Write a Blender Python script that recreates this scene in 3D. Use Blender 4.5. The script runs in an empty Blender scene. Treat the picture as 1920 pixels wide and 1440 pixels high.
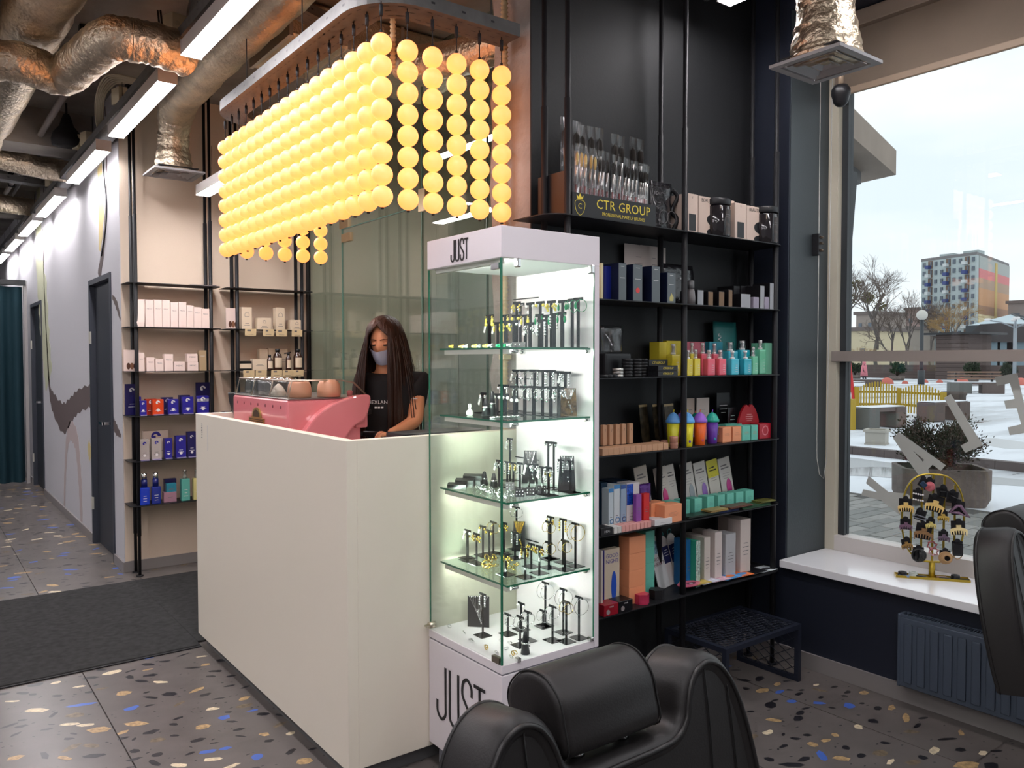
import bpy, bmesh, math, random
from math import sin, cos, pi, radians, sqrt, atan2
from mathutils import Vector, Matrix
random.seed(7)
S = bpy.context.scene
COL = S.collection
# ---------------------------------------------------------------- camera
YAW, PITCH, ROLL, FPX, H = radians(37.118), radians(-1.7607), radians(-.0626), 1499.3, 1.5
F = Vector((sin(YAW)*cos(PITCH), cos(YAW)*cos(PITCH), sin(PITCH)))
rt = Vector((cos(YAW), -sin(YAW), 0)); up = rt.cross(F)
RV = cos(ROLL)*rt + sin(ROLL)*up; UV = -sin(ROLL)*rt + cos(ROLL)*up
EYE = Vector((0, 0, H))
cam = bpy.data.cameras.new('camera'); camo = bpy.data.objects.new('camera', cam); COL.objects.link(camo)
m = Matrix((RV, UV, -F)).transposed().to_4x4(); m.translation = EYE
camo.matrix_world = m
cam.sensor_width = 36; cam.lens = 36*FPX/1920; cam.clip_start = .02; cam.clip_end = 900
S.camera = camo
# ---------------------------------------------------------------- colour management, sky
S.view_settings.view_transform = 'Standard'; S.view_settings.look = 'None'
S.view_settings.gamma = 1; S.view_settings.use_curve_mapping = False
S.view_settings.exposure = 0.35
W = bpy.data.worlds.new('sky'); S.world = W; W.use_nodes = True
nt = W.node_tree; nt.nodes.clear()
wo = nt.nodes.new('ShaderNodeOutputWorld'); bg = nt.nodes.new('ShaderNodeBackground')
tc = nt.nodes.new('ShaderNodeTexCoord'); mp = nt.nodes.new('ShaderNodeMapping'); mp.inputs['Scale'].default_value = (1.2, 1.2, 4)
nz = nt.nodes.new('ShaderNodeTexNoise'); nz.inputs['Scale'].default_value = 2.2; nz.inputs['Detail'].default_value = 5
cr = nt.nodes.new('ShaderNodeValToRGB')
cr.color_ramp.elements[0].position = .38; cr.color_ramp.elements[0].color = (.78, .87, .95, 1)
cr.color_ramp.elements[1].position = .6; cr.color_ramp.elements[1].color = (.93, .965, .99, 1)
L = nt.links.new
L(tc.outputs['Generated'], mp.inputs[0]); L(mp.outputs[0], nz.inputs[0]); L(nz.outputs[0], cr.inputs[0]); L(cr.outputs[0], bg.inputs[0]); L(bg.outputs[0], wo.inputs[0])
bg.inputs[1].default_value = .98
LAMP_E, GLOBE_E, LED_E = 38.0, .8, 110.0

def at(x, y, X=None, Y=None, Z=None):
    """where the sight line through a point of the photograph meets a plane of the room"""
    d = F + RV*((x-960)/FPX) - UV*((y-720)/FPX)
    t = (X/d.x) if X is not None else (Y/d.y) if Y is not None else ((Z-H)/d.z)
    return EYE + d*t
# ---------------------------------------------------------------- materials
MATS = {}
def sock(b, n, v):
    if n in b.inputs: b.inputs[n].default_value = v
def pm(name, col, rough=.5, metal=0., bump=0., bscale=40., vary=0., vscale=8., emit=None, es=0., coat=0., trans=0., ior=1.45, spec=None, bdetail=3, sheen=0, stretch=None):
    if name in MATS: return MATS[name]
    m = bpy.data.materials.new(name); m.use_nodes = True; n = m.node_tree; b = n.nodes['Principled BSDF']
    c = (col[0], col[1], col[2], 1); sock(b, 'Base Color', c); sock(b, 'Roughness', rough); sock(b, 'Metallic', metal)
    sock(b, 'Coat Weight', coat); sock(b, 'Transmission Weight', trans); sock(b, 'IOR', ior)
    if spec is not None: sock(b, 'Specular IOR Level', spec)
    if sheen: sock(b, 'Sheen Weight', sheen)
    if emit: sock(b, 'Emission Color', (*emit, 1)); sock(b, 'Emission Strength', es)
    if bump or vary:
        t = n.nodes.new('ShaderNodeTexCoord'); src = t.outputs['Object']
        if stretch:
            mp = n.nodes.new('ShaderNodeMapping'); mp.inputs['Scale'].default_value = stretch; n.links.new(src, mp.inputs[0]); src = mp.outputs[0]
        if bump:
            z = n.nodes.new('ShaderNodeTexNoise'); z.inputs['Scale'].default_value = bscale; z.inputs['Detail'].default_value = bdetail
            n.links.new(src, z.inputs['Vector'])
            bb = n.nodes.new('ShaderNodeBump'); bb.inputs['Strength'].default_value = min(1, bump); bb.inputs['Distance'].default_value = .02*max(1, bump)
            n.links.new(z.outputs['Fac'], bb.inputs['Height']); n.links.new(bb.outputs[0], b.inputs['Normal'])
        if vary:
            z = n.nodes.new('ShaderNodeTexNoise'); z.inputs['Scale'].default_value = vscale; z.inputs['Detail'].default_value = 4
            n.links.new(src, z.inputs['Vector'])
            r = n.nodes.new('ShaderNodeValToRGB'); r.color_ramp.elements[0].position = .3; r.color_ramp.elements[1].position = .7
            r.color_ramp.elements[0].color = (*[max(0, k*(1-vary)) for k in col], 1); r.color_ramp.elements[1].color = (*[min(1, k*(1+vary)) for k in col], 1)
            n.links.new(z.outputs['Fac'], r.inputs[0]); n.links.new(r.outputs[0], b.inputs['Base Color'])
    MATS[name] = m; return m
def sr(r, g, b):
    f = lambda v: ((v/255+.055)/1.055)**2.4 if v > 10 else v/255/12.92
    return (f(r), f(g), f(b))
def glass_mat(name, tint, rough=0., ior=1.45, boost=0.):
    """thin pane: clear transmission plus Schlick reflection, the same from either side"""
    if name in MATS: return MATS[name]
    m = bpy.data.materials.new(name); m.use_nodes = True; n = m.node_tree; n.nodes.clear()
    o = n.nodes.new('ShaderNodeOutputMaterial'); mx = n.nodes.new('ShaderNodeMixShader')
    tr = n.nodes.new('ShaderNodeBsdfTransparent'); gl = n.nodes.new('ShaderNodeBsdfGlossy'); ge = n.nodes.new('ShaderNodeNewGeometry')
    tr.inputs[0].default_value = (*tint, 1); gl.inputs['Roughness'].default_value = rough
    f0 = ((ior-1)/(ior+1))**2
    d = n.nodes.new('ShaderNodeVectorMath'); d.operation = 'DOT_PRODUCT'; n.links.new(ge.outputs['Normal'], d.inputs[0]); n.links.new(ge.outputs['Incoming'], d.inputs[1])
    prev = d.outputs['Value']
    for op, v in (('ABSOLUTE', None), ('SUBTRACT', 1), ('POWER', 5.), ('MULTIPLY', 1-f0), ('ADD', f0+boost)):
        q = n.nodes.new('ShaderNodeMath'); q.operation = op
        if op == 'SUBTRACT': q.inputs[0].default_value = 1; n.links.new(prev, q.inputs[1])
        else:
            n.links.new(prev, q.inputs[0])
            if v is not None: q.inputs[1].default_value = v
        q.use_clamp = op in ('SUBTRACT', 'ADD'); prev = q.outputs[0]
    n.links.new(prev, mx.inputs[0]); n.links.new(tr.outputs[0], mx.inputs[1]); n.links.new(gl.outputs[0], mx.inputs[2]); n.links.new(mx.outputs[0], o.inputs[0])
    MATS[name] = m; return m
BLACK = pm('black_satin', (.012, .012, .014), .4)
MATTE = pm('black_matte', (.015, .015, .017), .7)
STEEL = pm('dark_steel', (.012, .012, .014), .5, .0, spec=.4)
CHROME = pm('chrome', (.8, .8, .8), .15, 1.)
WHITE = pm('white_laminate', (.82, .82, .84), .35)
PAPER = pm('white_card', (.78, .75, .74), .6)
GALV = pm('galvanised_steel', (.12, .118, .115), .55, .3, vary=.15, vscale=20)
GOLD = pm('gold', (.8, .55, .12), .25, 1.)
SILVER = pm('silver', (.85, .85, .86), .2, 1.)
INK = pm('black_ink', (.01, .01, .012), .5)
GREYINK = pm('grey_ink', (.18, .17, .17), .6)
WHITEINK = pm('white_ink', (.7, .7, .7), .6)
CLEAR = glass_mat('clear_glass', (.97, .985, .975))
CASEGL = glass_mat('case_glass', (.965, .988, .976), 0, 1.5)
EDGE = pm('green_glass_edge', (.02, .16, .09), .15)
FOIL = pm('foil', (.76, .64, .48), .34, 1., bump=.7, bscale=38, bdetail=6, vary=.25, vscale=6)
CREAM = pm('cream_plastic', (.6, .52, .36), .5)
# ---------------------------------------------------------------- mesh builder
class MB:
    def __init__(s): s.v = []; s.f = []; s.mi = []; s.sm = []; s.k = 0; s.smooth = False
    def add(s, vs, fs, smooth=None):
        o = len(s.v); s.v += [tuple(v) for v in vs]; q = s.smooth if smooth is None else smooth
        for f in fs: s.f.append(tuple(i+o for i in f)); s.mi.append(s.k); s.sm.append(q)
        return s
    def mat(s, k): s.k = k; return s
    def box(s, x0, x1, y0, y1, z0, z1, M=None):
        vs = [Vector((x, y, z)) for z in (z0, z1) for y in (y0, y1) for x in (x0, x1)]
        if M is not None: vs = [M @ v for v in vs]
        return s.add(vs, [(0, 2, 3, 1), (4, 5, 7, 6), (0, 1, 5, 4), (2, 6, 7, 3), (0, 4, 6, 2), (1, 3, 7, 5)], False)
    def bbox(s, x0, x1, y0, y1, z0, z1, b=.005, seg=2, M=None):
        bm = bmesh.new(); bmesh.ops.create_cube(bm, size=1)
        for v in bm.verts: v.co = Vector(((x0+x1)/2+v.co.x*(x1-x0), (y0+y1)/2+v.co.y*(y1-y0), (z0+z1)/2+v.co.z*(z1-z0)))
        bmesh.ops.bevel(bm, geom=bm.edges[:], offset=b, segments=seg, profile=.7, affect='EDGES')
        return s.bm(bm, M)
    def bm(s, bm, M=None, smooth=None):
        if M is not None: bm.transform(M)
        bm.verts.index_update(); s.add([v.co.copy() for v in bm.verts], [[v.index for v in f.verts] for f in bm.faces], smooth); bm.free(); return s
    def prism(s, pts, a0, a1, ax='y', M=None):
        """closed outline pts (2-D) swept along an axis from a0 to a1"""
        n = len(pts)
        g = {'y': lambda p, a: (p[0], a, p[1]), 'x': lambda p, a: (a, p[0], p[1]), 'z': lambda p, a: (p[0], p[1], a)}[ax]
        vs = [Vector(g(p, a0)) for p in pts]+[Vector(g(p, a1)) for p in pts]
        if M is not None: vs = [M @ v for v in vs]
        return s.add(vs, [tuple(range(n)), tuple(range(2*n-1, n-1, -1))]+[(i, i+n, (i+1) % n+n, (i+1) % n) for i in range(n)], False)
    def lathe(s, prof, n=16, c=(0, 0, 0), M=None, smooth=True, cap=True):
        vs = []; fs = []
        for r, z in prof:
            for i in range(n): vs.append(Vector((c[0]+r*cos(2*pi*i/n), c[1]+r*sin(2*pi*i/n), c[2]+z)))
        for k in range(len(prof)-1):
            for i in range(n): fs.append((k*n+i, k*n+(i+1) % n, (k+1)*n+(i+1) % n, (k+1)*n+i))
        if M is not None: vs = [M @ v for v in vs]
        s.add(vs, fs, smooth)
        if cap:
            o = len(s.v)-len(vs)
            for base in ((0, True), ((len(prof)-1)*n, False)):
                r = [o+base[0]+i for i in range(n)]; s.f.append(tuple(reversed(r)) if base[1] else tuple(r)); s.mi.append(s.k); s.sm.append(False)
        return s
    def cyl(s, p, q, r, n=10, r2=None, smooth=True):
        p = Vector(p); q = Vector(q); d = q-p; l = d.length
        M = Matrix.Translation(p) @ d.to_track_quat('Z', 'Y').to_matrix().to_4x4()
        return s.lathe([(r, 0), (r if r2 is None else r2, l)], n, M=M, smooth=smooth)
    def tube(s, pts, r, n=8, closed=False):
        pts = [Vector(p) for p in pts]; m = len(pts); rr = r if isinstance(r, (list, tuple)) else [r]*m
        vs = []; fs = []; ref = None
        for i, p in enumerate(pts):
            a = pts[(i-1) % m] if (i or closed) else p; b = pts[(i+1) % m] if (i < m-1 or closed) else p
            t = (b-a).normalized()
            if ref is None: ref = t.orthogonal().normalized()
            ref = (ref-t*ref.dot(t)); ref = ref.normalized() if ref.length > 1e-6 else t.orthogonal().normalized(); w = t.cross(ref)
            for k in range(n): vs.append(p+(ref*cos(2*pi*k/n)+w*sin(2*pi*k/n))*rr[i])
        for i in range(m if closed else m-1):
            j = (i+1) % m
            for k in range(n): fs.append((i*n+k, i*n+(k+1) % n, j*n+(k+1) % n, j*n+k))
        if not closed: fs += [tuple(reversed(range(n))), tuple(range((m-1)*n, m*n))]
        return s.add(vs, fs, True)
    def sphere(s, c, r, n=16, m=10, sc=(1, 1, 1), M=None):
        vs = [Vector((0, 0, r))]+[Vector((r*sin(pi*i/m)*cos(2*pi*j/n), r*sin(pi*i/m)*sin(2*pi*j/n), r*cos(pi*i/m))) for i in range(1, m) for j in range(n)]+[Vector((0, 0, -r))]
        vs = [Vector((v.x*sc[0], v.y*sc[1], v.z*sc[2])) for v in vs]
        if M is not None: vs = [M @ v for v in vs]
        vs = [v+Vector(c) for v in vs]; fs = [(0, 1+j, 1+(j+1) % n) for j in range(n)]
        for i in range(m-2):
            for j in range(n): fs.append((1+i*n+j, 1+(i+1)*n+j, 1+(i+1)*n+(j+1) % n, 1+i*n+(j+1) % n))
        e = len(vs)-1; fs += [(e, 1+(m-2)*n+(j+1) % n, 1+(m-2)*n+j) for j in range(n)]
        return s.add(vs, fs, True)
    def torus(s, c, R, r, n=20, k=6, M=None):
        vs = [Vector(((R+r*cos(2*pi*j/k))*cos(2*pi*i/n), (R+r*cos(2*pi*j/k))*sin(2*pi*i/n), r*sin(2*pi*j/k))) for i in range(n) for j in range(k)]
        if M is not None: vs = [M @ v for v in vs]
        vs = [v+Vector(c) for v in vs]
        return s.add(vs, [(i*k+j, ((i+1) % n)*k+j, ((i+1) % n)*k+(j+1) % k, i*k+(j+1) % k) for i in range(n) for j in range(k)], True)
    def mesh(s, name, mats):
        me = bpy.data.meshes.new(name); me.from_pydata(s.v, [], s.f)
        for x in (mats if isinstance(mats, (list, tuple)) else [mats]): me.materials.append(x)
        me.polygons.foreach_set('material_index', s.mi); me.polygons.foreach_set('use_smooth', s.sm); me.update()
        return me
    def build(s, name, mats, parent=None, **k): return ob(name, s.mesh(name, mats), parent, **k)
def ob(name, me, parent=None, loc=None, label=None, cat=None, group=None, kind=None, rz=None, M=None):
    o = bpy.data.objects.new(name, me); COL.objects.link(o)
    if parent: o.parent = parent
    if loc is not None: o.location = loc
    if rz is not None: o.rotation_euler = (0, 0, rz)
    if M is not None: o.matrix_local = M
    for a, b in (('label', label), ('category', cat), ('group', group), ('kind', kind)):
        if b: o[a] = b
    return o
def thing(name, label, cat, loc=(0, 0, 0), rz=0, group=None): return ob(name, None, None, loc, label, cat, group, rz=rz)
def struct(name, mb, mats, parent=None): return mb.build(name, mats, parent, kind=None if parent else 'structure')
def dup(o, parent=None):
    c = o.copy(); COL.objects.link(c); c.parent = parent
    for ch in list(o.children): dup(ch, c)
    return c
TXT = {}
def text_mb(mb, s, size, M, depth=.0006, sx=1., space=1.):
    """flat print: the letters of s as thin raised solids; M places local x (reading) / y (up) / z (out)"""
    k = (s, space)
    if k not in TXT:
        cu = bpy.data.curves.new('t', 'FONT'); cu.body = s; cu.align_x = 'CENTER'; cu.align_y = 'CENTER'; cu.resolution_u = 2; cu.space_character = space
        o = bpy.data.objects.new('t', cu); COL.objects.link(o)
        me = bpy.data.meshes.new_from_object(o); TXT[k] = ([v.co.copy() for v in me.vertices], [tuple(p.vertices) for p in me.polygons])
        bpy.data.objects.remove(o); bpy.data.curves.remove(cu); bpy.data.meshes.remove(me)
    vs, fs = TXT[k]
    mb.add([M @ Vector((v.x*size*sx, v.y*size, depth)) for v in vs], fs, False); return mb
def FR(p, yaw=0.):
    """frame on a surface facing -Y (turned by yaw about Z): local x right, y up, z out"""
    return Matrix.Translation(Vector(p)) @ Matrix.Rotation(yaw, 4, 'Z') @ Matrix.Rotation(pi/2, 4, 'X')
LEFTFACE = -pi/2      # yaw for a surface facing -X
def cr_spline(pts, n=6, closed=True):
    out = []; m = len(pts)
    for i in range(m if closed else m-1):
        P = [Vector(pts[(i+k) % m] if closed else pts[min(max(i+k, 0), m-1)]) for k in (-1, 0, 1, 2)]
        for j in range(n):
            t = j/n; out.append(.5*((2*P[1])+(P[2]-P[0])*t+(2*P[0]-5*P[1]+4*P[2]-P[3])*t*t+(3*P[1]-P[0]-3*P[2]+P[3])*t**3))
    if not closed: out.append(Vector(pts[-1]))
    return out
# ================================================================= THE ROOM
CEIL = 3.4
fl = MB().box(-3.6, 3.5, -4.6, 15.2, -.16, -.0085)
floor = struct('floor', fl, pm('grout', sr(96, 92, 88), .8))
TILE = pm('porcelain_tile', sr(102, 96, 93), .3, vary=.12, vscale=6, spec=.4)
T = .6115; g = .0016
tile_me = MB().bbox(g, T-g, g, T-g, -.009, 0, .0012, 1).mesh('floor_tile', TILE)
for i in range(-7, 6):
    for j in range(-3, 24):
        x0 = .644+T*i-T; y0 = 1.293+.605*j-.605
        if x0 < -3.4 or x0 > 3.46 or y0 < -.9: continue
        if x0 > 1.3 and y0 > 6.1: continue
        if x0 < -2 and y0 < 4: continue
        me = tile_me
        if x0 < 3.46 < x0+T:
            me = MB().box(g, 3.46-x0, g, T-g, -.009, 0).mesh('floor_tile', TILE)
        ob('floor_tile', me, floor, (x0, y0, 0))
# terrazzo chips printed in the tiles, thin inlays of four colours
CH = [pm('chip_black', sr(34, 33, 38), .3), pm('chip_blue', sr(70, 104, 186), .3), pm('chip_tan', sr(176, 146, 104), .35, vary=.35, vscale=60), pm('chip_cream', sr(214, 198, 168), .35, vary=.25, vscale=70), pm('chip_brown', sr(112, 98, 78), .35, vary=.4, vscale=50)]
rc = random.Random(11)
chips = MB(); GR = {}
def near(x, y, r):
    a, b = int(x/.2), int(y/.2)
    return any((x-q[0])**2+(y-q[1])**2 < (r+q[2]+.006)**2 for i in (-1, 0, 1) for j in (-1, 0, 1) for q in GR.get((a+i, b+j), ()))
def chip(x, y, L_, W_, a, k):
    n = rc.choice([5, 6, 7, 8]); pts = []
    for q in range(n):
        t = 2*pi*(q+rc.uniform(-.25, .25))/n; r = rc.uniform(.78, 1.12)
        u, v = cos(t)*L_/2*r, sin(t)*W_/2*r
        pts.append((x+u*cos(a)-v*sin(a), y+u*sin(a)+v*cos(a), .0004))
    if max(p[0] for p in pts) > 3.44: return
    chips.mat(k).add(pts, [tuple(range(n))], False); GR.setdefault((int(x/.2), int(y/.2)), []).append((x, y, (L_+W_)/4))
big = [(150, 1322, 1, .13, .03), (248, 1328, 1, .075, .05), (275, 1234, 1, .07, .035), (420, 1345, 1, .05, .05), (423, 1403, 1, .06, .03), (482, 1419, 1, .05, .05),
       (68, 1332, 3, .11, .05), (233, 1300, 2, .07, .06), (300, 1279, 3, .08, .03), (371, 1293, 2, .09, .035), (457, 1310, 2, .06, .045), (380, 1363, 2, .06, .045), (386, 1246, 2, .05, .035), (495, 1377, 2, .05, .04), (572, 1427, 2, .065, .055), (28, 1421, 2, .06, .05), (130, 1358, 3, .08, .03), (135, 1402, 4, .09, .045), (378, 1231, 3, .07, .02), (335, 1435, 3, .07, .03), (295, 1388, 4, .06, .04), (545, 1375, 3, .04, .03), (105, 1280, 3, .05, .03), (22, 1315, 3, .08, .02), (265, 1277, 0, .07, .03),
       (283, 1308, 0, .09, .022), (245, 1258, 0, .07, .02), (344, 1228, 0, .07, .02), (395, 1268, 0, .05, .025), (385, 1303, 0, .06, .035), (370, 1388, 0, .07, .04), (325, 1358, 0, .05, .025), (296, 1415, 0, .045, .04), (253, 1408, 0, .05, .035), (448, 1368, 0, .045, .03), (504, 1389, 0, .045, .03), (42, 1300, 0, .07, .03), (168, 1298, 0, .045, .03), (40, 1362, 0, .05, .03),
       (1462, 1297, 1, .06, .03), (1484, 1315, 1, .05, .035), (1536, 1318, 1, .07, .035), (1592, 1323, 1, .06, .05), (1444, 1322, 0, .08, .05), (1450, 1350, 2, .07, .035), (1530, 1263, 2, .07, .03), (1530, 1284, 3, .04, .02), (1576, 1282, 3, .07, .02), (1620, 1299, 2, .05, .035), (1672, 1327, 2, .07, .03), (1610, 1363, 3, .05, .035), (1566, 1378, 2, .035, .035), (1524, 1396, 2, .04, .04), (1576, 1422, 2, .07, .04), (1710, 1372, 4, .08, .03), (1752, 1407, 3, .08, .035), (1802, 1374, 2, .06, .025), (1843, 1412, 3, .06, .025), (1670, 1428, 3, .07, .025), (1398, 1291, 0, .04, .035), (1474, 1277, 0, .05, .02), (1500, 1337, 0, .06, .03), (1492, 1385, 0, .05, .025), (1513, 1378, 0, .04, .025), (1470, 1399, 0, .06, .025), (1442, 1424, 0, .04, .04), (1486, 1434, 0, .1, .035), (1615, 1417, 0, .05, .03), (1586, 1402, 0, .04, .035), (1660, 1393, 0, .05, .025), (1775, 1386, 0, .1, .02), (1636, 1352, 0, .05, .045), (1583, 1305, 0, .04, .02), (1730, 1420, 0, .04, .04)]
for px, py, k, l_, w_ in big:
    p = at(px, py, Z=0); chip(p.x, p.y, l_, w_, rc.uniform(-.9, .5), k)
for _ in range(24000):
    x, y = rc.uniform(-2.4, 3.44), rc.uniform(-.3, 14.5)
    if (x > 1.22 and y > 6.1) or (1.25 < x < 2.5 and 2.6 < y < 6): continue
    if x*.8-y*.6 > 3.2 or -x*.9 > y*.3+.2: continue
    t = rc.random()
    if t < .45: k, l_ = 0, rc.uniform(.008, .02)
    elif t < .78: k, l_ = 0, rc.uniform(.03, .085)
    elif t < .855: k, l_ = 1, rc.uniform(.05, .13)
    elif t < .92: k, l_ = 2, rc.uniform(.05, .12)
    elif t < .96: k, l_ = 3, rc.uniform(.05, .11)
    else: k, l_ = 4, rc.uniform(.05, .1)
    if near(x, y, l_*.36): continue
    chip(x, y, l_, l_*rc.uniform(.3, .6), rc.gauss(-.25, .5), k)
chips.build('terrazzo_chips', CH, floor, kind='stuff')
# ceiling
CONC = pm('raw_concrete', (.27, .25, .225), .85, bump=.4, bscale=9, vary=.35, vscale=2.5)
struct('ceiling', MB().box(-3.6, 3.95, -4.6, 15.2, CEIL, CEIL+.2), CONC)
for i, y in enumerate((7.0, 10.5)):
    struct('trim_%d' % (i+1), MB().box(-3.6, 1.19, y, y+.35, CEIL-.28, CEIL), CONC)
WALLM = pm('corridor_plaster', sr(192, 191, 195), .7, bump=.06, bscale=120)
BEIGE = pm('beige_plaster', sr(220, 202, 182), .7, bump=.06, bscale=120)
DARK = pm('charcoal_paint', (.008, .009, .0105), .6, bump=.05, bscale=90)
NAVY = pm('navy_paint', (.014, .018, .031), .5, bump=.05, bscale=90)
SLATE = pm('slate_paint', (.045, .056, .062), .5, bump=.05, bscale=90)
BASE = pm('grey_skirting', (.24, .22, .215), .45)
# corridor wall (left side of the beige wall), x = 1.20, with two door openings
wl = MB()
for y0, y1, z0, z1 in ((6.12, 6.42, 0, CEIL), (7.29, 10.17, 0, CEIL), (11.13, 15.2, 0, CEIL), (6.42, 7.29, 2.14, CEIL), (10.17, 11.13, 2.16, CEIL)):
    wl.box(1.2, 1.36, y0, y1, z0, z1)
wall_left = struct('wall_left', wl, WALLM)
struct('wall_back', MB().box(1.36, 4.4, 6.13, 6.28, 0, CEIL).box(1.205, 1.36, 6.119, 6.13, 0, CEIL), BEIGE)
struct('wall_far', MB().box(-3.6, 1.2, 15.2, 15.35, 0, CEIL), WALLM)
struct('wall_side', MB().box(-3.75, -3.6, -4.6, 15.2, 0, CEIL), WALLM)
struct('wall_rear', MB().box(-3.6, 3.6, -4.75, -4.6, 0, CEIL), WALLM)
bl = MB()
for y0, y1 in ((6.1, 6.42), (7.29, 10.17), (11.13, 15.2)): bl.box(1.188, 1.2, y0, y1, .001, .075)
struct('baseboard_left', bl, BASE)
struct('baseboard_back', MB().box(1.2, 2.56, 6.107, 6.119, .001, .075), BASE)
# brush strokes painted on the corridor wall
STROKE = dict(brown=pm('paint_brown', sr(96, 84, 82), .7), taupe=pm('paint_taupe', sr(178, 164, 162), .7), olive=pm('paint_sage', sr(186, 188, 160), .7), ochre=pm('paint_ochre', sr(200, 182, 130), .7))
def stroke(px, w, k):
    c = cr_spline([at(x, y, X=1.2)[1:3] for x, y in px], 8, False); n = len(c); ws = w if isinstance(w, list) else [w]*len(px)
    lo = []; hi = []
    for i, p in enumerate(c):
        a = c[max(i-1, 0)]; b = c[min(i+1, n-1)]; d = (b-a).normalized(); q = Vector((-d.y, d.x))
        f = i/(n-1)*(len(ws)-1); u = int(min(f, len(ws)-2)); ww = (ws[u]*(1-f+u)+ws[u+1]*(f-u))/2*(1+.12*sin(i*1.7))
        lo.append(p-q*ww); hi.append(p+q*ww)
    mb = MB()
    vs = [(1.1985, p.x, p.y) for p in lo+hi]+[(1.2, p.x, p.y) for p in lo+hi]
    fs = [(i, i+1, n+i+1, n+i) for i in range(n-1)]
    fs += [(i, 2*n+i, 2*n+i+1, i+1) for i in range(n-1)]+[(n+i, n+i+1, 3*n+i+1, 3*n+i) for i in range(n-1)]
    mb.add(vs, fs, False).build('painted_stroke', STROKE[k], wall_left)
stroke([(80, 430), (84, 560), (88, 640), (93, 725), (100, 755), (118, 784), (133, 768), (148, 752), (170, 742)], [.04, .05, .06, .1, .22, .3, .22, .2, .18], 'brown')
stroke([(197, 200), (200, 290), (199, 380), (195, 450), (186, 520)], [.02, .03, .04, .08, .12], 'brown')
stroke([(211, 556), (219, 572), (226, 600)], [.03, .06, .02], 'brown')
stroke([(213, 794), (219, 806), (227, 818)], [.09, .08, .02], 'brown')
stroke([(121, 952), (122, 900), (126, 830), (133, 808), (143, 825), (148, 870), (151, 920), (153, 978)], [.08, .09, .12, .18, .2, .16, .14, .1], 'taupe')
stroke([(72, 330), (73, 480), (80, 560), (86, 650), (92, 715)], [.3, .45, .7, .6, .5], 'olive')
stroke([(187, 310), (190, 400), (187, 470)], [.15, .2, .06], 'ochre')
stroke([(166, 830), (168, 845), (170, 860)], [.08, .14, .1], 'ochre')
# doors
DOORM = pm('anthracite_door', (.03, .035, .045), .5)
for n_, y0, y1, zt in ((1, 6.42, 7.29, 2.14), (2, 10.17, 11.13, 2.16)):
    d = struct('door_%d' % n_, MB().box(1.235, 1.275, y0+.04, y1-.04, .005, zt-.04), DOORM)
    MB().box(1.19, 1.30, y0, y0+.04, 0, zt).box(1.19, 1.30, y1-.04, y1, 0, zt).box(1.19, 1.30, y0+.04, y1-.04, zt-.04, zt).build('door_frame', pm('anthracite_frame', (.045, .05, .065), .45), d)
    h = MB(); zc = 1.03
    h.box(1.226, 1.235, y0+.06, y0+.11, zc-.04, zc+.04); h.cyl((1.226, y0+.085, zc), (1.18, y0+.085, zc), .008); h.box(1.135, 1.15, y0+.075, y0+.2, zc-.011, zc+.011).box(1.14, 1.2, y0+.075, y0+.095, zc-.011, zc+.011)
    h.build('door_handle', CHROME, d)
    for z in (.33, 1.68):
        MB().box(1.185, 1.2, y1-.045, y1-.012, z-.05, z+.05).build('hinge', pm('nickel_hinge', (.5, .48, .42), .4), d)
# ---- dark wall behind the tall shelves, concrete pillar, navy window wall
struct('wall_centre', MB().box(2.028, 3.85, 2.55, 2.556, 0, CEIL).box(2.402, 3.85, 2.556, 2.70, 0, CEIL), DARK)
pc = MB(); rz = random.Random(3)
px0, px1, py0, py1 = 2.03, 2.4, 2.5565, 2.83
N = 26
vs = []; fs = []
for k in range(N+1):
    z = CEIL*k/N; j = lambda a: rz.uniform(-a, a)
    vs += [(px0+abs(j(.003)), py0, z), (px1, py0, z), (px1, py1, z), (px0+abs(j(.012)), py1+j(.02), z)]
for k in range(N): fs += [(4*k+i, 4*k+(i+1) % 4, 4*k+4+(i+1) % 4, 4*k+4+i) for i in range(4)]
struct('pillar_concrete', pc.add(vs, fs, False), pm('pillar_concrete', (.3, .285, .27), .85, bump=.6, bscale=26, vary=.25, vscale=5))
wr = MB()
wr.box(3.46, 3.62, 2.325, 2.55, 0, CEIL)                      # strip between shelves and window
wr.box(3.46, 3.62, -4.6, 2.325, 0, .47)                       # below the sill
wr.box(3.46, 3.95, -4.6, 2.325, 3.2, CEIL)                    # above the window
wr.box(3.46, 3.95, -4.6, -2.4, .47, 3.2)
struct('wall_right', wr, NAVY)
struct('wall_reveal', MB().box(3.47, 3.96, 2.322, 2.545, 0, CEIL), SLATE)
struct('wall_outer', MB().box(3.62, 3.9, -4.6, 2.32, -.2, .478), SLATE)
struct('baseboard_right', MB().box(3.448, 3.46, -4.5, 2.545, .001, .078), BASE)
struct('baseboard_centre', MB().box(2.03, 3.447, 2.538, 2.55, .001, .078), BASE)
# window sill
SILLM = pm('sill_white', (.88, .88, .9), .16, coat=.3)
struct('window_sill', MB().bbox(3.4, 3.83, -2.4, 2.318, .479, .515, .002, 1), SILLM)
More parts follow.
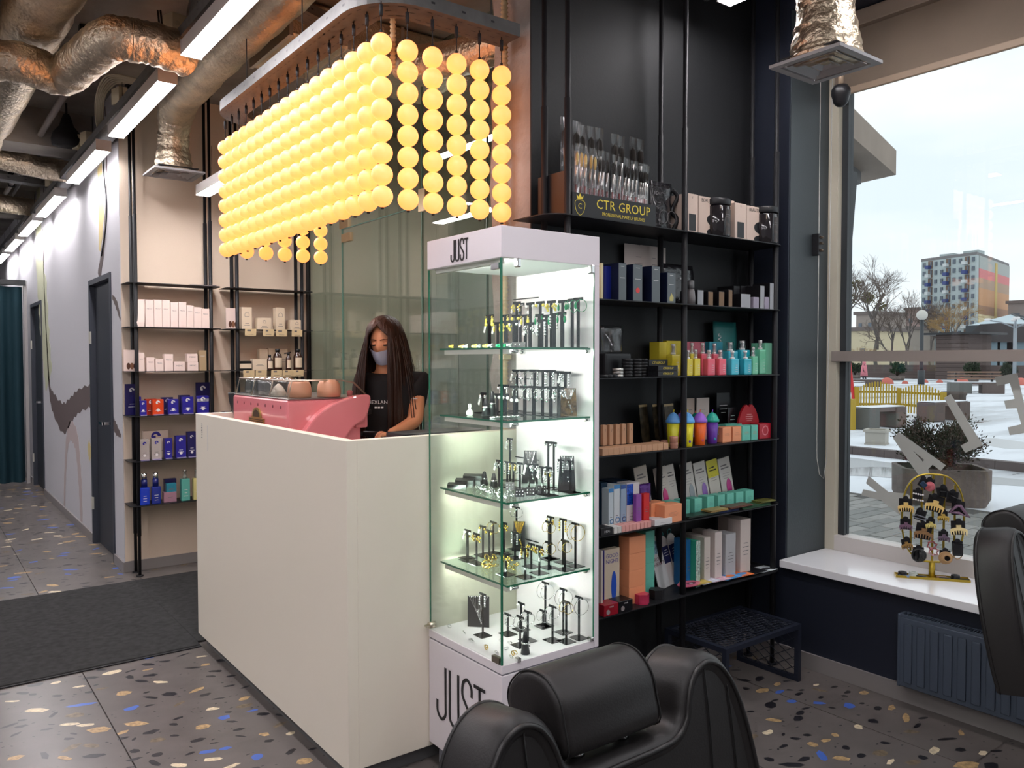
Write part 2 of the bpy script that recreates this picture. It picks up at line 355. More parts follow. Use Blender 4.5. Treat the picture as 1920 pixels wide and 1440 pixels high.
# window
FRM = pm('window_frame_cream', sr(196, 190, 172), .45); TAUP = pm('window_rail_taupe', sr(148, 138, 132), .4)
w = struct('window_1', MB().box(3.80, 3.9, 2.268, 2.321, .515, 3.2).box(3.80, 3.9, -2.4, -2.34, .515, 3.2).box(3.8, 3.9, -2.34, 2.268, 3.14, 3.2), FRM)
MB().box(3.8, 3.9, -2.34, 2.268, .516, .592).build('window_rail', pm('window_rail_white', sr(206, 200, 196), .4), w)
MB().box(3.792, 3.9, -2.34, 2.29, 1.488, 1.54).build('window_rail', TAUP, w, label='taupe transom bar')
MB().box(3.835, 3.885, 2.235, 2.268, .592, 1.488).box(3.835, 3.885, 2.235, 2.268, 1.54, 3.14).build('window_gasket', pm('gasket', (.03, .035, .04), .5), w)
WG = glass_mat('window_glass', (.96, .975, .97), 0, 1.45)
MB().box(3.858, 3.864, -2.34, 2.235, .592, 1.488).build('pane', WG, w)
MB().box(3.858, 3.864, -2.34, 2.235, 1.54, 3.14).build('pane', WG, w)
# vinyl letters stuck on the pane
VIN = pm('vinyl_letter', sr(176, 178, 172), .6)
zl = lambda P, o, s: [(o[0]+a/s, o[1]+b/s) for a, b in P]
letters = [('mirrored letter E', zl([(1620, 345), (1835, 305), (1965, 875), (1765, 905), (1745, 830), (1875, 800), (1832, 645), (1730, 650), (1710, 575), (1812, 555), (1765, 405), (1640, 430)], (1550, 640), 5.143)),
           ('mirrored letter L', zl([(1130, 545), (1195, 510), (1505, 1000), (1335, 1075), (1290, 1005), (1370, 965)], (1550, 640), 5.143)),
           ('letter A', None), ('letter X', [(1628.6, 892.2), (1665, 922), (1700, 926), (1712, 934), (1694, 940), (1712, 952), (1728, 975), (1722, 990), (1690, 968), (1652, 938), (1614.5, 928.5), (1618.5, 917.4), (1645, 923), (1623.6, 906.3)])]
for nm, P in letters:
    mb = MB()
    if P:
        q = [at(x, y, X=3.855) for x, y in P]; mb.prism([(a.y, a.z) for a in q], 3.8555, 3.8575, 'x')
    else:
        for P in ([(1674.4, 821.8), (1685.1, 810.1), (1714, 831), (1709.5, 842.5), (1732, 864), (1737, 869), (1772.6, 872.4), (1763.9, 883), (1748.3, 871.4), (1739.6, 880.1), (1746, 901), (1733, 903)], ):
            # outline with a triangular counter cut through a seam
            P = [(1674.4, 821.8), (1685.1, 810.1), (1772.6, 872.4), (1763.9, 883), (1748.3, 871.4), (1739.6, 880.1), (1748, 901), (1731, 903), (1706, 868), (1729.5, 865.8), (1732.8, 862.6), (1709.4, 843.2), (1729.5, 865.8), (1706, 868)]
            q = [at(x, y, X=3.855) for x, y in P]; mb.prism([(a.y, a.z) for a in q], 3.8555, 3.8575, 'x')
    mb.build('window_letter', VIN, w, label='grey vinyl '+nm)
# roller blind over the window
rb = thing('roller_blind', 'taupe roller blind rolled down over the top of the window', 'blind', (3.76, 0, 3.0))
BL = pm('blind_fabric', sr(126, 112, 98), .8, vary=.06, vscale=4)
MB().box(3.0, 0, 0, 0, 0, 0)
MB().box(0, .004, -2.3, 2.27, -.15, .13).build('fabric', BL, rb)
MB().bbox(-.006, .012, -2.3, 2.27, -.185, -.15, .004, 1).build('bottom_bar', pm('blind_bar', sr(160, 140, 120), .5), rb)
MB().bbox(-.04, .03, -2.32, 2.29, .12, .196, .008, 2).build('cassette', pm('blind_box', sr(140, 124, 110), .5), rb)
ch = []
for i in range(25):
    t = i/24; ch.append((-.115+.0*t, 2.27-.005*sin(t*3), .13-2.1*t if i < 24 else -2.0))
cp = [(-.1, 2.285, .12), (-.1, 2.285, -1.9), (-.105, 2.28, -2.0), (-.11, 2.262, -2.08), (-.1, 2.245, -2.1), (-.09, 2.235, -2.0), (-.075, 2.235, .12)]
MB().tube(cp, .0022, 5).build('pull_chain', pm('chain_plastic', sr(170, 170, 165), .5), rb)
# CCTV dome hanging in front of the blind, and a small black box on the reveal
c = thing('security_camera', 'small black dome security camera hanging in front of the window blind', 'security camera', (3.5, 2.08, 2.72))
MB().lathe([(.012, .06), (.012, .12)], 10).build('stem', pm('stem_grey', sr(150, 130, 110), .5), c)
MB().lathe([(.0, -.042), (.018, -.04), (.032, -.025), (.038, 0), (.043, .012), (.043, .035), (.03, .055), (.012, .06)], 20).build('dome', BLACK, c)
MB().cyl((0, 0, .12), (0, 0, .682), .01).build('drop_rod', BLACK, c)
c = thing('wall_clamp', 'small black spring clamp holding the blind chain on the grey window reveal', 'clamp', (3.665, 2.31, 2.075))
MB().bbox(-.014, .014, -.03, .008, -.055, .055, .006).build('body', BLACK, c)
for z in (-.03, .005, .035): MB().cyl((-.005, -.034, z), (.02, -.034, z), .006, 8).build('spring', pm('spring', (.1, .07, .05), .4, .6), c)
# ---- glass partition of the room behind the counter
GP = glass_mat('partition_glass', (.89, .925, .89), 0, 1.5, .05)
gp = ob('trim_3', MB().box(2.562, 2.59, 6.09, 6.118, 0, CEIL).mesh('trim_3', STEEL), kind='structure')
gw = struct('glass_partition', MB().box(2.575, 2.585, 5.48, 6.09, .01, CEIL).box(2.575, 2.585, 2.76, 4.33, .01, CEIL).box(2.575, 2.585, 4.335, 5.475, 2.46, CEIL), GP)
MB().box(2.573, 2.587, 5.474, 5.481, .01, CEIL).box(2.573, 2.587, 3.632, 3.637, .01, CEIL).box(2.573, 2.587, 4.328, 4.336, .01, CEIL).box(2.573, 2.587, 4.336, 5.474, 2.455, 2.461).build('glass_edge', pm('edge_green', (.1, .2, .16), .2), gw)
gd = ob('door_3', MB().box(2.576, 2.584, 4.345, 5.465, .012, 2.45).mesh('door_3', GP), kind='structure')
BRASS = pm('brushed_brass', (.55, .42, .26), .35, .9)
for y0, y1, z0, z1 in ((5.33, 5.47, 2.36, 2.42), (5.36, 5.5, 2.46, 2.53)):
    MB().box(2.566, 2.594, y0, y1, z0, z1).build('pivot_fitting', BRASS, gd)
MB().box(2.566, 2.594, 4.28, 4.36, 2.42, 2.56).build('pivot_fitting', BRASS, gd)
MB().cyl((2.54, 4.45, .9), (2.54, 4.45, 1.5), .012).cyl((2.54, 4.45, .95), (2.58, 4.45, .95), .008).cyl((2.54, 4.45, 1.45), (2.58, 4.45, 1.45), .008).build('door_handle', CHROME, gd)
# back room seen through the glass
ROOMM = pm('back_room_plaster', sr(176, 176, 160), .75)
struct('wall_inner', MB().box(4.3, 4.4, 2.7, 6.13, 0, CEIL).box(2.75, 4.3, 2.7, 2.75, 0, CEIL).box(2.6, 4.3, 6.118, 6.129, 0, CEIL), ROOMM)
struct('floor_inner', MB().box(3.5, 4.4, 2.7, 6.13, -.1, -.001), pm('back_floor', sr(90, 88, 84), .5))
struct('ceiling_inner', MB().box(3.95, 4.4, 2.7, 6.13, CEIL, CEIL+.1), CONC)
k = thing('wardrobe', 'pale grey tall wardrobe with panelled doors behind the glass partition', 'wardrobe', (3.9, 5.2, 0))
WR = pm('wardrobe_grey', sr(168, 172, 162), .5)
MB().box(-.2, .3, -.9, .85, 0, 2.3).build('body', WR, k)
for i in range(4): MB().bbox(-.22, -.2, -.89+i*.435, -.47+i*.435, .08, 2.28, .004, 1).build('door', WR, k)
# ================================================================= CEILING EQUIPMENT
LIT = pm('lamp_diffuser', (.9, .9, .9), .5, emit=(1., .96, .99), es=LAMP_E)
ALU = pm('lamp_housing', (.62, .58, .55), .4, .2)
def lamp_me():
    b = MB().box(-.045, .045, 0, 1.245, .006, .07).mesh('lamp_housing', ALU)
    d = MB().box(-.041, .041, .006, 1.239, 0, .006).mesh('diffuser', LIT)
    w = MB().cyl((0, 0, .07), (0, 0, .3), .0015, 5).mesh('suspension_wire', STEEL)
    e = MB().box(-.047, .047, -.006, 0, -.001, .072).mesh('end_cap', ALU)
    return b, d, w, e
LME = lamp_me()
def lamp(x, y, z, label, group='linear pendant lamps', power=1):
    t = thing('linear_lamp', label, 'ceiling lamp', (x, y, z), group=group)
    for n, k, yy in (('housing', 0, 0), ('diffuser', 1, 0), ('suspension_wire', 2, .2), ('suspension_wire', 2, 1.05), ('end_cap', 3, 0), ('end_cap', 3, 1.251)): ob(n, LME[k], t, (0, yy, 0))
    return t
ordn = ['nearest', 'second nearest', 'third nearest', 'fourth nearest', 'fifth nearest', 'sixth nearest', 'seventh nearest']
ys = [2.64, 4.31, 5.96, 7.83, 9.35, 10.93, 12.5]
for i, y in enumerate(ys): lamp(1.08, y, 2.9, 'white linear pendant lamp, %s in the long row above the corridor' % ordn[i])
for i, y in enumerate((.98, -.68)): lamp(1.08, y, 2.9, 'white linear pendant lamp above the salon floor', 'lamps behind the photographer')
for i, y in enumerate((1.06, -.71, -2.5)): lamp(2.97, y+.03, 3.1, 'white linear pendant lamp at the top of the picture before the dark shelves' if i == 0 else 'white linear pendant lamp above the salon floor', 'linear pendant lamps' if i == 0 else 'lamps behind the photographer')
lamp(2.2, 7.0-.95, 3.0, 'white linear pendant lamp peeking out left of the globe chandelier') if 0 else None
for i, (x, y) in enumerate([(-.8, -2.5+1.72*k) for k in range(9)]+[(-2.5, -2.5+3.4*k) for k in range(4)]): lamp(x, y, 3.0, 'white linear pendant lamp above the salon floor', 'lamps behind the photographer')
lamp(3.3, 4.1, 3.05, 'white linear lamp in the room behind the glass partition')
# a lamp near the beige wall: seen left of the globes
p = at(384, 367, Z=2.9); q = at(411, 350, Z=2.9)
lamp(1.64, 4.42, 2.62, 'white linear lamp half hidden by the left end of the globe chandelier')
# ---- foil ducts
def duct(name, label, pts, r, jit=.06, n=18, spl=10, mats=FOIL, ends=None):
    c = cr_spline(pts, spl, False); R_ = []
    rj = random.Random(len(label)*7)
    for i in range(len(c)):
        f = i/(len(c)-1)*((len(r)-1) if isinstance(r, list) else 1)
        if isinstance(r, list): u = min(int(f), len(r)-2); base = r[u]*(1-f+u)+r[u+1]*(f-u)
        else: base = r
        R_.append(base*(1+rj.uniform(-jit, jit)))
    t = thing(name, label, 'duct', c[0])
    MB().tube([p-c[0] for p in c], R_, n).build('sleeve', mats, t)
    return t, c
P_ = lambda x, y, z: at(x, y, Z=z)
duct('foil_duct', 'crinkled foil duct with two bends crossing the upper left corner', [P_(-60, 108, 2.98), P_(40, 118, 2.98), P_(112, 142, 2.98), P_(150, 118, 2.98), P_(208, 74, 2.98), P_(250, 76, 2.98), P_(300, 86, 2.98), P_(350, 105, 2.98)], .098, .05)
duct('foil_duct', 'large foil duct running away down the upper left of the ceiling', [(.62, 1.5, 3.24), (.6, 3.2, 3.24), (.56, 4.4, 3.24), (.53, 6, 3.24), (.5, 8.5, 3.24), (.5, 11, 3.24)], .15, .04, spl=14)
duct('foil_duct', 'foil duct in the top left corner of the picture', [(.05, 3.4, 3.2), (.2, 4.4, 3.2), (.25, 5.4, 3.22)], .12, .04)
dl, c = duct('foil_duct', 'foil duct dropping to the square diffuser beside the left product shelves', [(1.42, 3.4, 3.2), (1.42, 4.3, 3.2), (1.425, 5.1, 3.19), (1.44, 5.5, 3.16), (1.455, 5.66, 3.04), (1.46, 5.7, 2.93), (1.46, 5.7, 2.77)], [.12, .12, .12, .12, .1, .1, .128], .04)
dr, c2 = duct('foil_duct', 'foil duct hanging in front of the window corner', [(2.775, 1.72, 3.42), (2.775, 1.72, 3.1), (2.775, 1.718, 2.95), (2.775, 1.715, 2.8), (2.775, 1.713, 2.66), (2.775, 1.713, 2.612)], [.1, .1, .1, .104, .128, .138], .03)
duct('foil_duct', 'short foil duct crossing far down the corridor ceiling', [(.55, 7.6, 3.12), (.9, 7.7, 3.1), (1.16, 7.75, 3.1)], .09, .04)
duct('foil_duct', 'second foil duct crossing deep down the corridor ceiling', [(.3, 9.6, 3.12), (.8, 9.7, 3.1), (1.15, 9.8, 3.1)], .09, .04)
duct('foil_duct', 'foil duct behind the globe strings beside the concrete pillar', [(2.2, 3.9, 3.12), (2.22, 3.6, 3.05), (2.24, 3.3, 3.0), (2.26, 3.05, 3.0), (2.3, 2.95, 3.1)], .09, .04)
t = thing('insulated_duct', 'wide rectangular foil wrapped duct above the globe chandelier', 'duct', (2.1, 4.35, 3.27))
MB().bbox(-.48, .66, -.3, .3, -.08, .12, .03, 3).build('sleeve', FOIL, t)
for i in range(3): MB().box(-.483+.33*i, -.463+.33*i, -.303, .303, -.083, .12).build('strap', pm('foil_tape', (.6, .56, .5), .5, .8), t)
DIFM = pm('diffuser_grey', (.36, .36, .37), .5)
def diffuser(label, cx, cy, z, s):
    t = thing('air_diffuser', label, 'air vent', (cx, cy, z))
    h = s/2
    fr = MB()
    for a, b, c_, d in ((-h, h, -h, -h*.8), (-h, h, h*.8, h), (-h, -h*.8, -h*.8, h*.8), (h*.8, h, -h*.8, h*.8)): fr.box(a, b, c_, d, 0, .012)
    fr.build('frame', DIFM, t)
    MB().box(-h*.8, h*.8, -h*.8, h*.8, .03, .035).build('backing', BLACK, t)
    for f0, f1 in ((.72, .56), (.5, .34), (.26, .02)):
        a, b = h*f0, h*f1
        vs = [(-a, -a, .0), (a, -a, .0), (a, a, .0), (-a, a, .0), (-b, -b, .022), (b, -b, .022), (b, b, .022), (-b, b, .022)]
        vs += [(x, y, zz+.003) for x, y, zz in vs]
        fs = [(i, (i+1) % 4, (i+1) % 4+4, i+4) for i in range(4)]+[(i+8, i+12, (i+1) % 4+12, (i+1) % 4+8) for i in range(4)]+[(i, i+8, (i+1) % 4+8, (i+1) % 4) for i in range(4)]
        MB().add(vs, fs, False).build('cone', DIFM, t)
diffuser('square white ceiling diffuser under the foil duct left of the chandelier', 1.46, 5.7, 2.745, .32)
diffuser('square white ceiling diffuser hanging before the window corner', 2.775, 1.713, 2.6, .29)
# ---- pipes, beams
t = thing('steel_pipe', 'thin grey pipe running below the ceiling at far left', 'pipe', (.84, 6, 3.2)); MB().cyl((0, -1.3, 0), (0, 8, 0), .022).build('pipe', pm('pipe_grey', (.2, .18, .17), .5), t)
for z in range(4): MB().box(-.028, .028, -.9+2*z, -.86+2*z, -.03, .19).build('bracket', STEEL, t)
t = thing('conduit', 'corrugated cream conduit running down the concrete pillar', 'conduit', (1.998, 2.69, 0))
pr = []
z = 1.2
while z < 3.38: pr += [(.012, z), (.017, z+.006), (.012, z+.012)]; z += .018
MB().lathe(pr, 10).build('tube', pm('conduit_cream', sr(190, 168, 130), .5), t)
for z in (1.5, 2.35, 3.0): MB().box(-.02, .02, -.02, .015, z, z+.02).build('clip', CREAM, t)
t = thing('conduit', 'corrugated conduit dropping behind the cable tray at its corner', 'conduit', (1.62, 2.95, 2.7))
pr = []; z = 0
while z < .66: pr += [(.01, z), (.014, z+.006), (.01, z+.012)]; z += .018
MB().lathe(pr, 8).build('tube', pm('conduit_cream', (.6, .5, .4), .5), t)
# ---- perforated cable trays
def tray(label, path, wdt, z, closed=False, h=.05, slots=True):
    """U profile following a horizontal path"""
    t = thing('cable_tray', label, 'cable tray', (path[0][0], path[0][1], z)); o = Vector((path[0][0], path[0][1]))
    c = [Vector(p)-o for p in path]; n = len(c); nr = []
    for i in range(n):
        d = (c[min(i+1, n-1)]-c[max(i-1, 0)]).normalized(); nr.append(Vector((-d.y, d.x)))
    w2 = wdt/2; th = .003
    sec = [(-w2, h), (-w2, 0), (w2, 0), (w2, h), (w2-th, h), (w2-th, th), (-w2+th, th), (-w2+th, h)]
    vs = [(c[i].x+nr[i].x*u, c[i].y+nr[i].y*u, v) for i in range(n) for u, v in sec]
    fs = [(i*8+k, i*8+(k+1) % 8, i*8+8+(k+1) % 8, i*8+8+k) for i in range(n-1) for k in range(8)]+[tuple(range(8)), tuple(reversed(range((n-1)*8, n*8)))]
    MB().add(vs, fs, False).build('channel', GALV, t)
    sl = MB(); acc = 0
    for i in range(n-1):
        a, b = c[i], c[i+1]; l = max((b-a).length, 1e-6); d = (b-a)/l; m_ = Vector((-d.y, d.x)); s_ = 0
        while s_ < l:
            if int((acc+s_)/.045) != int((acc+s_-.005)/.045):
                for u in (-.32, 0, .32) if slots else ():
                    if u == 0 and int((acc+s_)/.045) % 2: continue
                    p = a+d*s_+m_*u*wdt*.95; e = d*.011; f = m_*.0028
                    for zz in (-.0006,): sl.add([(*(p-e-f), zz), (*(p+e-f), zz), (*(p+e+f), zz), (*(p-e+f), zz)], [(0, 3, 2, 1)], False)
                if int((acc+s_)/.045) % 3 == 0:
                    for sd in (-1, 1):
                        p = a+d*s_+m_*(w2+.0006)*sd; e = d*.008
                        sl.add([(*(p-e), .022), (*(p+e), .022), (*(p+e), .03), (*(p-e), .03)], [(0, 1, 2, 3)], False)
            s_ += .005
        acc += l
    if sl.v: sl.build('slots', BLACK, t, kind='stuff')
    return t
def arc(cx, cy, r, a0, a1, n=8): return [(cx+r*cos(radians(a0+(a1-a0)*i/n)), cy+r*sin(radians(a0+(a1-a0)*i/n))) for i in range(n+1)]
X0, X1, Y0, Y1 = 1.381, 1.917, 2.60, 4.36
TZ = 2.785
pth = [(1.975, Y0+.02)]+[(1.76, Y0+.02)]+arc(X0+.16, Y0+.18, .16, 270, 180)+[(X0, y) for y in (3.0, 3.4, 3.8)]+arc(X0+.16, Y1-.16, .16, 180, 90)+[(1.76, Y1), (1.96, Y1)]
tray('galvanised perforated cable tray bent in a U carrying the globe chandelier', pth, .135, TZ, h=.05)
tray('long perforated cable tray running above the row of linear lamps', [(1.115, 2.2), (1.115, 6), (1.115, 14)], .12, 3.02)
tray('cable tray at the top left joining across the ceiling', [(.62, 3.62), (.92, 3.72)]+arc(.92, 3.98, .26, 270, 330, 5)+[(1.2, 4.15)], .13, 3.17)
tray('cable tray crossing the corridor ceiling at far left', [(-.2, 8.3), (.6, 8.4), (1.18, 8.5)], .13, 3.09)
tray('short cable tray branching left of the chandelier tray', [(1.33, 3.55), (1.42, 3.72), (1.58, 3.82), (1.9, 3.95)], .12, 3.2)
tray('end of a small cable tray at the top beside the near window lamp', [(3.02, 2.0), (3.02, 2.5)], .06, 3.19)
for x, y in ((1.6, 2.62), (1.376, 3.3), (1.376, 4.0), (1.88, 2.62), (1.8, 4.3)):
    ob('threaded_rod', MB().cyl((0, 0, 0), (0, 0, CEIL-TZ-.055), .003, 6).mesh('threaded_rod', GALV), None, (x, y, TZ+.055), 'thin threaded rod holding up the chandelier cable tray', 'rod', 'rods holding the chandelier tray')
# ---- globe chandelier: 8 globes on each string
GM = pm('warm_globe', (.42, .3, .17), .45, emit=(1.9, .56, .12), es=GLOBE_E)
D = .0775
gme = MB().sphere((0, 0, 0), D/2, 24, 14).mesh('globe', GM)
cord = MB().cyl((0, 0, 0), (0, 0, .112), .0025, 6).cyl((0, 0, .06), (0, 0, .1), .007, 8).cyl((0, 0, 0), (0, 0, .01), .005, 8).mesh('cord', MATTE)
tipm = MB().lathe([(.006, -.006), (.006, 0)], 8).mesh('end_nut', MATTE)
pos = [(X0+.1072*i, Y0) for i in range(6)]+[(X0, Y0+.11*j) for j in range(1, 16)]+[(X0+.1072*i, Y0+.11*16) for i in range(6)]
ch = thing('globe_chandelier', 'large chandelier curtain of glowing cream globes threaded on strings in a U', 'chandelier', (X0, Y0, 2.0))
for x, y in pos:
    s_ = ob('string', cord, ch, (x-X0, y-Y0, .672))
    for k in range(8): ob('globe', gme, s_, (0, 0, -.04-D*k))
    ob('end_nut', tipm, s_, (0, 0, -.04-D*7-.04))
# ---- junction boxes, cables, horn speaker
def jbox(x, y, z, label, ry=0):
    t = thing('junction_box', label, 'junction box', (x, y, z), ry)
    MB().bbox(-.045, .045, -.045, .045, -.05, .05, .006).build('box', CREAM, t)
    for dx in (-.02, .02): MB().cyl((dx, -.05, 0), (dx, -.044, 0), .012, 10).build('knockout', pm('cream_knock', (.5, .43, .3), .5), t)
for px, py, z, l in ((330, 50, 3.15, 'cream junction box on the tray beside the nearest lamp'), (229, 183, 3.12, 'cream junction box above the second lamp of the row'), (167, 262, 3.12, 'cream junction box above the third lamp, in front of the cables'), (152, 268, 3.12, 'cream junction box just behind another above the third lamp'), (98, 340, 3.12, 'cream junction box farthest down the lamp row')):
    p = at(px, py, Z=z); jbox(p.x, p.y, z, l, .3)
t = thing('cable_bundle', 'bundle of cream cables looping down to the lamp tray', 'cables', at(200, 200, Z=3.12))
o_ = t.location
for k in range(6):
    c = cr_spline([at(270+k*2, 152+k*1.5, Z=3.16), at(215+k*2, 140+k*3, Z=3.2), at(192+k*3, 150+k*3, Z=3.2), at(180+k*3, 185, Z=3.15), at(180+k*2.5, 225, Z=3.12), at(186+k*1.5, 250, Z=3.1)], 6, False)
    MB().tube([p-o_ for p in c], .006, 6).build('cable', CREAM, t)
t = thing('power_cable', 'black twin cable hanging from the ceiling to the second lamp', 'cable', at(300, 60, Z=3.3)); o_ = t.location
for k in (0, 5):
    c = cr_spline([at(296+k, 20, Z=3.38), at(300+k, 60, Z=3.25), at(304+k, 100, Z=3.15), at(300+k*2.4, 138, Z=3.08)], 6, False); MB().tube([p-o_ for p in c], .005, 6).build('cable', MATTE, t)
t = thing('horn_lamp', 'black cone shaped pendant hanging above the corridor', 'pendant', at(125, 250, Z=3.18))
MB().lathe([(.02, .14), (.035, .1), (.05, .05), (.09, 0), (.105, -.05), (.1, -.09), (.06, -.1)], 18).build('shade', MATTE, t); MB().cyl((0, 0, .13), (0, 0, .22), .008).build('stem', MATTE, t)
t = thing('wall_cable', 'thin dark cable hanging down the corridor wall beyond the shelves', 'cable', at(193, 330, X=1.19)); o_ = t.location
MB().tube([p-o_ for p in cr_spline([at(193, 300, X=1.192), at(196, 340, X=1.192), at(200, 385, X=1.192), at(198, 430, X=1.192), at(190, 480, X=1.192)], 6, False)], .005, 5).build('cable', MATTE, t)
# clutter of small dark hangers and pipes deep in the corridor ceiling
for i, (x, y, r) in enumerate(((.35, 9, .02), (.0, 8, .03), (-.3, 7, .03), (.9, 10.2, .015))):
    t = thing('ceiling_pipe', ['thin pipe under the far corridor ceiling', 'grey pipe under the ceiling left of the big duct', 'outermost grey pipe under the ceiling at far left', 'thinnest pipe above the far lamps'][i], 'pipe', (x, y, 3.28-.03*i)); MB().cyl((0, -3, 0), (0, 5, 0), r).build('pipe', pm('pipe_dark', (.09, .085, .08), .5), t)
# ================================================================= COUNTER AND MAT
t = thing('entrance_mat', 'large charcoal ribbed carpet mat lying before the counter', 'mat', (.0, 5.07, 0))
MB().bbox(-2.4, 1.2, -.78, .75, .0008, .011, .003, 1).build('pile', pm('mat_pile', (.045, .045, .045), .95, bump=.8, bscale=500, vary=.3, vscale=30), t)
MB().box(-2.4, 1.2, -.795, -.78, .0008, .006).build('edging', MATTE, t)
MB().bbox(1.2005, 2.35, -.72, .75, .0008, .011, .003, 1).build('pile', pm('mat_pile', (.034, .034, .035), .95), t)
CW = pm('counter_white', sr(240, 231, 214), .42)
t = thing('reception_counter', 'white laminate reception counter with a raised front', 'counter', (1.2, 2.53, 0))
MB().bbox(0, .04, 0, 1.80, .06, 1.22, .0015, 1).build('front_panel', CW, t)
MB().bbox(.0402, .76, 0, .04, .06, 1.22, .0015, 1).build('side_panel', CW, t)
MB().bbox(.0402, .95, 1.76, 1.80, .06, 1.22, .0015, 1).build('side_panel', CW, t)
MB().box(.035, .72, .03, 1.77, .001, .06).build('plinth', pm('plinth_grey', (.12, .12, .12), .45), t)
MB().bbox(.0405, .6, .0405, 1.7595, .90, .94, .002, 1).build('worktop', pm('worktop_white', (.6, .6, .6), .4), t)
MB().box(-.0006, 0, 1.585, 1.6, 1.04, 1.17).build('emblem_print', pm('print_faint', sr(226, 220, 210), .5), t)
e = MB(); yy = 1.69
for k in range(9): e.box(-.0009, 0, yy-.008, yy+.008-(.004 if k % 2 else 0), 1.10+.0085*k, 1.104+.0085*k)
e.build('vertical_lettering', GREYINK, t)
# ================================================================= COFFEE MACHINE
PINK = pm('pink_enamel', sr(228, 134, 140), .18, coat=.6)
t = thing('espresso_machine', 'glossy pink espresso machine with a brass badge standing behind the counter', 'coffee machine', (1.34, 3.42, .94))
MB().bbox(0, .36, 0, .74, .05, .38, .02, 3).build('body', PINK, t)
MB().box(-.001, .002, .01, .73, .16, .165).build('trim_line', CHROME, t)
# curved side fairing (arched) on the near side
def fair(y0, y1):
    o = [(.10, .02), (.16, .1), (.25, .19), (.30, .25), (.36, .285), (.385, .36), (.38, .395), (.33, .395), (.28, .385), (.2, .36), (.12, .31), (.05, .22), (.0, .1), (.0, .02)]
    mb = MB()
    bm = bmesh.new(); a = [bm.verts.new((x, y0, z)) for x, z in [tuple(p) for p in cr_spline([Vector((q[0], q[1])) for q in o], 3)]]
    f = bm.faces.new(a); r = bmesh.ops.extrude_face_region(bm, geom=[f]); 
    for v in r['geom']:
        if isinstance(v, bmesh.types.BMVert): v.co.y = y1
    bmesh.ops.recalc_face_normals(bm, faces=bm.faces[:])
    ed = [e_ for e_ in bm.edges if abs(e_.verts[0].co.y-e_.verts[1].co.y) < 1e-6]
    bmesh.ops.bevel(bm, geom=ed, offset=.008, segments=2, affect='EDGES', profile=.6)
    return mb.bm(bm)
fair(-.045, .005).build('side_fairing', PINK, t); fair(.735, .785).build('side_fairing', PINK, t)
MB().bbox(.32, .385, -.02, .76, .24, .375, .015, 2).build('group_cover', PINK, t)
MB().box(.02, .46, -.01, .75, .015, .05).build('drip_tray', CHROME, t)
for x in (.04, .4):
    for y in (.04, .7): MB().cyl((x, y, 0), (x, y, .02), .018).build('foot', MATTE, t)
for i in range(7):
    MB().sphere((-.001, .075+.098*i, .345), .006, 10, 6, (.4, .7, 1.3)).build('drop_hole', pm('dark_pink', sr(120, 50, 60), .4), t)
BR = pm('badge_brass', (.42, .3, .1), .35, .9)
b = MB().prism([(.28, .255), (.48, .255), (.48, .282), (.28, .282)], -.007, -.001, 'x')
b.prism([(.38+.062*cos(a/12*pi), .282+.05*sin(a/12*pi)) for a in range(13)], -.006, -.001, 'x')
b.build('badge', BR, t)
e = MB()
for z in (.263, .272): e.box(-.0085, -.007, .29, .47, z, z+.004)
e.prism([(.38+.045*cos(a/12*pi), .286+.034*sin(a/12*pi)) for a in range(13)], -.0075, -.006, 'x')
e.build('badge_relief', pm('badge_dark', (.06, .045, .02), .4, .5), t)
rl = MB(); zt = .465
for y in (.02, .72): rl.tube([(.01, y, .38), (.03, y+.0, zt), (.26, y, zt), (.33, y, zt-.012), (.4, y, .39)], .004, 6)
rl.tube([(.03, .02, zt), (.03, .72, zt)], .004, 6)
for y in (.25, .49): rl.tube([(.01, y, .38), (.03, y, zt)], .003, 6)
rl.build('cup_rail', pm('rail_steel', (.5, .42, .34), .3, .9), t)
MB().box(.012, .014, .02, .72, .382, .46).build('cup_guard', CLEAR, t)
MB().bbox(.005, .4, .0, .74, .3805, .386, .002, 1).build('cup_tray', pm('tray_steel', (.35, .33, .31), .35, .9), t)
MB().cyl((.42, .10, .20), (.54, .03, .195), .014).cyl((.37, .13, .20), (.43, .095, .20), .01).build('portafilter', BLACK, t)
MB().cyl((.37, .13, .15), (.37, .13, .26), .034, 18).build('group_head', CHROME, t); MB().cyl((.37, .55, .15), (.37, .55, .26), .034, 18).build('group_head', CHROME, t)
MB().cyl((.38, .06, .3), (.44, .06, .31), .013).build('steam_knob', MATTE, t)
CUPG = glass_mat('tumbler_glass', (.8, .8, .78), .04, 1.5, .22)
cupg = [(.022, .085), (.031, .08), (.036, .06), (.038, .03), (.036, .003), (.034, .003), (.035, .03), (.033, .06), (.028, .076)]
i = 0
for r_ in range(2):
    for k in range(4):
        th_ = ob('glass_tumbler', MB().lathe(cupg, 16).mesh('glass_tumbler', CUPG), None, (1.40+.1*r_, 3.78+.085*k, 1.3265), 'clear glass tumbler upside down on the pink coffee machine', 'glass', 'glass tumblers on the coffee machine')
cupt = [(.018, .082), (.038, .08), (.05, .06), (.055, .03), (.053, .002), (.05, .002), (.051, .03), (.046, .055), (.034, .074)]
TAN = pm('tan_cup', sr(202, 150, 120), .4)
for x, y, l in ((1.43, 3.50, 'tan ceramic cup upside down nearest the corner of the coffee machine'), (1.56, 3.47, 'tan ceramic cup upside down right of the other tan cup')):
    ob('coffee_cup', MB().lathe(cupt, 20).mesh('coffee_cup', TAN), None, (x, y, 1.3265), l, 'cup', 'tan cups on the coffee machine')
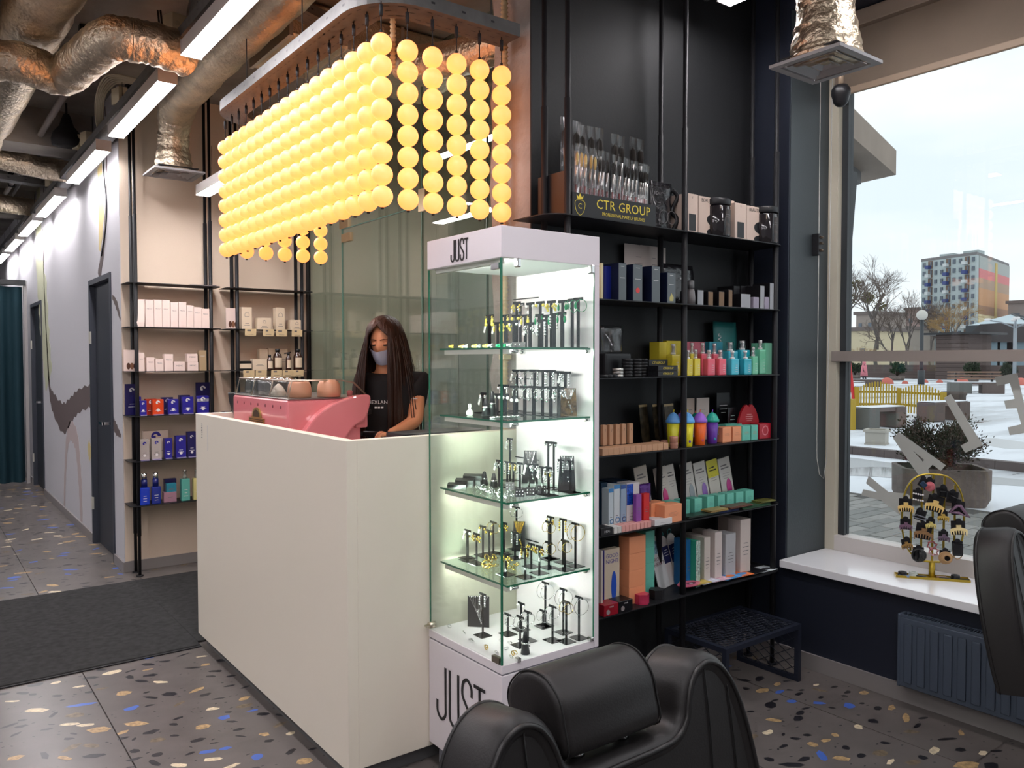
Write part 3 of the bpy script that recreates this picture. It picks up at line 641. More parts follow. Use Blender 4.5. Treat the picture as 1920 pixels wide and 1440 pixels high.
for x, y, rr in ((1.46, 3.62, 0), (1.52, 3.70, .5), (1.40, 3.68, .9)):
    ob('paper_filter', MB().lathe([(.004, .06), (.02, .045), (.045, .002), (.043, .002), (.018, .043)], 16).mesh('paper_filter', pm('cup_white', (.75, .68, .58), .5)), None, (x, y, 1.3265), 'small white cup upside down behind the tan cups', 'cup', 'white cups on the coffee machine')
ob('milk_tube', MB().lathe([(.012, 0), (.014, .025), (.006, .03)], 12).mesh('milk_tube', pm('dusty_red', (.4, .12, .12), .4)), None, (1.66, 3.46, 1.327), 'small dusty red cap on the right end of the coffee machine', 'cap')
k = thing('coffee_grinder', 'black coffee grinder hopper at the far end of the coffee machine', 'coffee grinder', (1.42, 4.285, .94))
MB().lathe([(.03, .15), (.032, .25), (.055, .33), (.062, .38), (.06, .385), (.05, .38)], 20).build('hopper', BLACK, k); MB().lathe([(.05, 0), (.05, .16)], 20).build('base', BLACK, k)
k = thing('knock_tray', 'black rubber tray on the counter beside the right hand of the barista', 'tray', (1.66, 2.86, 1.12))
MB().bbox(-.10, .3, -.09, .06, .05, .085, .01).build('tray', BLACK, k); MB().box(-.05, .2, -.06, .03, -.18, .05).build('stand', BLACK, k)
# ================================================================= PERSON
SKIN = pm('skin', sr(226, 160, 120), .5)
def skin_mesh(name, V, E, R_, mat, sub=2):
    me = bpy.data.meshes.new(name); me.from_pydata(V, E, []); o = bpy.data.objects.new(name, me); COL.objects.link(o)
    m = o.modifiers.new('s', 'SKIN'); m.use_smooth_shade = True
    for i, r in enumerate(R_):
        d = me.skin_vertices[0].data[i]; d.radius = r if isinstance(r, tuple) else (r, r)
    me.skin_vertices[0].data[0].use_root = True
    s = o.modifiers.new('u', 'SUBSURF'); s.levels = sub; s.render_levels = sub
    dg = bpy.context.evaluated_depsgraph_get(); out = bpy.data.meshes.new_from_object(o.evaluated_get(dg)); out.name = name
    bpy.data.objects.remove(o); bpy.data.meshes.remove(me)
    out.materials.clear(); out.materials.append(mat)
    for p in out.polygons: p.use_smooth = True
    return out
per = thing('person', 'person with long dark hair, blue face mask and black t-shirt working behind the counter', 'person', (2.12, 3.68, 0))
O = Vector((2.12, 3.68, 0))
fd = Vector((-.78, -.62, 0)).normalized(); lf = Vector((fd.y*-1, fd.x, 0))   # facing, and her right
lf = Vector((-.62, .78, 0)).normalized()                                      # points away from the camera (her right side)
ctr = Vector((2.01, 3.70, 0))
def b_(f, s, z): return ctr+fd*f+lf*s+Vector((0, 0, z))
V = [b_(0, 0, .95), b_(0, 0, 1.10), b_(.01, 0, 1.26), b_(.02, 0, 1.385), b_(.03, 0, 1.45), b_(.04, 0, 1.55), b_(.05, 0, 1.62),
     b_(.0, -.142, 1.38), Vector((2.045, 3.51, 1.187)), Vector((1.885, 3.43, 1.15)), Vector((1.845, 3.42, 1.14)),
     b_(.0, .135, 1.375), b_(.04, .2, 1.16), b_(.26, .15, 1.12), b_(.3, .13, 1.12),
     b_(0, -.09, .88), b_(.01, -.1, .48), b_(0, -.1, .06), b_(.12, -.1, .035), b_(0, .09, .88), b_(.01, .1, .48), b_(0, .1, .06), b_(.12, .1, .035)]
E_ = [(0, 1), (1, 2), (2, 3), (3, 4), (4, 5), (5, 6), (3, 7), (7, 8), (8, 9), (9, 10), (3, 11), (11, 12), (12, 13), (13, 14), (0, 15), (15, 16), (16, 17), (17, 18), (0, 19), (19, 20), (20, 21), (21, 22)]
R_ = [.13, .115, .12, .08, .05, .075, .07, .05, .043, .026, .028, .055, .043, .026, .028, .085, .055, .04, .03, .085, .055, .04, .03]
bmz = skin_mesh('body', [v-O for v in V], E_, R_, SKIN)
ob('body', bmz, per)
# fingers closed round the portafilter handle
for hi, (hx, tgt) in enumerate(((Vector((1.84, 3.42, 1.14)), Vector((-1, .25, 0))), (b_(.3, .13, 1.12), Vector((-1, -.1, 0))))):
    d = tgt.normalized(); sd = Vector((-d.y, d.x, 0))
    for k in range(5):
        off = sd*(.024-.016*k) if k < 4 else sd*.034+d*-.02
        l = [.034, .038, .036, .028, .03][k]; st = hx+off-O+d*.01
        pts = [st, st+d*l*.8+Vector((0, 0, .006)), st+d*l*1.3+Vector((0, 0, -.018)), st+d*l*1.1+Vector((0, 0, -.036))] if k < 4 else [st, st+d*l*.7+Vector((0, 0, .004)), st+d*l*1.3-sd*.01, st+d*l*1.7-sd*.018]
        MB().tube(cr_spline(pts, 3, False), [.0095]*5+[.0085]*3+[.0075, .006], 8).build('finger', SKIN, per)
# head: shaped ellipsoid with face
hc = b_(.065, 0, 1.595)-O
ax_f = (fd+Vector((0, 0, -.28))).normalized(); ax_u = (Vector((0, 0, 1))+fd*.28).normalized(); ax_s = ax_f.cross(ax_u).normalized()  # side = her left (towards camera) or right
HM = Matrix.Translation(hc) @ Matrix((ax_f, ax_s, ax_u)).transposed().to_4x4()
hd = MB(); n, m_ = 28, 22; vs = []
for i in range(m_+1):
    ph = pi*i/m_
    for j in range(n):
        th = 2*pi*j/n; x, y, z = sin(ph)*cos(th), sin(ph)*sin(th), cos(ph)
        w_ = 1-.28*max(0, -z)**1.3; X_, Y_, Z_ = x*.092*(1-.1*max(0, -z)), y*.073*w_, z*.112
        if x > 0:
            nz_ = math.exp(-((y/.16)**2))*math.exp(-(((z+.12)/.2)**2)); X_ += .020*nz_
            X_ += .006*math.exp(-((y/.3)**2))*math.exp(-(((z+.62)/.12)**2))
            for e_ in (-.42, .42): X_ -= .008*math.exp(-(((y-e_)/.2)**2))*math.exp(-(((z-.08)/.13)**2))
        vs.append(HM @ Vector((X_, Y_, Z_)))
fs = [(i*n+j, (i+1)*n+j, (i+1)*n+(j+1) % n, i*n+(j+1) % n) for i in range(m_) for j in range(n)]
hd.add(vs, fs, True).build('head', SKIN, per)
for e_ in (-1, 1):
    MB().sphere(HM @ Vector((.0765, e_*.030, .004)), .0108, 12, 8).build('eye', pm('eyeball', (.35, .27, .23), .3), per)
    MB().sphere(HM @ Vector((.0772, e_*.030, .0068)), .0115, 12, 8, (1, 1.35, .85)).build('eyelid', pm('eyelid', sr(206, 142, 106), .5), per)
    MB().tube([HM @ Vector((.0885-.007*t*t, e_*.030+.015*t, -.001+.0015*t*t)) for t in (-1, -.5, 0, .5, 1)], [.001, .0022, .0025, .0022, .001], 6).build('eyelashes', pm('lashes', (.01, .007, .006), .6), per)
    MB().tube([HM @ Vector((.091-.008*max(0, t), e_*(.03+.02*t), .027+.004*(1-t*t))) for t in (-1, 0, 1)], [.002, .003, .0012], 6).build('eyebrow', pm('brow', sr(66, 38, 24), .7), per)
    MB().sphere(HM @ Vector((-.005, e_*.074, -.005)), .026, 10, 8, (.6, .25, 1)).build('ear', SKIN, per)
MB().tube([HM @ Vector((.09, y, -.062)) for y in (-.022, 0, .022)], [.002, .005, .002], 6).build('mouth', pm('lips', sr(180, 90, 80), .5), per)
# face mask
mk = MB(); vs = []; nn, mm = 15, 9
for i in range(mm):
    for j in range(nn):
        v = i/(mm-1); a = (j/(nn-1)-.5)*2.5; zz = -.026-.082*v+.006*abs(a)
        r = 1-.45*v**2.2; x = cos(a)*.102*(1-.22*v*v)+(.022*math.exp(-(a/.3)**2)*(1-v)); y = sin(a)*.082*(1-.25*v)
        x += .0018*sin(v*22); vs.append(HM @ Vector((x, y, zz)))
fs = [(i*nn+j, (i+1)*nn+j, (i+1)*nn+j+1, i*nn+j+1) for i in range(mm-1) for j in range(nn-1)]
mk.add(vs, fs, True)
mk.tube([HM @ Vector((.028, .084, -.03)), HM @ Vector((.0, .081, .01)), HM @ Vector((-.012, .079, -.01))], .0015, 5).build('face_mask', pm('mask_blue', sr(196, 202, 224), .8), per)
# long hair: sheets hanging from a centre parting
HAIR = pm('dark_hair', sr(50, 28, 18), .42, vary=.5, vscale=30, stretch=(1, 1, .04), bump=.5, bscale=60)
hr = MB(); rows, cols = 34, 60; rh = random.Random(5); jit = [rh.uniform(-1, 1) for _ in range(cols)]
topz = .128
vs = []
for i in range(rows):
    v = i/(rows-1)
    for j in range(cols):
        a = (j/(cols-1)-.5)*2*pi*(1. if v < .13 else max(.80, 1-(v-.13)*1.9))        # 0 = back of head
        side = abs(a)/pi
        if v < .25:
            q = v/.25*pi/2
            r = sin(q); px_, py_, pz_ = -cos(a)*.104*r, -sin(a)*.088*r, .04+cos(q)*(.088)
            if side > .5: pz_ -= 0
            pt = HM @ Vector((px_+.004, py_, pz_))
            # parting
            pt = pt+Vector((0, 0, 0))
        else:
            w2 = (v-.25)/.75
            base = HM @ Vector((-cos(a)*.104+.004, -sin(a)*.088, .04))
            lenf = (.60 if side < .6 else .60-.1*(side-.6))+.03*jit[j]
            out = Vector((base.x-hc.x, base.y-hc.y, 0)).normalized()
            fl_ = .075*sin(min(1, w2*1.15)*pi/2)*(1.15 if side > .35 else .9)
            if side > .62: fl_ -= .075*w2
            fl_ *= 1-.75*max(0., out.dot(Vector((-.3, -.95, 0))))
            pt = base+out*(fl_+.004*sin(j*2.4+w2*3))+Vector((0, 0, -lenf*w2))
            pt += -fd*(.02*w2 if side < .6 else -.01*w2)
        vs.append(pt)
fs = [(i*cols+j, (i+1)*cols+j, (i+1)*cols+j+1, i*cols+j+1) for i in range(rows-1) for j in range(cols-1)]
hb = bmesh.new(); bv = [hb.verts.new(v) for v in vs]
for f in fs: hb.faces.new([bv[i] for i in f])
bmesh.ops.remove_doubles(hb, verts=hb.verts[:], dist=.0004); bmesh.ops.solidify(hb, geom=hb.faces[:], thickness=.006)
hr.bm(hb, smooth=True)
for k in range(70):                     # loose strands over the sheets
    a = rh.uniform(-1, 1)*pi*.8; b0 = HM @ Vector((-cos(a)*.106, -sin(a)*.09, .04)); out = Vector((b0.x-hc.x, b0.y-hc.y, 0)).normalized(); l_ = rh.uniform(.5, .64); f_ = rh.uniform(.06, .1)
    s_ = -.06 if abs(a) > pi*.62 else 0
    hr.tube(cr_spline([HM @ Vector((-cos(a)*.05, -sin(a)*.045, .118)), b0+out*.004, b0+out*f_*.6+Vector((0, 0, -l_*.35)), b0+out*(f_+s_*.6)+Vector((0, 0, -l_*.75)), b0+out*(f_+s_)+Vector((0, 0, -l_))], 5, False), .0022, 4)
hr.build('hair', HAIR, per)
# t-shirt and dark trousers over the body
TS = pm('tshirt_black', (.012, .012, .014), .85)
def wrap(name, idx, R2, mat, edges, sub=2):
    mp_ = {a: i for i, a in enumerate(idx)}
    return ob(name, skin_mesh(name, [V[a]-O if not isinstance(a, tuple) else Vector(a)-O for a in idx], [(mp_[a], mp_[b]) for a, b in edges], R2, mat, sub), per)
sl1 = tuple(V[7]*.45+V[8]*.55); sl2 = tuple(V[11]*.45+V[12]*.55); tb = tuple(b_(.01, 0, 1.05)); nk = tuple(b_(.02, 0, 1.425))
wrap('t_shirt', [2, tb, 3, nk, 7, sl1, 11, sl2], [.145, .128, .12, .078, .09, .07, .09, .07], TS, [(2, tb), (2, 3), (3, nk), (3, 7), (7, sl1), (3, 11), (11, sl2)])
wrap('trousers', [0, 15, 16, 17, 19, 20, 21], [.15, .11, .075, .06, .11, .075, .06], pm('trousers_black', (.014, .014, .017), .8), [(0, 15), (15, 16), (16, 17), (0, 19), (19, 20), (20, 21)])
MB().tube([b_(.14*cos(a*pi/12), .14*sin(a*pi/12), 1.03)-O for a in range(24)], .014, 6, True).build('belt', BLACK, per)
lt = MB(); fp = b_(.155, .0, 1.285)-O
yaw_f = atan2(fd.x, -fd.y)
text_mb(lt, 'HEXLANS', .026, FR(fp, yaw_f+.25), sx=1.0); [lt.box(-.022+.016*q_, -.010+.016*q_, -.004, .004, 0, .001, FR(fp+Vector((0, 0, -.026)), yaw_f+.25)) for q_ in range(3)]
lt.build('lettering', WHITEINK, per)
MB().box(-.014, .014, -.003, .003, -.002, .002, Matrix.Translation(Vector(sl1)-O+Vector((-.04, -.055, .03))) @ Matrix.Rotation(-.3, 4, 'Z')).build('sleeve_label', WHITEINK, per)
# ================================================================= JEWELLERY CASE
CX0, CX1, CY0, CY1 = 1.524, 1.954, 2.07, 2.526
LAM = pm('case_white', sr(230, 223, 227), .4)
GREYV = pm('case_groove', (.25, .25, .28), .6)
LEDM = pm('led_strip', (.9, .9, .85), .5, emit=(.98, 1., .93), es=LED_E)
case = thing('display_case', 'tall white and glass jewellery display case lettered JUST at the end of the counter', 'display case', (CX0, CY0, 0))
def cb(name, x0, x1, y0, y1, z0, z1, m, bev=0, **k):
    mb = MB(); (mb.bbox(x0-CX0, x1-CX0, y0-CY0, y1-CY0, z0, z1, bev, 1) if bev else mb.box(x0-CX0, x1-CX0, y0-CY0, y1-CY0, z0, z1))
    return mb.build(name, m, case, **k)
cb('plinth', CX0+.03, CX1-.03, CY0+.03, CY1-.02, .001, .08, GREYV)
cb('base_cabinet', CX0, CX1-.001, CY0, CY1, .08, .468, LAM, .0015)
cb('groove', CX0+.004, CX1-.004, CY0+.004, CY1-.004, .468, .474, GREYV)
cb('display_floor', CX0, CX1-.024, CY0, CY1, .474, .502, LAM, .001)
cb('header', CX0, CX1-.0002, CY0, CY1, 1.828, 1.93, LAM, .001)
cb('side_panel', CX1-.022, CX1, CY0+.0005, CY1, .4745, 1.8275, LAM, .001)
cb('glass_door', CX0+.001, CX0+.006, CY0+.008, CY1-.004, .505, 1.824, CASEGL)
cb('glass_front', CX0+.01, CX1-.024, CY0+.001, CY0+.006, .503, 1.827, CASEGL)
cb('glass_back', CX0+.01, CX1-.024, CY1-.007, CY1-.002, .503, 1.827, CASEGL)
e = MB()
e.box(.0005, .0065, .0015, .0075, .503, 1.826).box(.001, .006, .448, .4515, .505, 1.824).box(CX1-CX0-.0245, CX1-CX0-.0225, .001, .006, .503, 1.827)
e.build('glass_edges', EDGE, case)
for i, (z) in enumerate((.512, 1.80)): MB().box(-.002, .012, .012, .055, z-.008, z+.012).build('hinge', CHROME if i else pm('dark_nickel', (.2, .18, .15), .3, .9), case)
for x in (.07, .395):
    MB().bbox(x-.008, x+.008, -.006, .016, 1.80, 1.83, .003, 1).build('glass_clip', CHROME, case); MB().bbox(x-.008, x+.008, -.006, .016, .498, .515, .003, 1).build('glass_clip', CHROME, case)
MB().cyl((-.016, .43, .525), (.01, .43, .525), .012, 12).box(-.03, -.016, .422, .438, .522, .528).build('lock', pm('lock_nickel', (.6, .56, .45), .3, .95), case)
def just(h, w, t, M):
    """the tall condensed word JUST as rounded strokes"""
    mb = MB(); r = t/2; W_ = w/4.55; x = -w/2
    def st(P):
        P = [Vector((p[0], p[1], 0)) for p in P]
        c = cr_spline(P, 5, False) if len(P) > 2 else P
        n = len(c); lo = []; hi = []
        for i, p in enumerate(c):
            d = (c[min(i+1, n-1)]-c[max(i-1, 0)]).normalized(); q = Vector((-d.y, d.x, 0)); lo.append(p-q*r); hi.append(p+q*r)
        vs = [M @ v for v in lo+hi]+[M @ (v+Vector((0, 0, .0015))) for v in lo+hi]
        fs = [(n*2+i, n*2+i+1, n*3+i+1, n*3+i) for i in range(n-1)]+[(i, i+1, 2*n+i+1, 2*n+i) for i in range(n-1)]+[(n+i, 3*n+i, 3*n+i+1, n+i+1) for i in range(n-1)]
        mb.add(vs, fs, False)
    a = W_*.8; H_ = h/2; k = a*.5
    st([(x, -H_*.35), (x, -H_+k), (x+k*.35, -H_+k*.35), (x+k, -H_), (x+a-k*.35, -H_+k*.35), (x+a, -H_+k), (x+a, -H_*.4), (x+a, H_)])
    x += W_*1.2
    st([(x, H_), (x, 0), (x, -H_+k), (x+k*.35, -H_+k*.35), (x+k, -H_), (x+a-k*.35, -H_+k*.35), (x+a, -H_+k), (x+a, 0), (x+a, H_)])
    x += W_*1.2
    st([(x+a, H_*.45), (x+a, H_-k), (x+a-k*.35, H_-k*.35), (x+k, H_), (x+k*.35, H_-k*.35), (x, H_-k), (x, H_*.35), (x+a*.5, 0), (x+a, -H_*.35), (x+a, -H_+k), (x+a-k*.35, -H_+k*.35), (x+k, -H_), (x+k*.35, -H_+k*.35), (x, -H_+k), (x, -H_*.45)])
    x += W_*1.1
    st([(x-W_*.1, H_-r), (x+a*1.1, H_-r)]); st([(x+a*.5, H_-r), (x+a*.5, -H_)])
    return mb
just(.073, .112, .006, FR((-.0008, .238, 1.877), LEFTFACE)).build('lettering', INK, case)
just(.195, .315, .0115, FR((-.0008, .238, .295), LEFTFACE)).build('lettering', INK, case)
SH = [1.540, 1.298, 1.03, .756]; SX0, SX1, SY0, SY1 = 1.560, 1.928, 2.088, 2.50
SHG = glass_mat('shelf_glass', (.84, .95, .9), 0, 1.5)
for i, z in enumerate(SH):
    s = cb('glass_shelf', SX0, SX1, SY0, SY1, z-.006, z, SHG)
    MB().box(SX0-CX0-.0006, SX0-CX0, .018, .43, z-.0062, z+.0002).box(SX0-CX0, SX1-CX0, .0174, .018, z-.0062, z+.0002).build('polished_edge', EDGE, s)
    l = MB().box(SX0-CX0+.001, SX0-CX0+.016, .022, .40, z-.022, z-.0065).build('led_bar', pm('led_housing', (.75, .72, .65), .4, .3), case)
    MB().box(SX0-CX0+.016, SX0-CX0+.0175, .026, .396, z-.020, z-.009).build('led_strip', LEDM, l)
    for x, y in ((SX0-CX0+.03, .022), (SX1-CX0-.004, .03), (SX1-CX0-.004, .40)):
        MB().cyl((x+.016, y, z-.013), (x-.012, y, z-.013), .006, 10).build('shelf_bracket', CHROME, case)
l = MB().box(.02, .035, .03, .43, 1.812, 1.8275).build('led_bar', pm('led_housing', (.75, .72, .65), .4, .3), case)
MB().box(.035, .0365, .034, .426, 1.814, 1.826).build('led_strip', LEDM, l)
# ---- stands and jewellery
ACR = pm('black_acrylic', (.012, .012, .014), .12)
levels = ['top glass shelf', 'second glass shelf', 'third glass shelf', 'fourth glass shelf', 'white floor']
STN = {}
def earring(kind):
    mb = MB()
    if kind == 'hoop': mb.torus((0, 0, -.016), .015, .0009, 18, 5, Matrix.Rotation(pi/2, 3, 'X').to_4x4())
    elif kind == 'bighoop': mb.torus((0, 0, -.024), .023, .001, 22, 5, Matrix.Rotation(pi/2, 3, 'X').to_4x4())
    elif kind == 'drop': mb.torus((0, 0, -.003), .003, .0007, 8, 4, Matrix.Rotation(pi/2, 3, 'X').to_4x4()).sphere((0, 0, -.014), .006, 8, 6, (.7, .4, 1.4))
    elif kind == 'chain': 
        for k in range(5): mb.sphere((0, 0, -.004-.007*k), .0032, 6, 5)
    elif kind == 'cluster':
        for a, b in ((0, -.006), (.005, -.01), (-.005, -.011), (0, -.016), (.003, -.02)): mb.sphere((a, 0, b), .0036, 6, 5)
    else: mb.sphere((0, 0, -.006), .0045, 8, 6)
    return mb
EMES = {}
JM = {'gold': GOLD, 'silver': SILVER, 'green': pm('emerald', (.0, .25, .09), .1, coat=.5), 'yellow': pm('citrine', (.75, .6, .1), .1, coat=.5), 'pearl': pm('pearl', (.85, .82, .8), .2)}
cnt = {}
def tstand(x, y, z, h, lvl, kind='hoop', mat='silver', tag=False, w=.036, base=True, sw=.0035, where=None, desc=None):
    n = cnt.get(lvl, 0)+1; cnt[lvl] = n
    t = thing('earring_stand', where or ('%s black T-shaped earring stand on the %s of the case' % (desc or 'tall' if h > .1 else 'short', levels[lvl])), 'jewelry stand', (x, y, z+.0004), group='earring stands on the '+levels[lvl])
    sw = {0: .0072, 1: .006}.get(lvl, .0045); w = w*{0: 1.35, 1: 1.2}.get(lvl, 1.1); ch_ = {0: .010, 1: .009}.get(lvl, .0075)
    MB().box(-.024, .024, -.027, .027, 0, .002).build('base', ACR, t)
    MB().box(-.0015, .0015, -sw, sw, .002, h).build('post', ACR, t)
    MB().box(-.0016, .0016, -w/2, w/2, h-.0005, h+ch_).build('crossbar', ACR, t)
    k = (kind, mat)
    if k not in EMES: EMES[k] = earring(kind).mesh('earring', JM[mat])
    e = thing('earrings', '%s %s earrings on a black stand on the %s' % (mat, {'hoop': 'hoop', 'bighoop': 'large hoop', 'drop': 'drop', 'chain': 'long dangling', 'cluster': 'cluster', 'stud': 'stud'}[kind], levels[lvl]), 'earrings', (x-.003, y, z+h+.004), group='%s earrings on the %s' % (mat, levels[lvl]))
    for s in (-1, 1):
        q = ob('earring', EMES[k], e, (0, s*w*.42, 0), rz=.2*s); q.scale = (1.45,)*3 if lvl < 2 else (1.25,)*3
    if tag:
        if 'tag' not in EMES: EMES['tag'] = MB().box(-.0004, .0004, -.005, .005, -.032, -.004).mesh('price_tag', PAPER)
        g = ob('price_tag', EMES['tag'], e, (-.001, w*.42, -.008)); g.rotation_euler = (.35, 0, 0)
zz_ = lambda x, y, oy: (790+x/5.3333, oy+y/5.3333)
side = ['leftmost', 'second from the left', 'third from the left', 'fourth from the left', 'fifth from the left', 'sixth from the left', 'seventh from the left', 'eighth from the left', 'ninth from the left', 'tenth from the left', 'eleventh from the left', 'twelfth from the left', 'thirteenth from the left', 'fourteenth from the left', 'fifteenth from the left', 'sixteenth from the left', 'seventeenth from the left', 'eighteenth from the left', 'rightmost']
def row_px(lst, oy, z, lvl, w=.036):
    """stands whose foot is seen on the glass"""
    lst = sorted(lst, key=lambda a: a[0])
    for i, (bx_, by_, ty, kind, mat, tag) in enumerate(lst):
        p = at(*zz_(bx_, by_, oy), Z=z); x = min(max(p.x, SX0+.025), SX1-.025); y = min(max(p.y, SY0+.028), SY1-.028)
        h = at(*zz_(bx_, ty, oy), Y=y).z-z-.005
        tstand(x, y, z, max(.03, h), lvl, kind, mat, tag, w, where='%s black T-shaped earring stand on the %s of the case' % (('%s' % side[i]) if i < 12 else 'one of the rightmost', levels[lvl]))
row_px([(347, 850, 655, 'stud', 'gold', 0), (465, 910, 610, 'stud', 'pearl', 1), (553, 945, 645, 'cluster', 'gold', 0), (585, 850, 575, 'stud', 'gold', 1), (640, 815, 540, 'hoop', 'gold', 0), (680, 885, 612, 'stud', 'gold', 0), (827, 850, 535, 'cluster', 'gold', 1), (905, 785, 385, 'hoop', 'silver', 0),
        (937, 890, 630, 'chain', 'silver', 0), (845, 1055, 845, 'cluster', 'gold', 0), (1040, 1080, 790, 'drop', 'gold', 1)], 880, SH[3], 3)
cnt_ = len(side)
for i, (bx_, by_, ty, kind, mat, tag) in enumerate([(1100, 975, 745, 'cluster', 'gold', 0), (1180, 1040, 770, 'cluster', 'gold', 0), (1275, 985, 730, 'hoop', 'gold', 0), (1275, 900, 525, 'hoop', 'gold', 0), (1390, 875, 460, 'drop', 'gold', 1), (1435, 1005, 712, 'hoop', 'gold', 0), (1480, 920, 490, 'chain', 'gold', 0), (1615, 955, 530, 'bighoop', 'gold', 0)]):
    p = at(*zz_(bx_, by_, 880), Z=SH[3]); x = min(p.x, SX1-.025); y = min(max(p.y, SY0+.028), SY1-.028)
    h = at(*zz_(bx_, ty, 880), Y=y).z-SH[3]-.005
    tstand(x, y, SH[3], h, 3, kind, mat, tag, where='%s black T-shaped stand in the right half of the fourth glass shelf' % side[i])
row_px([(615, 490, 72, 'chain', 'silver', 0), (865, 475, 275, 'hoop', 'silver', 0), (1000, 430, 165, 'stud', 'pearl', 0), (988, 590, 300, 'hoop', 'silver', 0), (1065, 540, 250, 'hoop', 'silver', 0), (1218, 400, 240, 'hoop', 'silver', 0), (1240, 390, -40, 'bighoop', 'silver', 0), (1312, 540, 195, 'hoop', 'silver', 0), (1420, 460, 25, 'bighoop', 'silver', 0), (1505, 575, 135, 'hoop', 'gold', 1), (1625, 535, 92, 'bighoop', 'silver', 0)], 1100, .502, 4)
# top two shelves are seen from just above or below: rows along the side panel
def row_x(lst, oy, z, X, lvl, rown, w=.04, kinds=()):
    for i, (bx_, ty) in enumerate(lst):
        p = at(*zz_(bx_, ty, oy), X=X); y = min(max(p.y, SY0+.028), SY1-.028); kd, mt, tg = kinds[i % len(kinds)]
        tstand(X, y, z, p.z-z-.006, lvl, kd, mt, tg, w, where='%s black T-shaped stand in the %s row of the %s' % (side[i], rown, levels[lvl]))
row_x([(865, 850), (990, 855), (1090, 850), (1190, 838), (1300, 830), (1415, 826), (1510, 812), (1580, 800)], 410, SH[0], 1.895, 0, 'back', .036, [('cluster', 'yellow', 1), ('hoop', 'silver', 0), ('stud', 'pearl', 0), ('stud', 'yellow', 0), ('cluster', 'yellow', 0), ('drop', 'green', 0), ('drop', 'green', 0), ('hoop', 'green', 0)])
row_x([(840, 970), (945, 972), (1040, 970), (1180, 965), (1250, 972), (1330, 955), (1405, 945)], 410, SH[0], 1.835, 0, 'middle', .034, [('drop', 'yellow', 0), ('stud', 'yellow', 0), ('drop', 'yellow', 1), ('drop', 'green', 0), ('drop', 'green', 1), ('chain', 'silver', 0), ('drop', 'green', 0)])
row_x([(480, 1045), (672, 972), (765, 1045), (850, 1030), (925, 1030), (1085, 1050), (1205, 1020)], 410, SH[0], 1.765, 0, 'front', .036, [('stud', 'yellow', 1), ('drop', 'yellow', 0), ('drop', 'yellow', 1), ('cluster', 'yellow', 0), ('stud', 'silver', 0), ('cluster', 'silver', 1), ('chain', 'silver', 1)])
row_x([(870, 290), (955, 290), (1040, 290), (1130, 290), (1215, 295), (1290, 295), (1370, 305), (1440, 310)], 640, SH[1], 1.895, 1, 'back', .05, [('chain', 'silver', 1), ('chain', 'silver', 0), ('bighoop', 'silver', 0), ('bighoop', 'silver', 0), ('chain', 'silver', 0), ('chain', 'silver', 0), ('cluster', 'silver', 0), ('chain', 'silver', 1)])
row_x([(705, 435), (830, 440), (930, 452), (1030, 455), (1120, 455), (1210, 460), (1300, 460), (1380, 462)], 640, SH[1], 1.825, 1, 'middle', .045, [('stud', 'silver', 0), ('chain', 'silver', 0), ('hoop', 'silver', 0), ('hoop', 'silver', 0), ('chain', 'silver', 1), ('hoop', 'silver', 0), ('chain', 'silver', 0), ('cluster', 'silver', 1)])
row_x([(368, 515), (552, 520), (620, 520), (760, 530), (845, 535), (935, 560)], 640, SH[1], 1.735, 1, 'front', .03, [('stud', 'silver', 1), ('stud', 'silver', 1), ('stud', 'silver', 0), ('stud', 'pearl', 0), ('stud', 'pearl', 0), ('stud', 'pearl', 0)])
row_x([(860, 968), (1270, 1005), (1325, 1010), (1395, 1185), (1500, 1200), (1560, 1210)], 640, SH[2], 1.86, 2, 'back', .03, [('chain', 'silver', 1), ('stud', 'silver', 0), ('stud', 'silver', 0), ('chain', 'silver', 0), ('drop', 'silver', 0), ('drop', 'silver', 0)])
row_x([(775, 1190), (860, 1205), (920, 1215), (985, 1215), (1075, 1225), (1140, 1225), (1210, 1255), (1290, 1260), (1350, 1290), (1430, 1300)], 640, SH[2], 1.76, 2, 'front', .03, [('cluster', 'silver', 1), ('chain', 'silver', 0), ('drop', 'gold', 0), ('hoop', 'silver', 0), ('stud', 'pearl', 1), ('cluster', 'silver', 0), ('chain', 'silver', 1)])
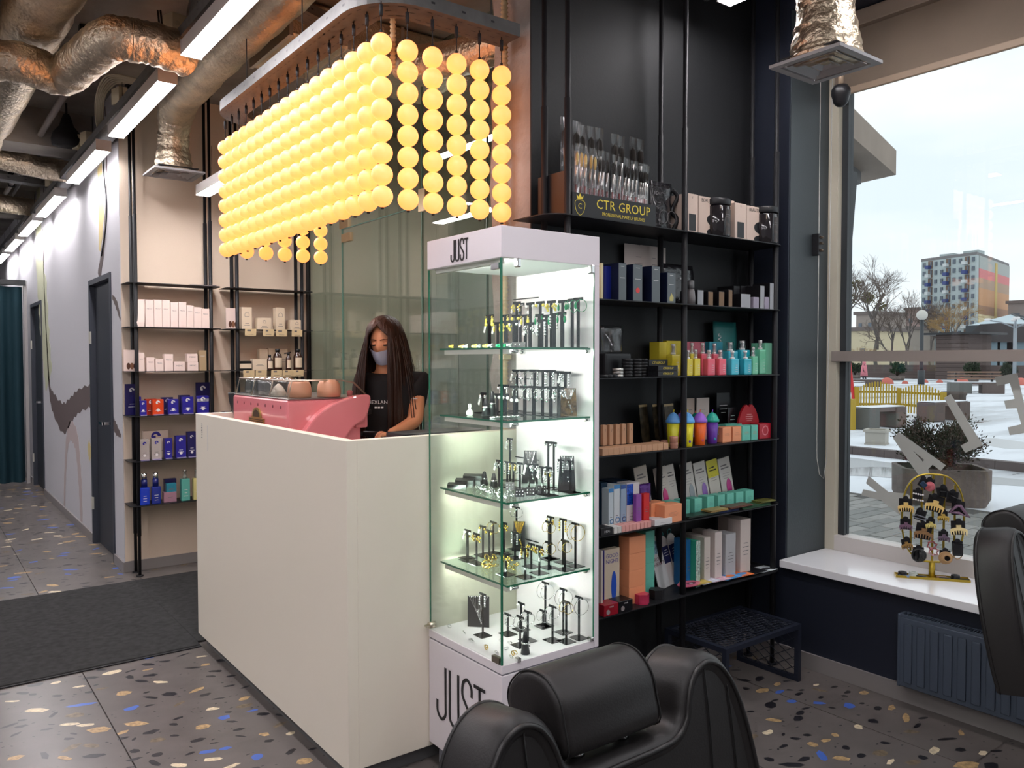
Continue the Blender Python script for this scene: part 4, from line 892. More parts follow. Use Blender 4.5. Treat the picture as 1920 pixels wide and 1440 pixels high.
# necklace boards
BRD = pm('board_black', (.013, .013, .016), .3)
BN_ = iter(('left board of the third glass shelf', 'right board of the third glass shelf', 'patterned board of the second glass shelf', 'black bust of the fourth glass shelf', 'large black board on the white floor'))
def board(px, py, w0, w1, h, z, label, oy, mat=BRD, chains=4, cm=SILVER, rz=-.45, lean=.18, X=None):
    p = at(*zz_(px, py, oy), Z=z) if X is None else Vector((X, at(*zz_(px, py, oy), X=X).y, z))
    x = min(p.x, SX1-.05); y = min(max(p.y, SY0+.06), SY1-.06)
    t = thing('necklace_board', label, 'necklace display', (x, y, z+.0005), rz)
    M = Matrix.Rotation(-lean, 4, 'X'); bn = next(BN_)
    MB().prism([(-w0/2, 0), (w0/2, 0), (w1/2, h), (-w1/2, h)], 0, .003, 'y', M).build('panel', mat, t)
    MB().prism([(-.01, 0), (.01, 0), (.01, h*.6), (-.01, h*.6)], .003, .03, 'y').build('support', mat, t)
    for i in range(chains):
        a = -w1*.42+w1*.84*i/max(1, chains*2-1); c_ = thing('necklace', '%s %s necklace chain on the %s' % (['shortest', 'second shortest', 'third', 'long', 'longest'][i], 'gold' if cm is GOLD else 'silver', bn), 'necklace', (0, 0, 0), group='necklaces in the display case')
        c_.parent = None; c_.location = t.location; c_.rotation_euler = (0, 0, rz)
        d = h*(.45+.12*i)
        pts = [M @ Vector((a, -.002, h)), M @ Vector((a*.55+.0, -.003, h-d*.6)), M @ Vector((0.004*i, -.003, h-d)), M @ Vector((-a*.55, -.003, h-d*.6)), M @ Vector((-a, -.002, h))]
        MB().tube(cr_spline(pts, 5, False), .0011 if cm is not GOLD else .0018, 4).build('chain', cm, c_)
        MB().sphere(pts[2]+Vector((0, -.001, -.005)), .004, 8, 6).build('pendant', cm, c_)
    return t
board(1085, 1215, .062, .046, .125, SH[2], 'black trapezoid necklace board, left of two on the third glass shelf', 640, rz=-.75, X=1.87)
board(1570, 1215, .064, .05, .125, SH[2], 'black trapezoid necklace board, right of two on the third glass shelf', 640, rz=-.75, X=1.87)
TIG = pm('tiger_print', (.16, .09, .03), .3, vary=.95, vscale=45)
board(1600, 700, .06, .052, .1, SH[1], 'black and gold patterned necklace board on the second glass shelf', 640, TIG, 4, rz=-.75, X=1.88)
board(1150, 740, .052, .045, .115, SH[3], 'black necklace bust with heavy gold chains on the fourth glass shelf', 880, chains=4, cm=GOLD, rz=-.8)
board(570, 405, .082, .082, .115, .502, 'large square black necklace board at the back of the white case floor', 1100, chains=5, rz=-.8, lean=.03)
# ring cards, cones, ramps, rabbit, rings lying about
def small(name, label, cat, mb, mat, px, py, z, oy, group=None, rz=0, X=None):
    p = at(*zz_(px, py, oy), Z=z) if X is None else Vector((X, at(*zz_(px, py, oy), X=X).y, z))
    return ob(name, mb.mesh(name, mat), None, (min(max(p.x, SX0+.012), SX1-.02), min(max(p.y, SY0+.015), SY1-.015), z+.0006), label, cat, group, rz=rz)
r_ = MB().lathe([(.0, 0), (.010, 0), (.013, .006), (.011, .016), (.005, .022), (0, .024)], 12)
for a in (-1, 1): r_.sphere((.0, .005*a, .032), .004, 8, 6, (.6, .6, 2.6))
small('rabbit_figurine', 'tiny white rabbit figurine on the second glass shelf', 'figurine', r_, pm('porcelain', (.8, .78, .74), .25), 485, 740, SH[1], 640, X=1.62)
for px, py, z, oy, hh, X, lab in ((645, 740, SH[1], 640, .06, 1.66, 'short black bracelet cone wound with a pale band on the second glass shelf'), (710, 735, SH[1], 640, .085, 1.68, 'tall black bracelet cone wound with a pale band on the second glass shelf'), (725, 180, SH[2], 880, .05, None, 'black ring cone with bands on the third glass shelf'), (630, 160, SH[2], 880, .05, None, 'left black ring cone on the third glass shelf'), (1040, 670, .502, 1100, .075, None, 'black ring cone at the front of the white case floor')):
    p = at(*zz_(px, py, oy), Z=z) if X is None else Vector((X, at(*zz_(px, py, oy), X=X).y, z))
    t = thing('ring_cone', lab, 'jewelry stand', (min(max(p.x, SX0+.02), SX1-.02), min(max(p.y, SY0+.02), SY1-.02), z+.0005))
    MB().lathe([(.016, 0), (.006, hh), (.001, hh+.003)], 16).build('cone', BRD, t)
    ob('ring', MB().torus((0, 0, 0), .0115, .003, 16, 6).mesh('ring', SILVER), None, t.location+Vector((0, 0, hh*.5)), 'silver ring on '+lab.split(' on ')[0].replace('wound', 'banded'), 'ring')
for k, (px, py) in enumerate(((360, 125), (440, 85), (520, 45))):
    small('ring_ramp', ['lowest', 'middle', 'highest'][k]+' step of the black ring ramp at the left of the third glass shelf', 'jewelry stand', MB().box(-.035, .035, -.012, .012, .0+.014*k, .016+.014*k, Matrix.Rotation(.25, 4, 'X')).box(-.03, .03, -.01, .01, 0, .012+.014*k), BRD, px, 140, SH[2], 880, rz=-.8, X=1.60+.035*k)
for k, (px, py) in enumerate(((885, 215), (985, 285), (1090, 270), (1205, 250), (500, 170))):
    t = small('stud_card', ['leftmost black card of stud earrings on the third glass shelf', 'black card of stud earrings, front of the third glass shelf corner', 'black card with a brown square of studs on the third glass shelf', 'rightmost black card of studs on the third glass shelf', 'tilted black stud card among the ring cones of the third glass shelf'][k], 'jewelry card', MB().box(-.016, .016, -.001, .001, 0, .03, Matrix.Rotation(-.5, 4, 'X')), BRD, px, py-5, SH[2], 880, rz=-.7)
    for a in range(3):
        for b in range(2): MB().sphere(Matrix.Rotation(-.5, 4, 'X') @ Vector((-.01+.01*a, -.002, .008+.012*b)), .0026, 6, 5).build('stud', SILVER, t)
t = small('stud_tray', 'long black tray of studs leaning at the front of the top glass shelf', 'jewelry stand', MB().prism([(-.055, 0), (.055, 0), (.05, .022), (-.045, .022)], -.001, .001, 'y', Matrix.Rotation(-.5, 4, 'X')), BRD, 905, 1200, SH[0], 410, rz=-1.2, X=1.70)
for a in range(5): MB().sphere((-.036+.018*a, -.006, .012), .003, 6, 5).build('stud', SILVER, t)
rj = random.Random(9)
rings = [(4, .502, 1100, [(430, 480), (470, 555), (500, 560), (625, 635), (650, 620), (720, 690), (745, 685), (915, 690), (940, 680), (850, 640), (800, 560), (885, 580), (940, 745), (215, 385)]),
         (2, SH[2], 880, [(560, 200), (600, 215), (640, 230), (680, 250), (720, 240), (760, 265), (800, 260), (850, 270), (700, 215), (790, 235), (880, 240), (840, 300), (910, 280), (620, 190), (770, 290)]),
         (3, SH[3], 880, [(655, 905), (690, 930), (640, 960), (700, 985), (730, 905), (665, 1000), (860, 960), (880, 1000), (900, 925), (940, 980), (920, 1010), (830, 930), (750, 980), (615, 985), (960, 970)])]
for lv, z, oy, pts in rings:
    for k, (px, py) in enumerate(pts):
        gold = lv == 3 or (lv == 4 and k in (3, 4, 7, 8)); big_ = lv == 3 and k < 6
        mb = MB().torus((0, 0, .009 if big_ else .0075), .011 if big_ else .0075, .0028 if big_ else .0016, 14, 6, Matrix.Rotation(rj.uniform(.5, 1.4), 4, 'X'))
        small('ring', ('gold' if gold else 'silver')+' ring lying on the '+levels[lv], 'ring', mb, GOLD if gold else SILVER, px, py, z, oy, group='loose rings on the '+levels[lv], rz=rj.uniform(0, 3))
for k, (px, gm) in enumerate(((290, 'gold'), (400, 'gold'), (440, 'silver'), (530, 'yellow'), (640, 'yellow'), (690, 'silver'), (770, 'green'), (820, 'green'), (880, 'silver'), (570, 'silver'))):
    mb = MB()
    for q in range(7): mb.sphere((.007*cos(q*.9), .007*sin(q*.9), .004+.0012*q), .0042, 6, 5)
    small('brooch', ['gold and white flower brooch at the far left of the top glass shelf', 'gold flower brooch right of the leftmost one on the top glass shelf', 'white clustered ring beside the gold brooch on the top glass shelf', 'pale yellow brooch on the top glass shelf', 'yellow and white brooch near the middle of the top glass shelf', 'white brooch between the yellow and green ones', 'left green stone brooch on the top glass shelf', 'right green stone brooch on the top glass shelf', 'white clustered brooch behind the stud tray', 'small white brooch between the yellow ones'][k], 'brooch', mb, JM[gm], px, 1225, SH[0], 410, X=1.60+.006*k)
for k in range(5): small('bracelet', 'silver bracelet lying at the front of the second glass shelf', 'bracelet', MB().torus((0, 0, .003), .016, .003, 16, 5, Matrix.Diagonal((1.2, .8, 1, 1))), SILVER, 740+50*k, 770, SH[1], 640, group='bracelets on the second glass shelf', X=1.61+.02*k)
# ================================================================= DARK SHELVING AND ITS GOODS
RZ = [2.053, 1.739, 1.426, 1.114, .795, .466]
YF, YB = 2.305, 2.542
def rplate(x0, x1, y0, y1, z, r=.03, th=.004):
    pts = arc(x1-r, y0+r, r, -90, 0, 5)+[(x1, y1), (x0, y1)]+arc(x0+r, y0+r, r, 180, 270, 5)
    return MB().prism(pts, z-th, z, 'z')
sh = thing('shelving_unit', 'tall black steel shelving of six plates on thin tension posts along the dark wall', 'shelf', (2.0, 2.42, 0))
o = sh.location
for z in RZ:
    ob('shelf_plate', rplate(1.93, 3.432, YF, YB, z, .09).mesh('shelf_plate', STEEL), sh, tuple(-v for v in o))
for x in (2.036, 2.71, 3.372):
    for y in (2.335, 2.475):
        p = MB().cyl((x, y, .002), (x, y, CEIL-.002), .0105, 12).cyl((x, y, .26), (x, y, CEIL-.9), .0135, 12).build('post', STEEL, sh, loc=tuple(-v for v in o))
        for za in (.001, CEIL-.008): MB().cyl((x, y, za), (x, y, za+.007), .022, 14).build('post_foot', STEEL, p)
CM = {}
def C(r, g, b, ro=.45, **k):
    key = 'print_%02x%02x%02x_%d' % (r, g, b, int(ro*100))
    return pm(key, sr(r, g, b), ro, **k)
def lines(mb, M, w, y0, n, dy, hgt=.0016, seed=1):
    r = random.Random(seed)
    for i in range(n):
        l = w*r.uniform(.55, 1); mb.box(-l/2, l/2, y0-dy*i, y0-dy*i+hgt, 0, .0006, M)
def box(name, label, cat, px0, px1, yt, sh_, Y, dep, col, group=None, txt=None, tcol=None, tsz=.3, band=None, bcol=None, side=None, zoff=0., yb=None, rz=0, ln=0, tpos=.72, lid=None, h=None):
    """a carton standing on plate sh_: front face between image columns px0..px1, top at row yt"""
    z = RZ[sh_]+.0006+zoff; x0 = at(px0, 700, Y=Y).x; x1 = at(px1, 700, Y=Y).x; h = h or at((px0+px1)/2, yt, Y=Y).z-z; w = x1-x0
    if Y+dep > YB-.002: dep = YB-.002-Y
    t = thing(name, label, cat, ((x0+x1)/2, Y, z), rz, group)
    MB().bbox(-w/2, w/2, 0, dep, 0, h, min(.0012, h*.1), 1).build('carton', [col], t)
    ink = tcol or GREYINK
    if txt or ln:
        mb = MB(); M = FR((0, -.0004, h*tpos))
        if txt: text_mb(mb, txt, w*tsz, M)
        if ln: lines(mb, M, w*.6, -h*.14, ln, h*.07, max(.001, h*.012))
        mb.build('lettering', ink, t)
    if band: MB().box(-w/2, w/2, -.0006, 0, h*band[0], h*band[1]).build('label_band', bcol, t)
    if lid: MB().box(-w/2-.0004, w/2+.0004, -.0005, dep+.0005, h*.86, h+.0006).build('lid', lid, t)
    return t
# ---- plate A (top): brush display, pouches, cartons, jars
zA = RZ[0]+.0006
bd = thing('brush_display', 'black box display of make up brushes printed CTR GROUP in gold', 'product display', (2.2, 2.315, zA))
o = bd.location
xa, xb = at(1073, 700, Y=2.32).x, at(1228, 700, Y=2.32).x
hB = at(1150, 372, Y=2.32).z-zA
M0 = Matrix.Translation(-o)
w_ = MB(); w_.box(xa, xb, 2.32, 2.324, zA, zA+hB, M0).box(xa-.0, xa+.004, 2.324, 2.53, zA, zA+hB*2.0, M0).box(xb-.004, xb, 2.324, 2.53, zA, zA+hB, M0).box(xa+.004, xb-.004, 2.526, 2.53, zA, zA+hB*1.9, M0).box(xa+.004, xb-.004, 2.324, 2.526, zA, zA+.004, M0)
w_.box(xa+.004, xb-.004, 2.42, 2.424, zA+.004, zA+hB*1.3, M0)
w_.build('box', BLACK, bd)
GI = pm('gold_print', sr(226, 200, 70), .35, .2)
mb = MB(); cxm = (xa+xb)/2+.045-o.x
text_mb(mb, 'CTR GROUP', .053, FR((cxm, 2.3195-o.y, hB*.62)), sx=1.0, space=1.05); text_mb(mb, 'PROFESSIONAL MAKE UP BRUSHES', .0195, FR((cxm, 2.3195-o.y, hB*.22)), sx=.80)
mb.build('lettering', GI, bd)
mb = MB(); cc = Vector((xa-o.x+.038, 2.3192-o.y, hB*.42)); M = FR(cc)
sp = cr_spline([Vector(q) for q in ((-.024, .018), (0, .024), (.024, .018), (.024, -.006), (.015, -.024), (0, -.034), (-.015, -.024), (-.024, -.006))], 4)
for k in range(len(sp)):
    a, b = sp[k], sp[(k+1) % len(sp)]; d = (b-a).normalized(); q = Vector((-d.y, d.x))*.0009
    mb.add([M @ Vector((*v, .0005)) for v in (a-q, b-q, b+q, a+q)], [(0, 1, 2, 3)], False)
text_mb(mb, 'C', .03, M)
mb.add([M @ Vector((x, y, .0005)) for x, y in ((-.014, .028), (.014, .028), (.018, .044), (.009, .036), (.0, .05), (-.009, .036), (-.018, .044))], [tuple(range(7))], False)
mb.build('crest', GI, bd)
BAG = glass_mat('cellophane', (.95, .95, .95), .15, 1.5, .05)
HND = pm('maroon_handle', sr(112, 36, 34), .3); FER = pm('ferrule', (.75, .72, .68), .3, .9); BRI = [pm('bristle_black', (.02, .015, .012), .9), pm('bristle_cream', sr(222, 190, 120), .9)]
def brush(x, y, z, top, big_, tilt, bk, label, grp):
    t = thing('makeup_brush', label, 'makeup brush', (x, y, z), group=grp); l = top-z
    t.rotation_euler = (rj.uniform(-.02, .02), tilt, 0)
    rb = .014 if big_ else .006
    MB().lathe([(.002, .0), (.0035, l*.1), (.0045, l*.45)], 8).build('handle', HND, t)
    MB().lathe([(.0045, l*.45), (.005, l*.62), (.0055 if not big_ else .009, l*.72)], 8).build('ferrule', FER, t)
    MB().lathe([(.0045 if not big_ else .009, l*.72), (rb, l*.8), (rb*.9, l*.88), (.001, l*.92)], 10).build('bristles', BRI[bk], t)
    w2 = .024 if big_ else .0125
    b = MB(); n = 9
    vs = []
    for i in range(n):
        v = i/(n-1); zz = -.002+(l*1.04)*v; d = (.011 if big_ else .0055)*(1-.85*v**6)
        for j, (a, c_) in enumerate(((-1, 0), (-.4, -1), (.4, -1), (1, 0), (.4, 1), (-.4, 1))): vs.append((a*w2*(1+.06*sin(i*2.1+j)), c_*d*(1+.25*sin(i*1.7+j*2)), zz))
    b.add(vs, [(i*6+j, i*6+(j+1) % 6, i*6+6+(j+1) % 6, i*6+6+j) for i in range(n-1) for j in range(6)], False).build('cellophane_sleeve', BAG, t)
k = 0
for px, yt in ((1060, 225), (1078, 232), (1094, 240), (1110, 243), (1128, 247), (1156, 258), (1168, 262), (1184, 262), (1200, 266)):
    yb_ = 2.47; p = at(px, yt, Y=yb_); brush(max(p.x, xa+.03)+.0, yb_, zA+.02, p.z, True, rj.uniform(-.05, .05), 0, side[k]+' large black brush in the back row of the brush display', 'large brushes in the display'); k += 1
for i, px in enumerate((1078, 1087, 1096, 1104, 1113, 1121, 1129, 1137, 1146, 1153, 1161, 1168, 1177, 1184, 1192, 1199, 1207, 1215, 1222)):
    yt = 272+(px-1078)*.30; y = 2.36+.025*(i % 2); p = at(px, yt, Y=y); brush(min(max(p.x, xa+.016), xb-.02), y, zA+.006, p.z, False, .04+rj.uniform(-.03, .03), 1 if i < 5 else 0, side[i]+' small maroon brush in the front row of the brush display', 'small brushes in the display')
# cloudy black pouch with goggles
t = thing('black_pouch', 'glossy black pouch lettered BEAUTY beside the brush display', 'pouch', (at(1250, 700, Y=2.36).x, 2.40, zA))
def pouch(t, w, h, d, mat, seed=0, name='bag', tilt=-.12):
    r = random.Random(seed); n, m_ = 9, 9; vs = []
    for sgn in (-1, 1):
        for i in range(m_):
            for j in range(n):
                u = j/(n-1)*2-1; v = i/(m_-1); puff = d*(1-u*u)*(1-v**3)*(.6+.4*cos(v*2))+.0015
                vs.append(Matrix.Rotation(tilt, 4, 'X') @ Vector((u*w/2*(1-.04*sin(v*6)), sgn*puff+r.uniform(-.0012, .0012), v*h)))
    fs = []
    for s in range(2):
        for i in range(m_-1):
            for j in range(n-1):
                a = s*n*m_+i*n+j; q = (a, a+1, a+n+1, a+n); fs.append(q if s == 0 else q[::-1])
    N_ = n*m_
    for i in range(m_-1): fs += [(i*n, i*n+n, N_+i*n+n, N_+i*n), (i*n+n-1, N_+i*n+n-1, N_+i*n+2*n-1, i*n+2*n-1)]
    for j in range(n-1): fs += [((m_-1)*n+j, (m_-1)*n+j+1, N_+(m_-1)*n+j+1, N_+(m_-1)*n+j), (j, N_+j, N_+j+1, j+1)]
    return MB().add(vs, fs, True).build(name, mat, t)
PB = pm('glossy_pouch', (.018, .017, .02), .22, bump=.5, bscale=30, coat=.4)
pouch(t, .135, .215, .028, PB, 3, tilt=0)
mb = MB(); text_mb(mb, 'BEAUTY', .018, FR((-.025, -.016, .16))); lines(mb, FR((-.02, -.0175, .12)), .06, 0, 2, .018); mb.build('lettering', GREYINK, t)
MB().torus((-.015, -.033, .06), .028, .0012, 20, 5, Matrix.Rotation(pi/2, 4, 'X')).torus((.035, -.033, .06), .028, .0012, 20, 5, Matrix.Rotation(pi/2, 4, 'X')).build('goggle_print', GREYINK, t)
t = thing('black_cable', 'black coiled hose lying between the pouch and the post on the top plate', 'cable', (at(1275, 700, Y=2.36).x, 2.40, zA)); MB().tube(cr_spline([Vector(p) for p in ((-.01, 0, .19), (.012, -.01, .16), (-.012, .0, .1), (.012, -.01, .06), (-.008, 0, .01), (.01, 0, .006))], 6, False), .01, 8).build('cable', BLACK, t)
CT = C(205, 184, 170, .6); BKP = C(22, 21, 24, .4)
for i, (p0, p1, yt, Y, kd) in enumerate(((1286, 1307, 363, 2.335, 0), (1308, 1340, 369, 2.36, 1), (1357, 1375, 375, 2.36, 0), (1376, 1397, 381, 2.335, 0), (1398, 1426, 387, 2.36, 1))):
    t = box('carton', ['beige carton printed with a black tube, nearest the middle post on the top plate', 'beige carton with black rounded print, left of the first dark jar', 'beige carton squeezed right of the first dark jar', 'beige carton printed with a black tube between the two jars', 'beige carton with black rounded print beside the second jar'][i], 'box', p0, p1, yt, 0, Y, .10, CT, txt='BEAUTY' if kd else 'Y', tcol=INK, tsz=.19 if kd else .2, tpos=.9)
    w = at(p1, 700, Y=Y).x-at(p0, 700, Y=Y).x; h = at(p0, yt, Y=Y).z-zA
    if kd:
        MB().prism([(w*.5, h*.28), (w*.5, h*.62)]+[(w*.5-.6*w*sin(a*pi/8)*.6, h*.45+h*.17*cos(a*pi/8)) for a in range(0, 9)][1:-1], -.0008, 0, 'y').build('print', BKP, t) if 0 else MB().prism([(w*.48-w*.5*sin(a*pi/10), h*.45+h*.18*cos(a*pi/10)) for a in range(11)], -.0008, 0, 'y').prism([(w*.48-w*.5*sin(a*pi/10), h*.12+h*.12*cos(a*pi/10)) for a in range(11)], -.0008, 0, 'y').build('print', BKP, t)
    else: MB().bbox(-w*.3, w*.3, -.0008, 0, h*.06, h*.5, .0003, 1).build('print', BKP, t)
JAR = pm('dark_jar', (.016, .014, .016), .12, coat=.5)
for i, (p0, p1, yt) in enumerate(((1321, 1362, 374), (1411, 1452, 389))):
    Y = 2.37; xa_, xb_ = at(p0, 700, Y=Y).x, at(p1, 700, Y=Y).x; r = min((xb_-xa_)/2, .062); h = at((p0+p1)/2, yt, Y=Y).z-zA
    t = thing('jar', ['large black glossy jar, left of two on the top plate', 'large black glossy jar at the right end of the top plate'][i], 'jar', ((xa_+xb_)/2, Y, zA))
    MB().lathe([(r*.93, 0), (r, .006), (r, h*.78), (r*.9, h*.82)], 28).build('body', JAR, t)
    MB().lathe([(r*1.0, h*.83), (r*1.02, h*.84), (r*1.02, h*.96), (r*.97, h*.99), (r*.9, h)], 28).build('lid', BLACK, t)
    mb = MB()
    a0, a1 = -pi/2-.2, -pi/2+.75; N_ = 8
    vs = [(cos(a0+(a1-a0)*j/N_)*(r+.0004), sin(a0+(a1-a0)*j/N_)*(r+.0004), z) for z in (h*.05, h*.7) for j in range(N_+1)]
    mb.add(vs, [(j, j+1, N_+2+j, N_+1+j) for j in range(N_)], True); mb.build('label', pm('jar_label', sr(48, 36, 32), .35, vary=.9, vscale=60), t)
    e = MB()
    for zz in (.5, .56): e.add([(cos(a0+(a1-a0)*j/N_)*(r+.0008), sin(a0+(a1-a0)*j/N_)*(r+.0008), z) for z in (h*zz, h*zz+.0015) for j in range(N_+1)], [(j, j+1, N_+2+j, N_+1+j) for j in range(N_)], True)
    e.build('print', GREYINK, t)
# ---- plate B
GL_ = C(92, 100, 104, .15); NV = C(24, 30, 52, .2)
for i, (p0, p1, yt, lab, tx) in enumerate(((1159, 1174, 492, 'tall dark carton with a silvery front, leftmost of four', None), (1186, 1204, 495, 'tall dark carton with a red dot on its front', None), (1221, 1237, 498, 'tall navy carton with a pale front beside the rear post', None), (1250, 1266, 510, 'tall navy carton with gold print near the black bag', None))):
    Y = 2.34; x0 = at(p0, 700, Y=Y).x; x1 = at(p1, 700, Y=Y).x; zB = RZ[1]+.0006; h = at(p0, yt, Y=Y).z-zB
    t = thing('tall_carton', lab, 'box', ((x0+x1)/2, Y, zB), group='tall dark cartons on the second plate'); w = x1-x0
    MB().bbox(-w/2, w/2, .0, .135, 0, h, .0012, 1).build('carton', NV, t)
    MB().box(-w/2+.002, w/2-.002, -.0007, 0, .002, h-.002).build('front_print', GL_, t)
    e = MB(); lines(e, FR((0, -.0008, h*.9)), w*.6, 0, 2, h*.3, .0016); e.build('lettering', WHITEINK, t)
    if i == 1: MB().cyl((0, -.0014, h*.3), (0, -.0007, h*.3), w*.2, 16).build('red_dot', C(226, 70, 70), t)
    if i == 3: MB().prism([(-w*.2, h*.08), (w*.2, h*.08), (w*.25, h*.2), (0, h*.34), (-w*.22, h*.18)], -.0012, -.0007, 'y').build('gold_print', C(190, 180, 110, .3), t)
box('blue_carton', 'blue carton half hidden by the display case edge on the second plate', 'box', 1133, 1146, 499, 1, 2.38, .12, C(22, 34, 120, .3))
box('white_carton', 'narrow pale carton peeking out beside the display case on the second plate', 'box', 1127, 1131, 493, 1, 2.32, .02, C(214, 204, 160, .5))
for p0, p1, yt, lab, Y in ((1170, 1222, 456, 'large white certificate sheet leaning against the wall on the second plate', 2.525), (1200, 1247, 459, 'second white sheet leaning behind the post on the second plate', 2.530)):
    zB = RZ[1]+.0006; x0, x1 = at(p0, 700, Y=Y).x, at(p1, 700, Y=Y).x; h = at(p0, yt, Y=Y).z-zB
    t = thing('certificate', lab, 'paper', ((x0+x1)/2, Y, zB)); MB().box(-(x1-x0)/2, (x1-x0)/2, 0, .0015, 0, h).build('sheet', C(200, 186, 178, .6), t)
    e = MB(); lines(e, FR((0, -.0003, h*.8)), (x1-x0)*.3, 0, 3, .03, .002); e.box(-.03, .03, -.0008, 0, h*.55, h*.56); e.build('lettering', GREYINK, t)
t = thing('black_bag', 'large flat black bag lettered BEAUTY leaning at the back of the second plate', 'bag', (at(1281, 700, Y=2.47).x, 2.49, RZ[1]+.0006)); pouch(t, .21, .2, .008, PB, 5, tilt=-.1)
mb = MB(); text_mb(mb, 'BEAUTY', .016, FR((.03, .006, .135))); mb.build('lettering', WHITEINK, t)
t = thing('plastic_bottle', 'crinkled clear plastic tube with a flip cap on the second plate', 'bottle', (at(1294, 700, Y=2.35).x, 2.35, RZ[1]+.0006))
MB().lathe([(.02, 0), (.021, .03), (.018, .06), (.014, .07)], 14).build('body', C(120, 116, 116, .3), t); MB().lathe([(.014, .07), (.017, .075), (.016, .105), (.012, .108)], 14).build('cap', CLEAR if 0 else C(96, 96, 98, .15), t)
LG = C(150, 152, 156, .25)
for i, (p0, p1, yt, col, lab) in enumerate(((1307, 1318, 543, LG, 'small silver fronted carton right of the middle post on the second plate'), (1327, 1336, 546, C(110, 80, 46, .2), 'small dark carton with copper stripe, first of three'), (1347, 1357, 546, C(110, 80, 46, .2), 'small dark carton with copper stripe, second of three'), (1365, 1372, 543, C(110, 80, 46, .2), 'small dark carton with copper stripe, third of three'), (1388, 1406, 550, LG, 'squat black carton with a silver label on the second plate'), (1424, 1432, 535, LG, 'tall silver edged carton, left of the last two on the second plate'), (1442, 1450, 530, LG, 'tall silver edged carton at the right end of the second plate'))):
    Y = 2.335; x0, x1 = at(p0, 700, Y=Y).x, at(p1, 700, Y=Y).x; w = x1-x0; zB = RZ[1]+.0006; h = at(p0, yt, Y=Y).z-zB
    t = thing('small_carton', lab, 'box', ((x0+x1)/2, Y, zB), group='small cartons on the second plate'); MB().bbox(-w/2, w/2, 0, .1, 0, h, .001, 1).build('carton', BKP, t); MB().box(-w/2+.001, w/2-.001, -.0006, 0, .002, h-.002).build('front_print', col, t)
for i, (p0, p1) in enumerate(((1412, 1422), (1433, 1441))):
    box('sample_carton', ['little lilac grey carton between the squat and the tall silver ones', 'little lilac grey carton between the last two tall cartons'][i], 'box', p0, p1, 557, 1, 2.33, .05, C(150, 142, 158, .5))
for i, p0 in enumerate((1375, 1388, 1402)): box('black_carton', 'black carton in the row behind the squat silver labelled one', 'box', p0, p0+11, 536, 1, 2.42, .1, BKP, group='black cartons at the back of the second plate')
# ---- plate C
zC = RZ[2]+.0006
t = thing('clear_bag', 'crumpled clear plastic bag at the left of the third plate', 'bag', (at(1150, 700, Y=2.42).x, 2.43, zC+.10)); pouch(t, .125, .115, .03, BAG, 8, tilt=0)
ob('black_tub', MB().bbox(-.075, .075, -.06, .06, 0, .098, .01).mesh('black_tub', BLACK), None, (at(1150, 700, Y=2.42).x, 2.45, zC), 'black box under the crumpled clear bag on the third plate', 'box')
dj = MB().lathe([(.0215, .0005), (.023, .002), (.023, .0105), (.0215, .012)], 18)
djm = dj.mesh('powder_jar', BLACK); tin = dj.mesh('tin', pm('tin_alu', (.62, .6, .56), .35, .8))
for s_, (px, n, Y) in enumerate(((1176, 6, 2.35), (1193, 6, 2.36), (1205, 6, 2.40), (1186, 6, 2.44), (1155, 6, 2.46))):
    x = at(px, 700, Y=Y).x
    for k in range(n): ob('powder_jar', djm, None, (x, Y, zC+.0128*k), ['lowest', 'second', 'third', 'fourth', 'fifth', 'topmost'][k]+' flat black jar of the '+['left front', 'middle front', 'right front', 'middle rear', 'left rear'][s_]+' stack on the third plate', 'jar', 'black powder jars stacked on the third plate')
for k in range(3): ob('tin', tin, None, (at(1160, 700, Y=2.33).x, 2.335, zC+.0128*k), ['lowest', 'middle', 'topmost'][k]+' silver tin of the small stack before the black jars', 'tin', 'silver tins on the third plate')
for k in range(3): ob('powder_jar', djm, None, (at(1130+9*k, 700, Y=2.33).x, 2.33, zC), 'single flat black jar at the left front of the third plate', 'jar', 'single black jars at the front left')
box('gift_box', 'flat black box with gold emblem lying on the third plate, upper of the left pair', 'box', 1217, 1252, 666, 2, 2.38, .1, BLACK, txt='CTRGROUP', tcol=GI, tsz=.13, zoff=.044, h=.028, tpos=.5); box('gift_box', 'flat black box under the one with the gold emblem', 'box', 1213, 1248, 690, 2, 2.38, .1, BLACK, h=.0435)
box('gift_box', 'flat black lettered box before the yellow bottles, upper of two', 'box', 1234, 1271, 684, 2, 2.315, .06, BLACK, txt='CTRGROUP', tcol=GI, tsz=.1, zoff=.024, h=.022, tpos=.5); box('gift_box', 'flat black lettered box before the yellow bottles, lower of two', 'box', 1234, 1271, 694, 2, 2.315, .06, BLACK, txt='CTRGROUP', tcol=GI, tsz=.1, h=.0235, tpos=.5)
ob('atomiser', MB().lathe([(.014, 0), (.014, .04), (.01, .05), (.012, .06), (.012, .07), (.006, .078)], 12).mesh('atomiser', BLACK), None, (at(1206, 700, Y=2.47).x, 2.49, zC), 'small black spray bottle behind the jar stacks', 'bottle')
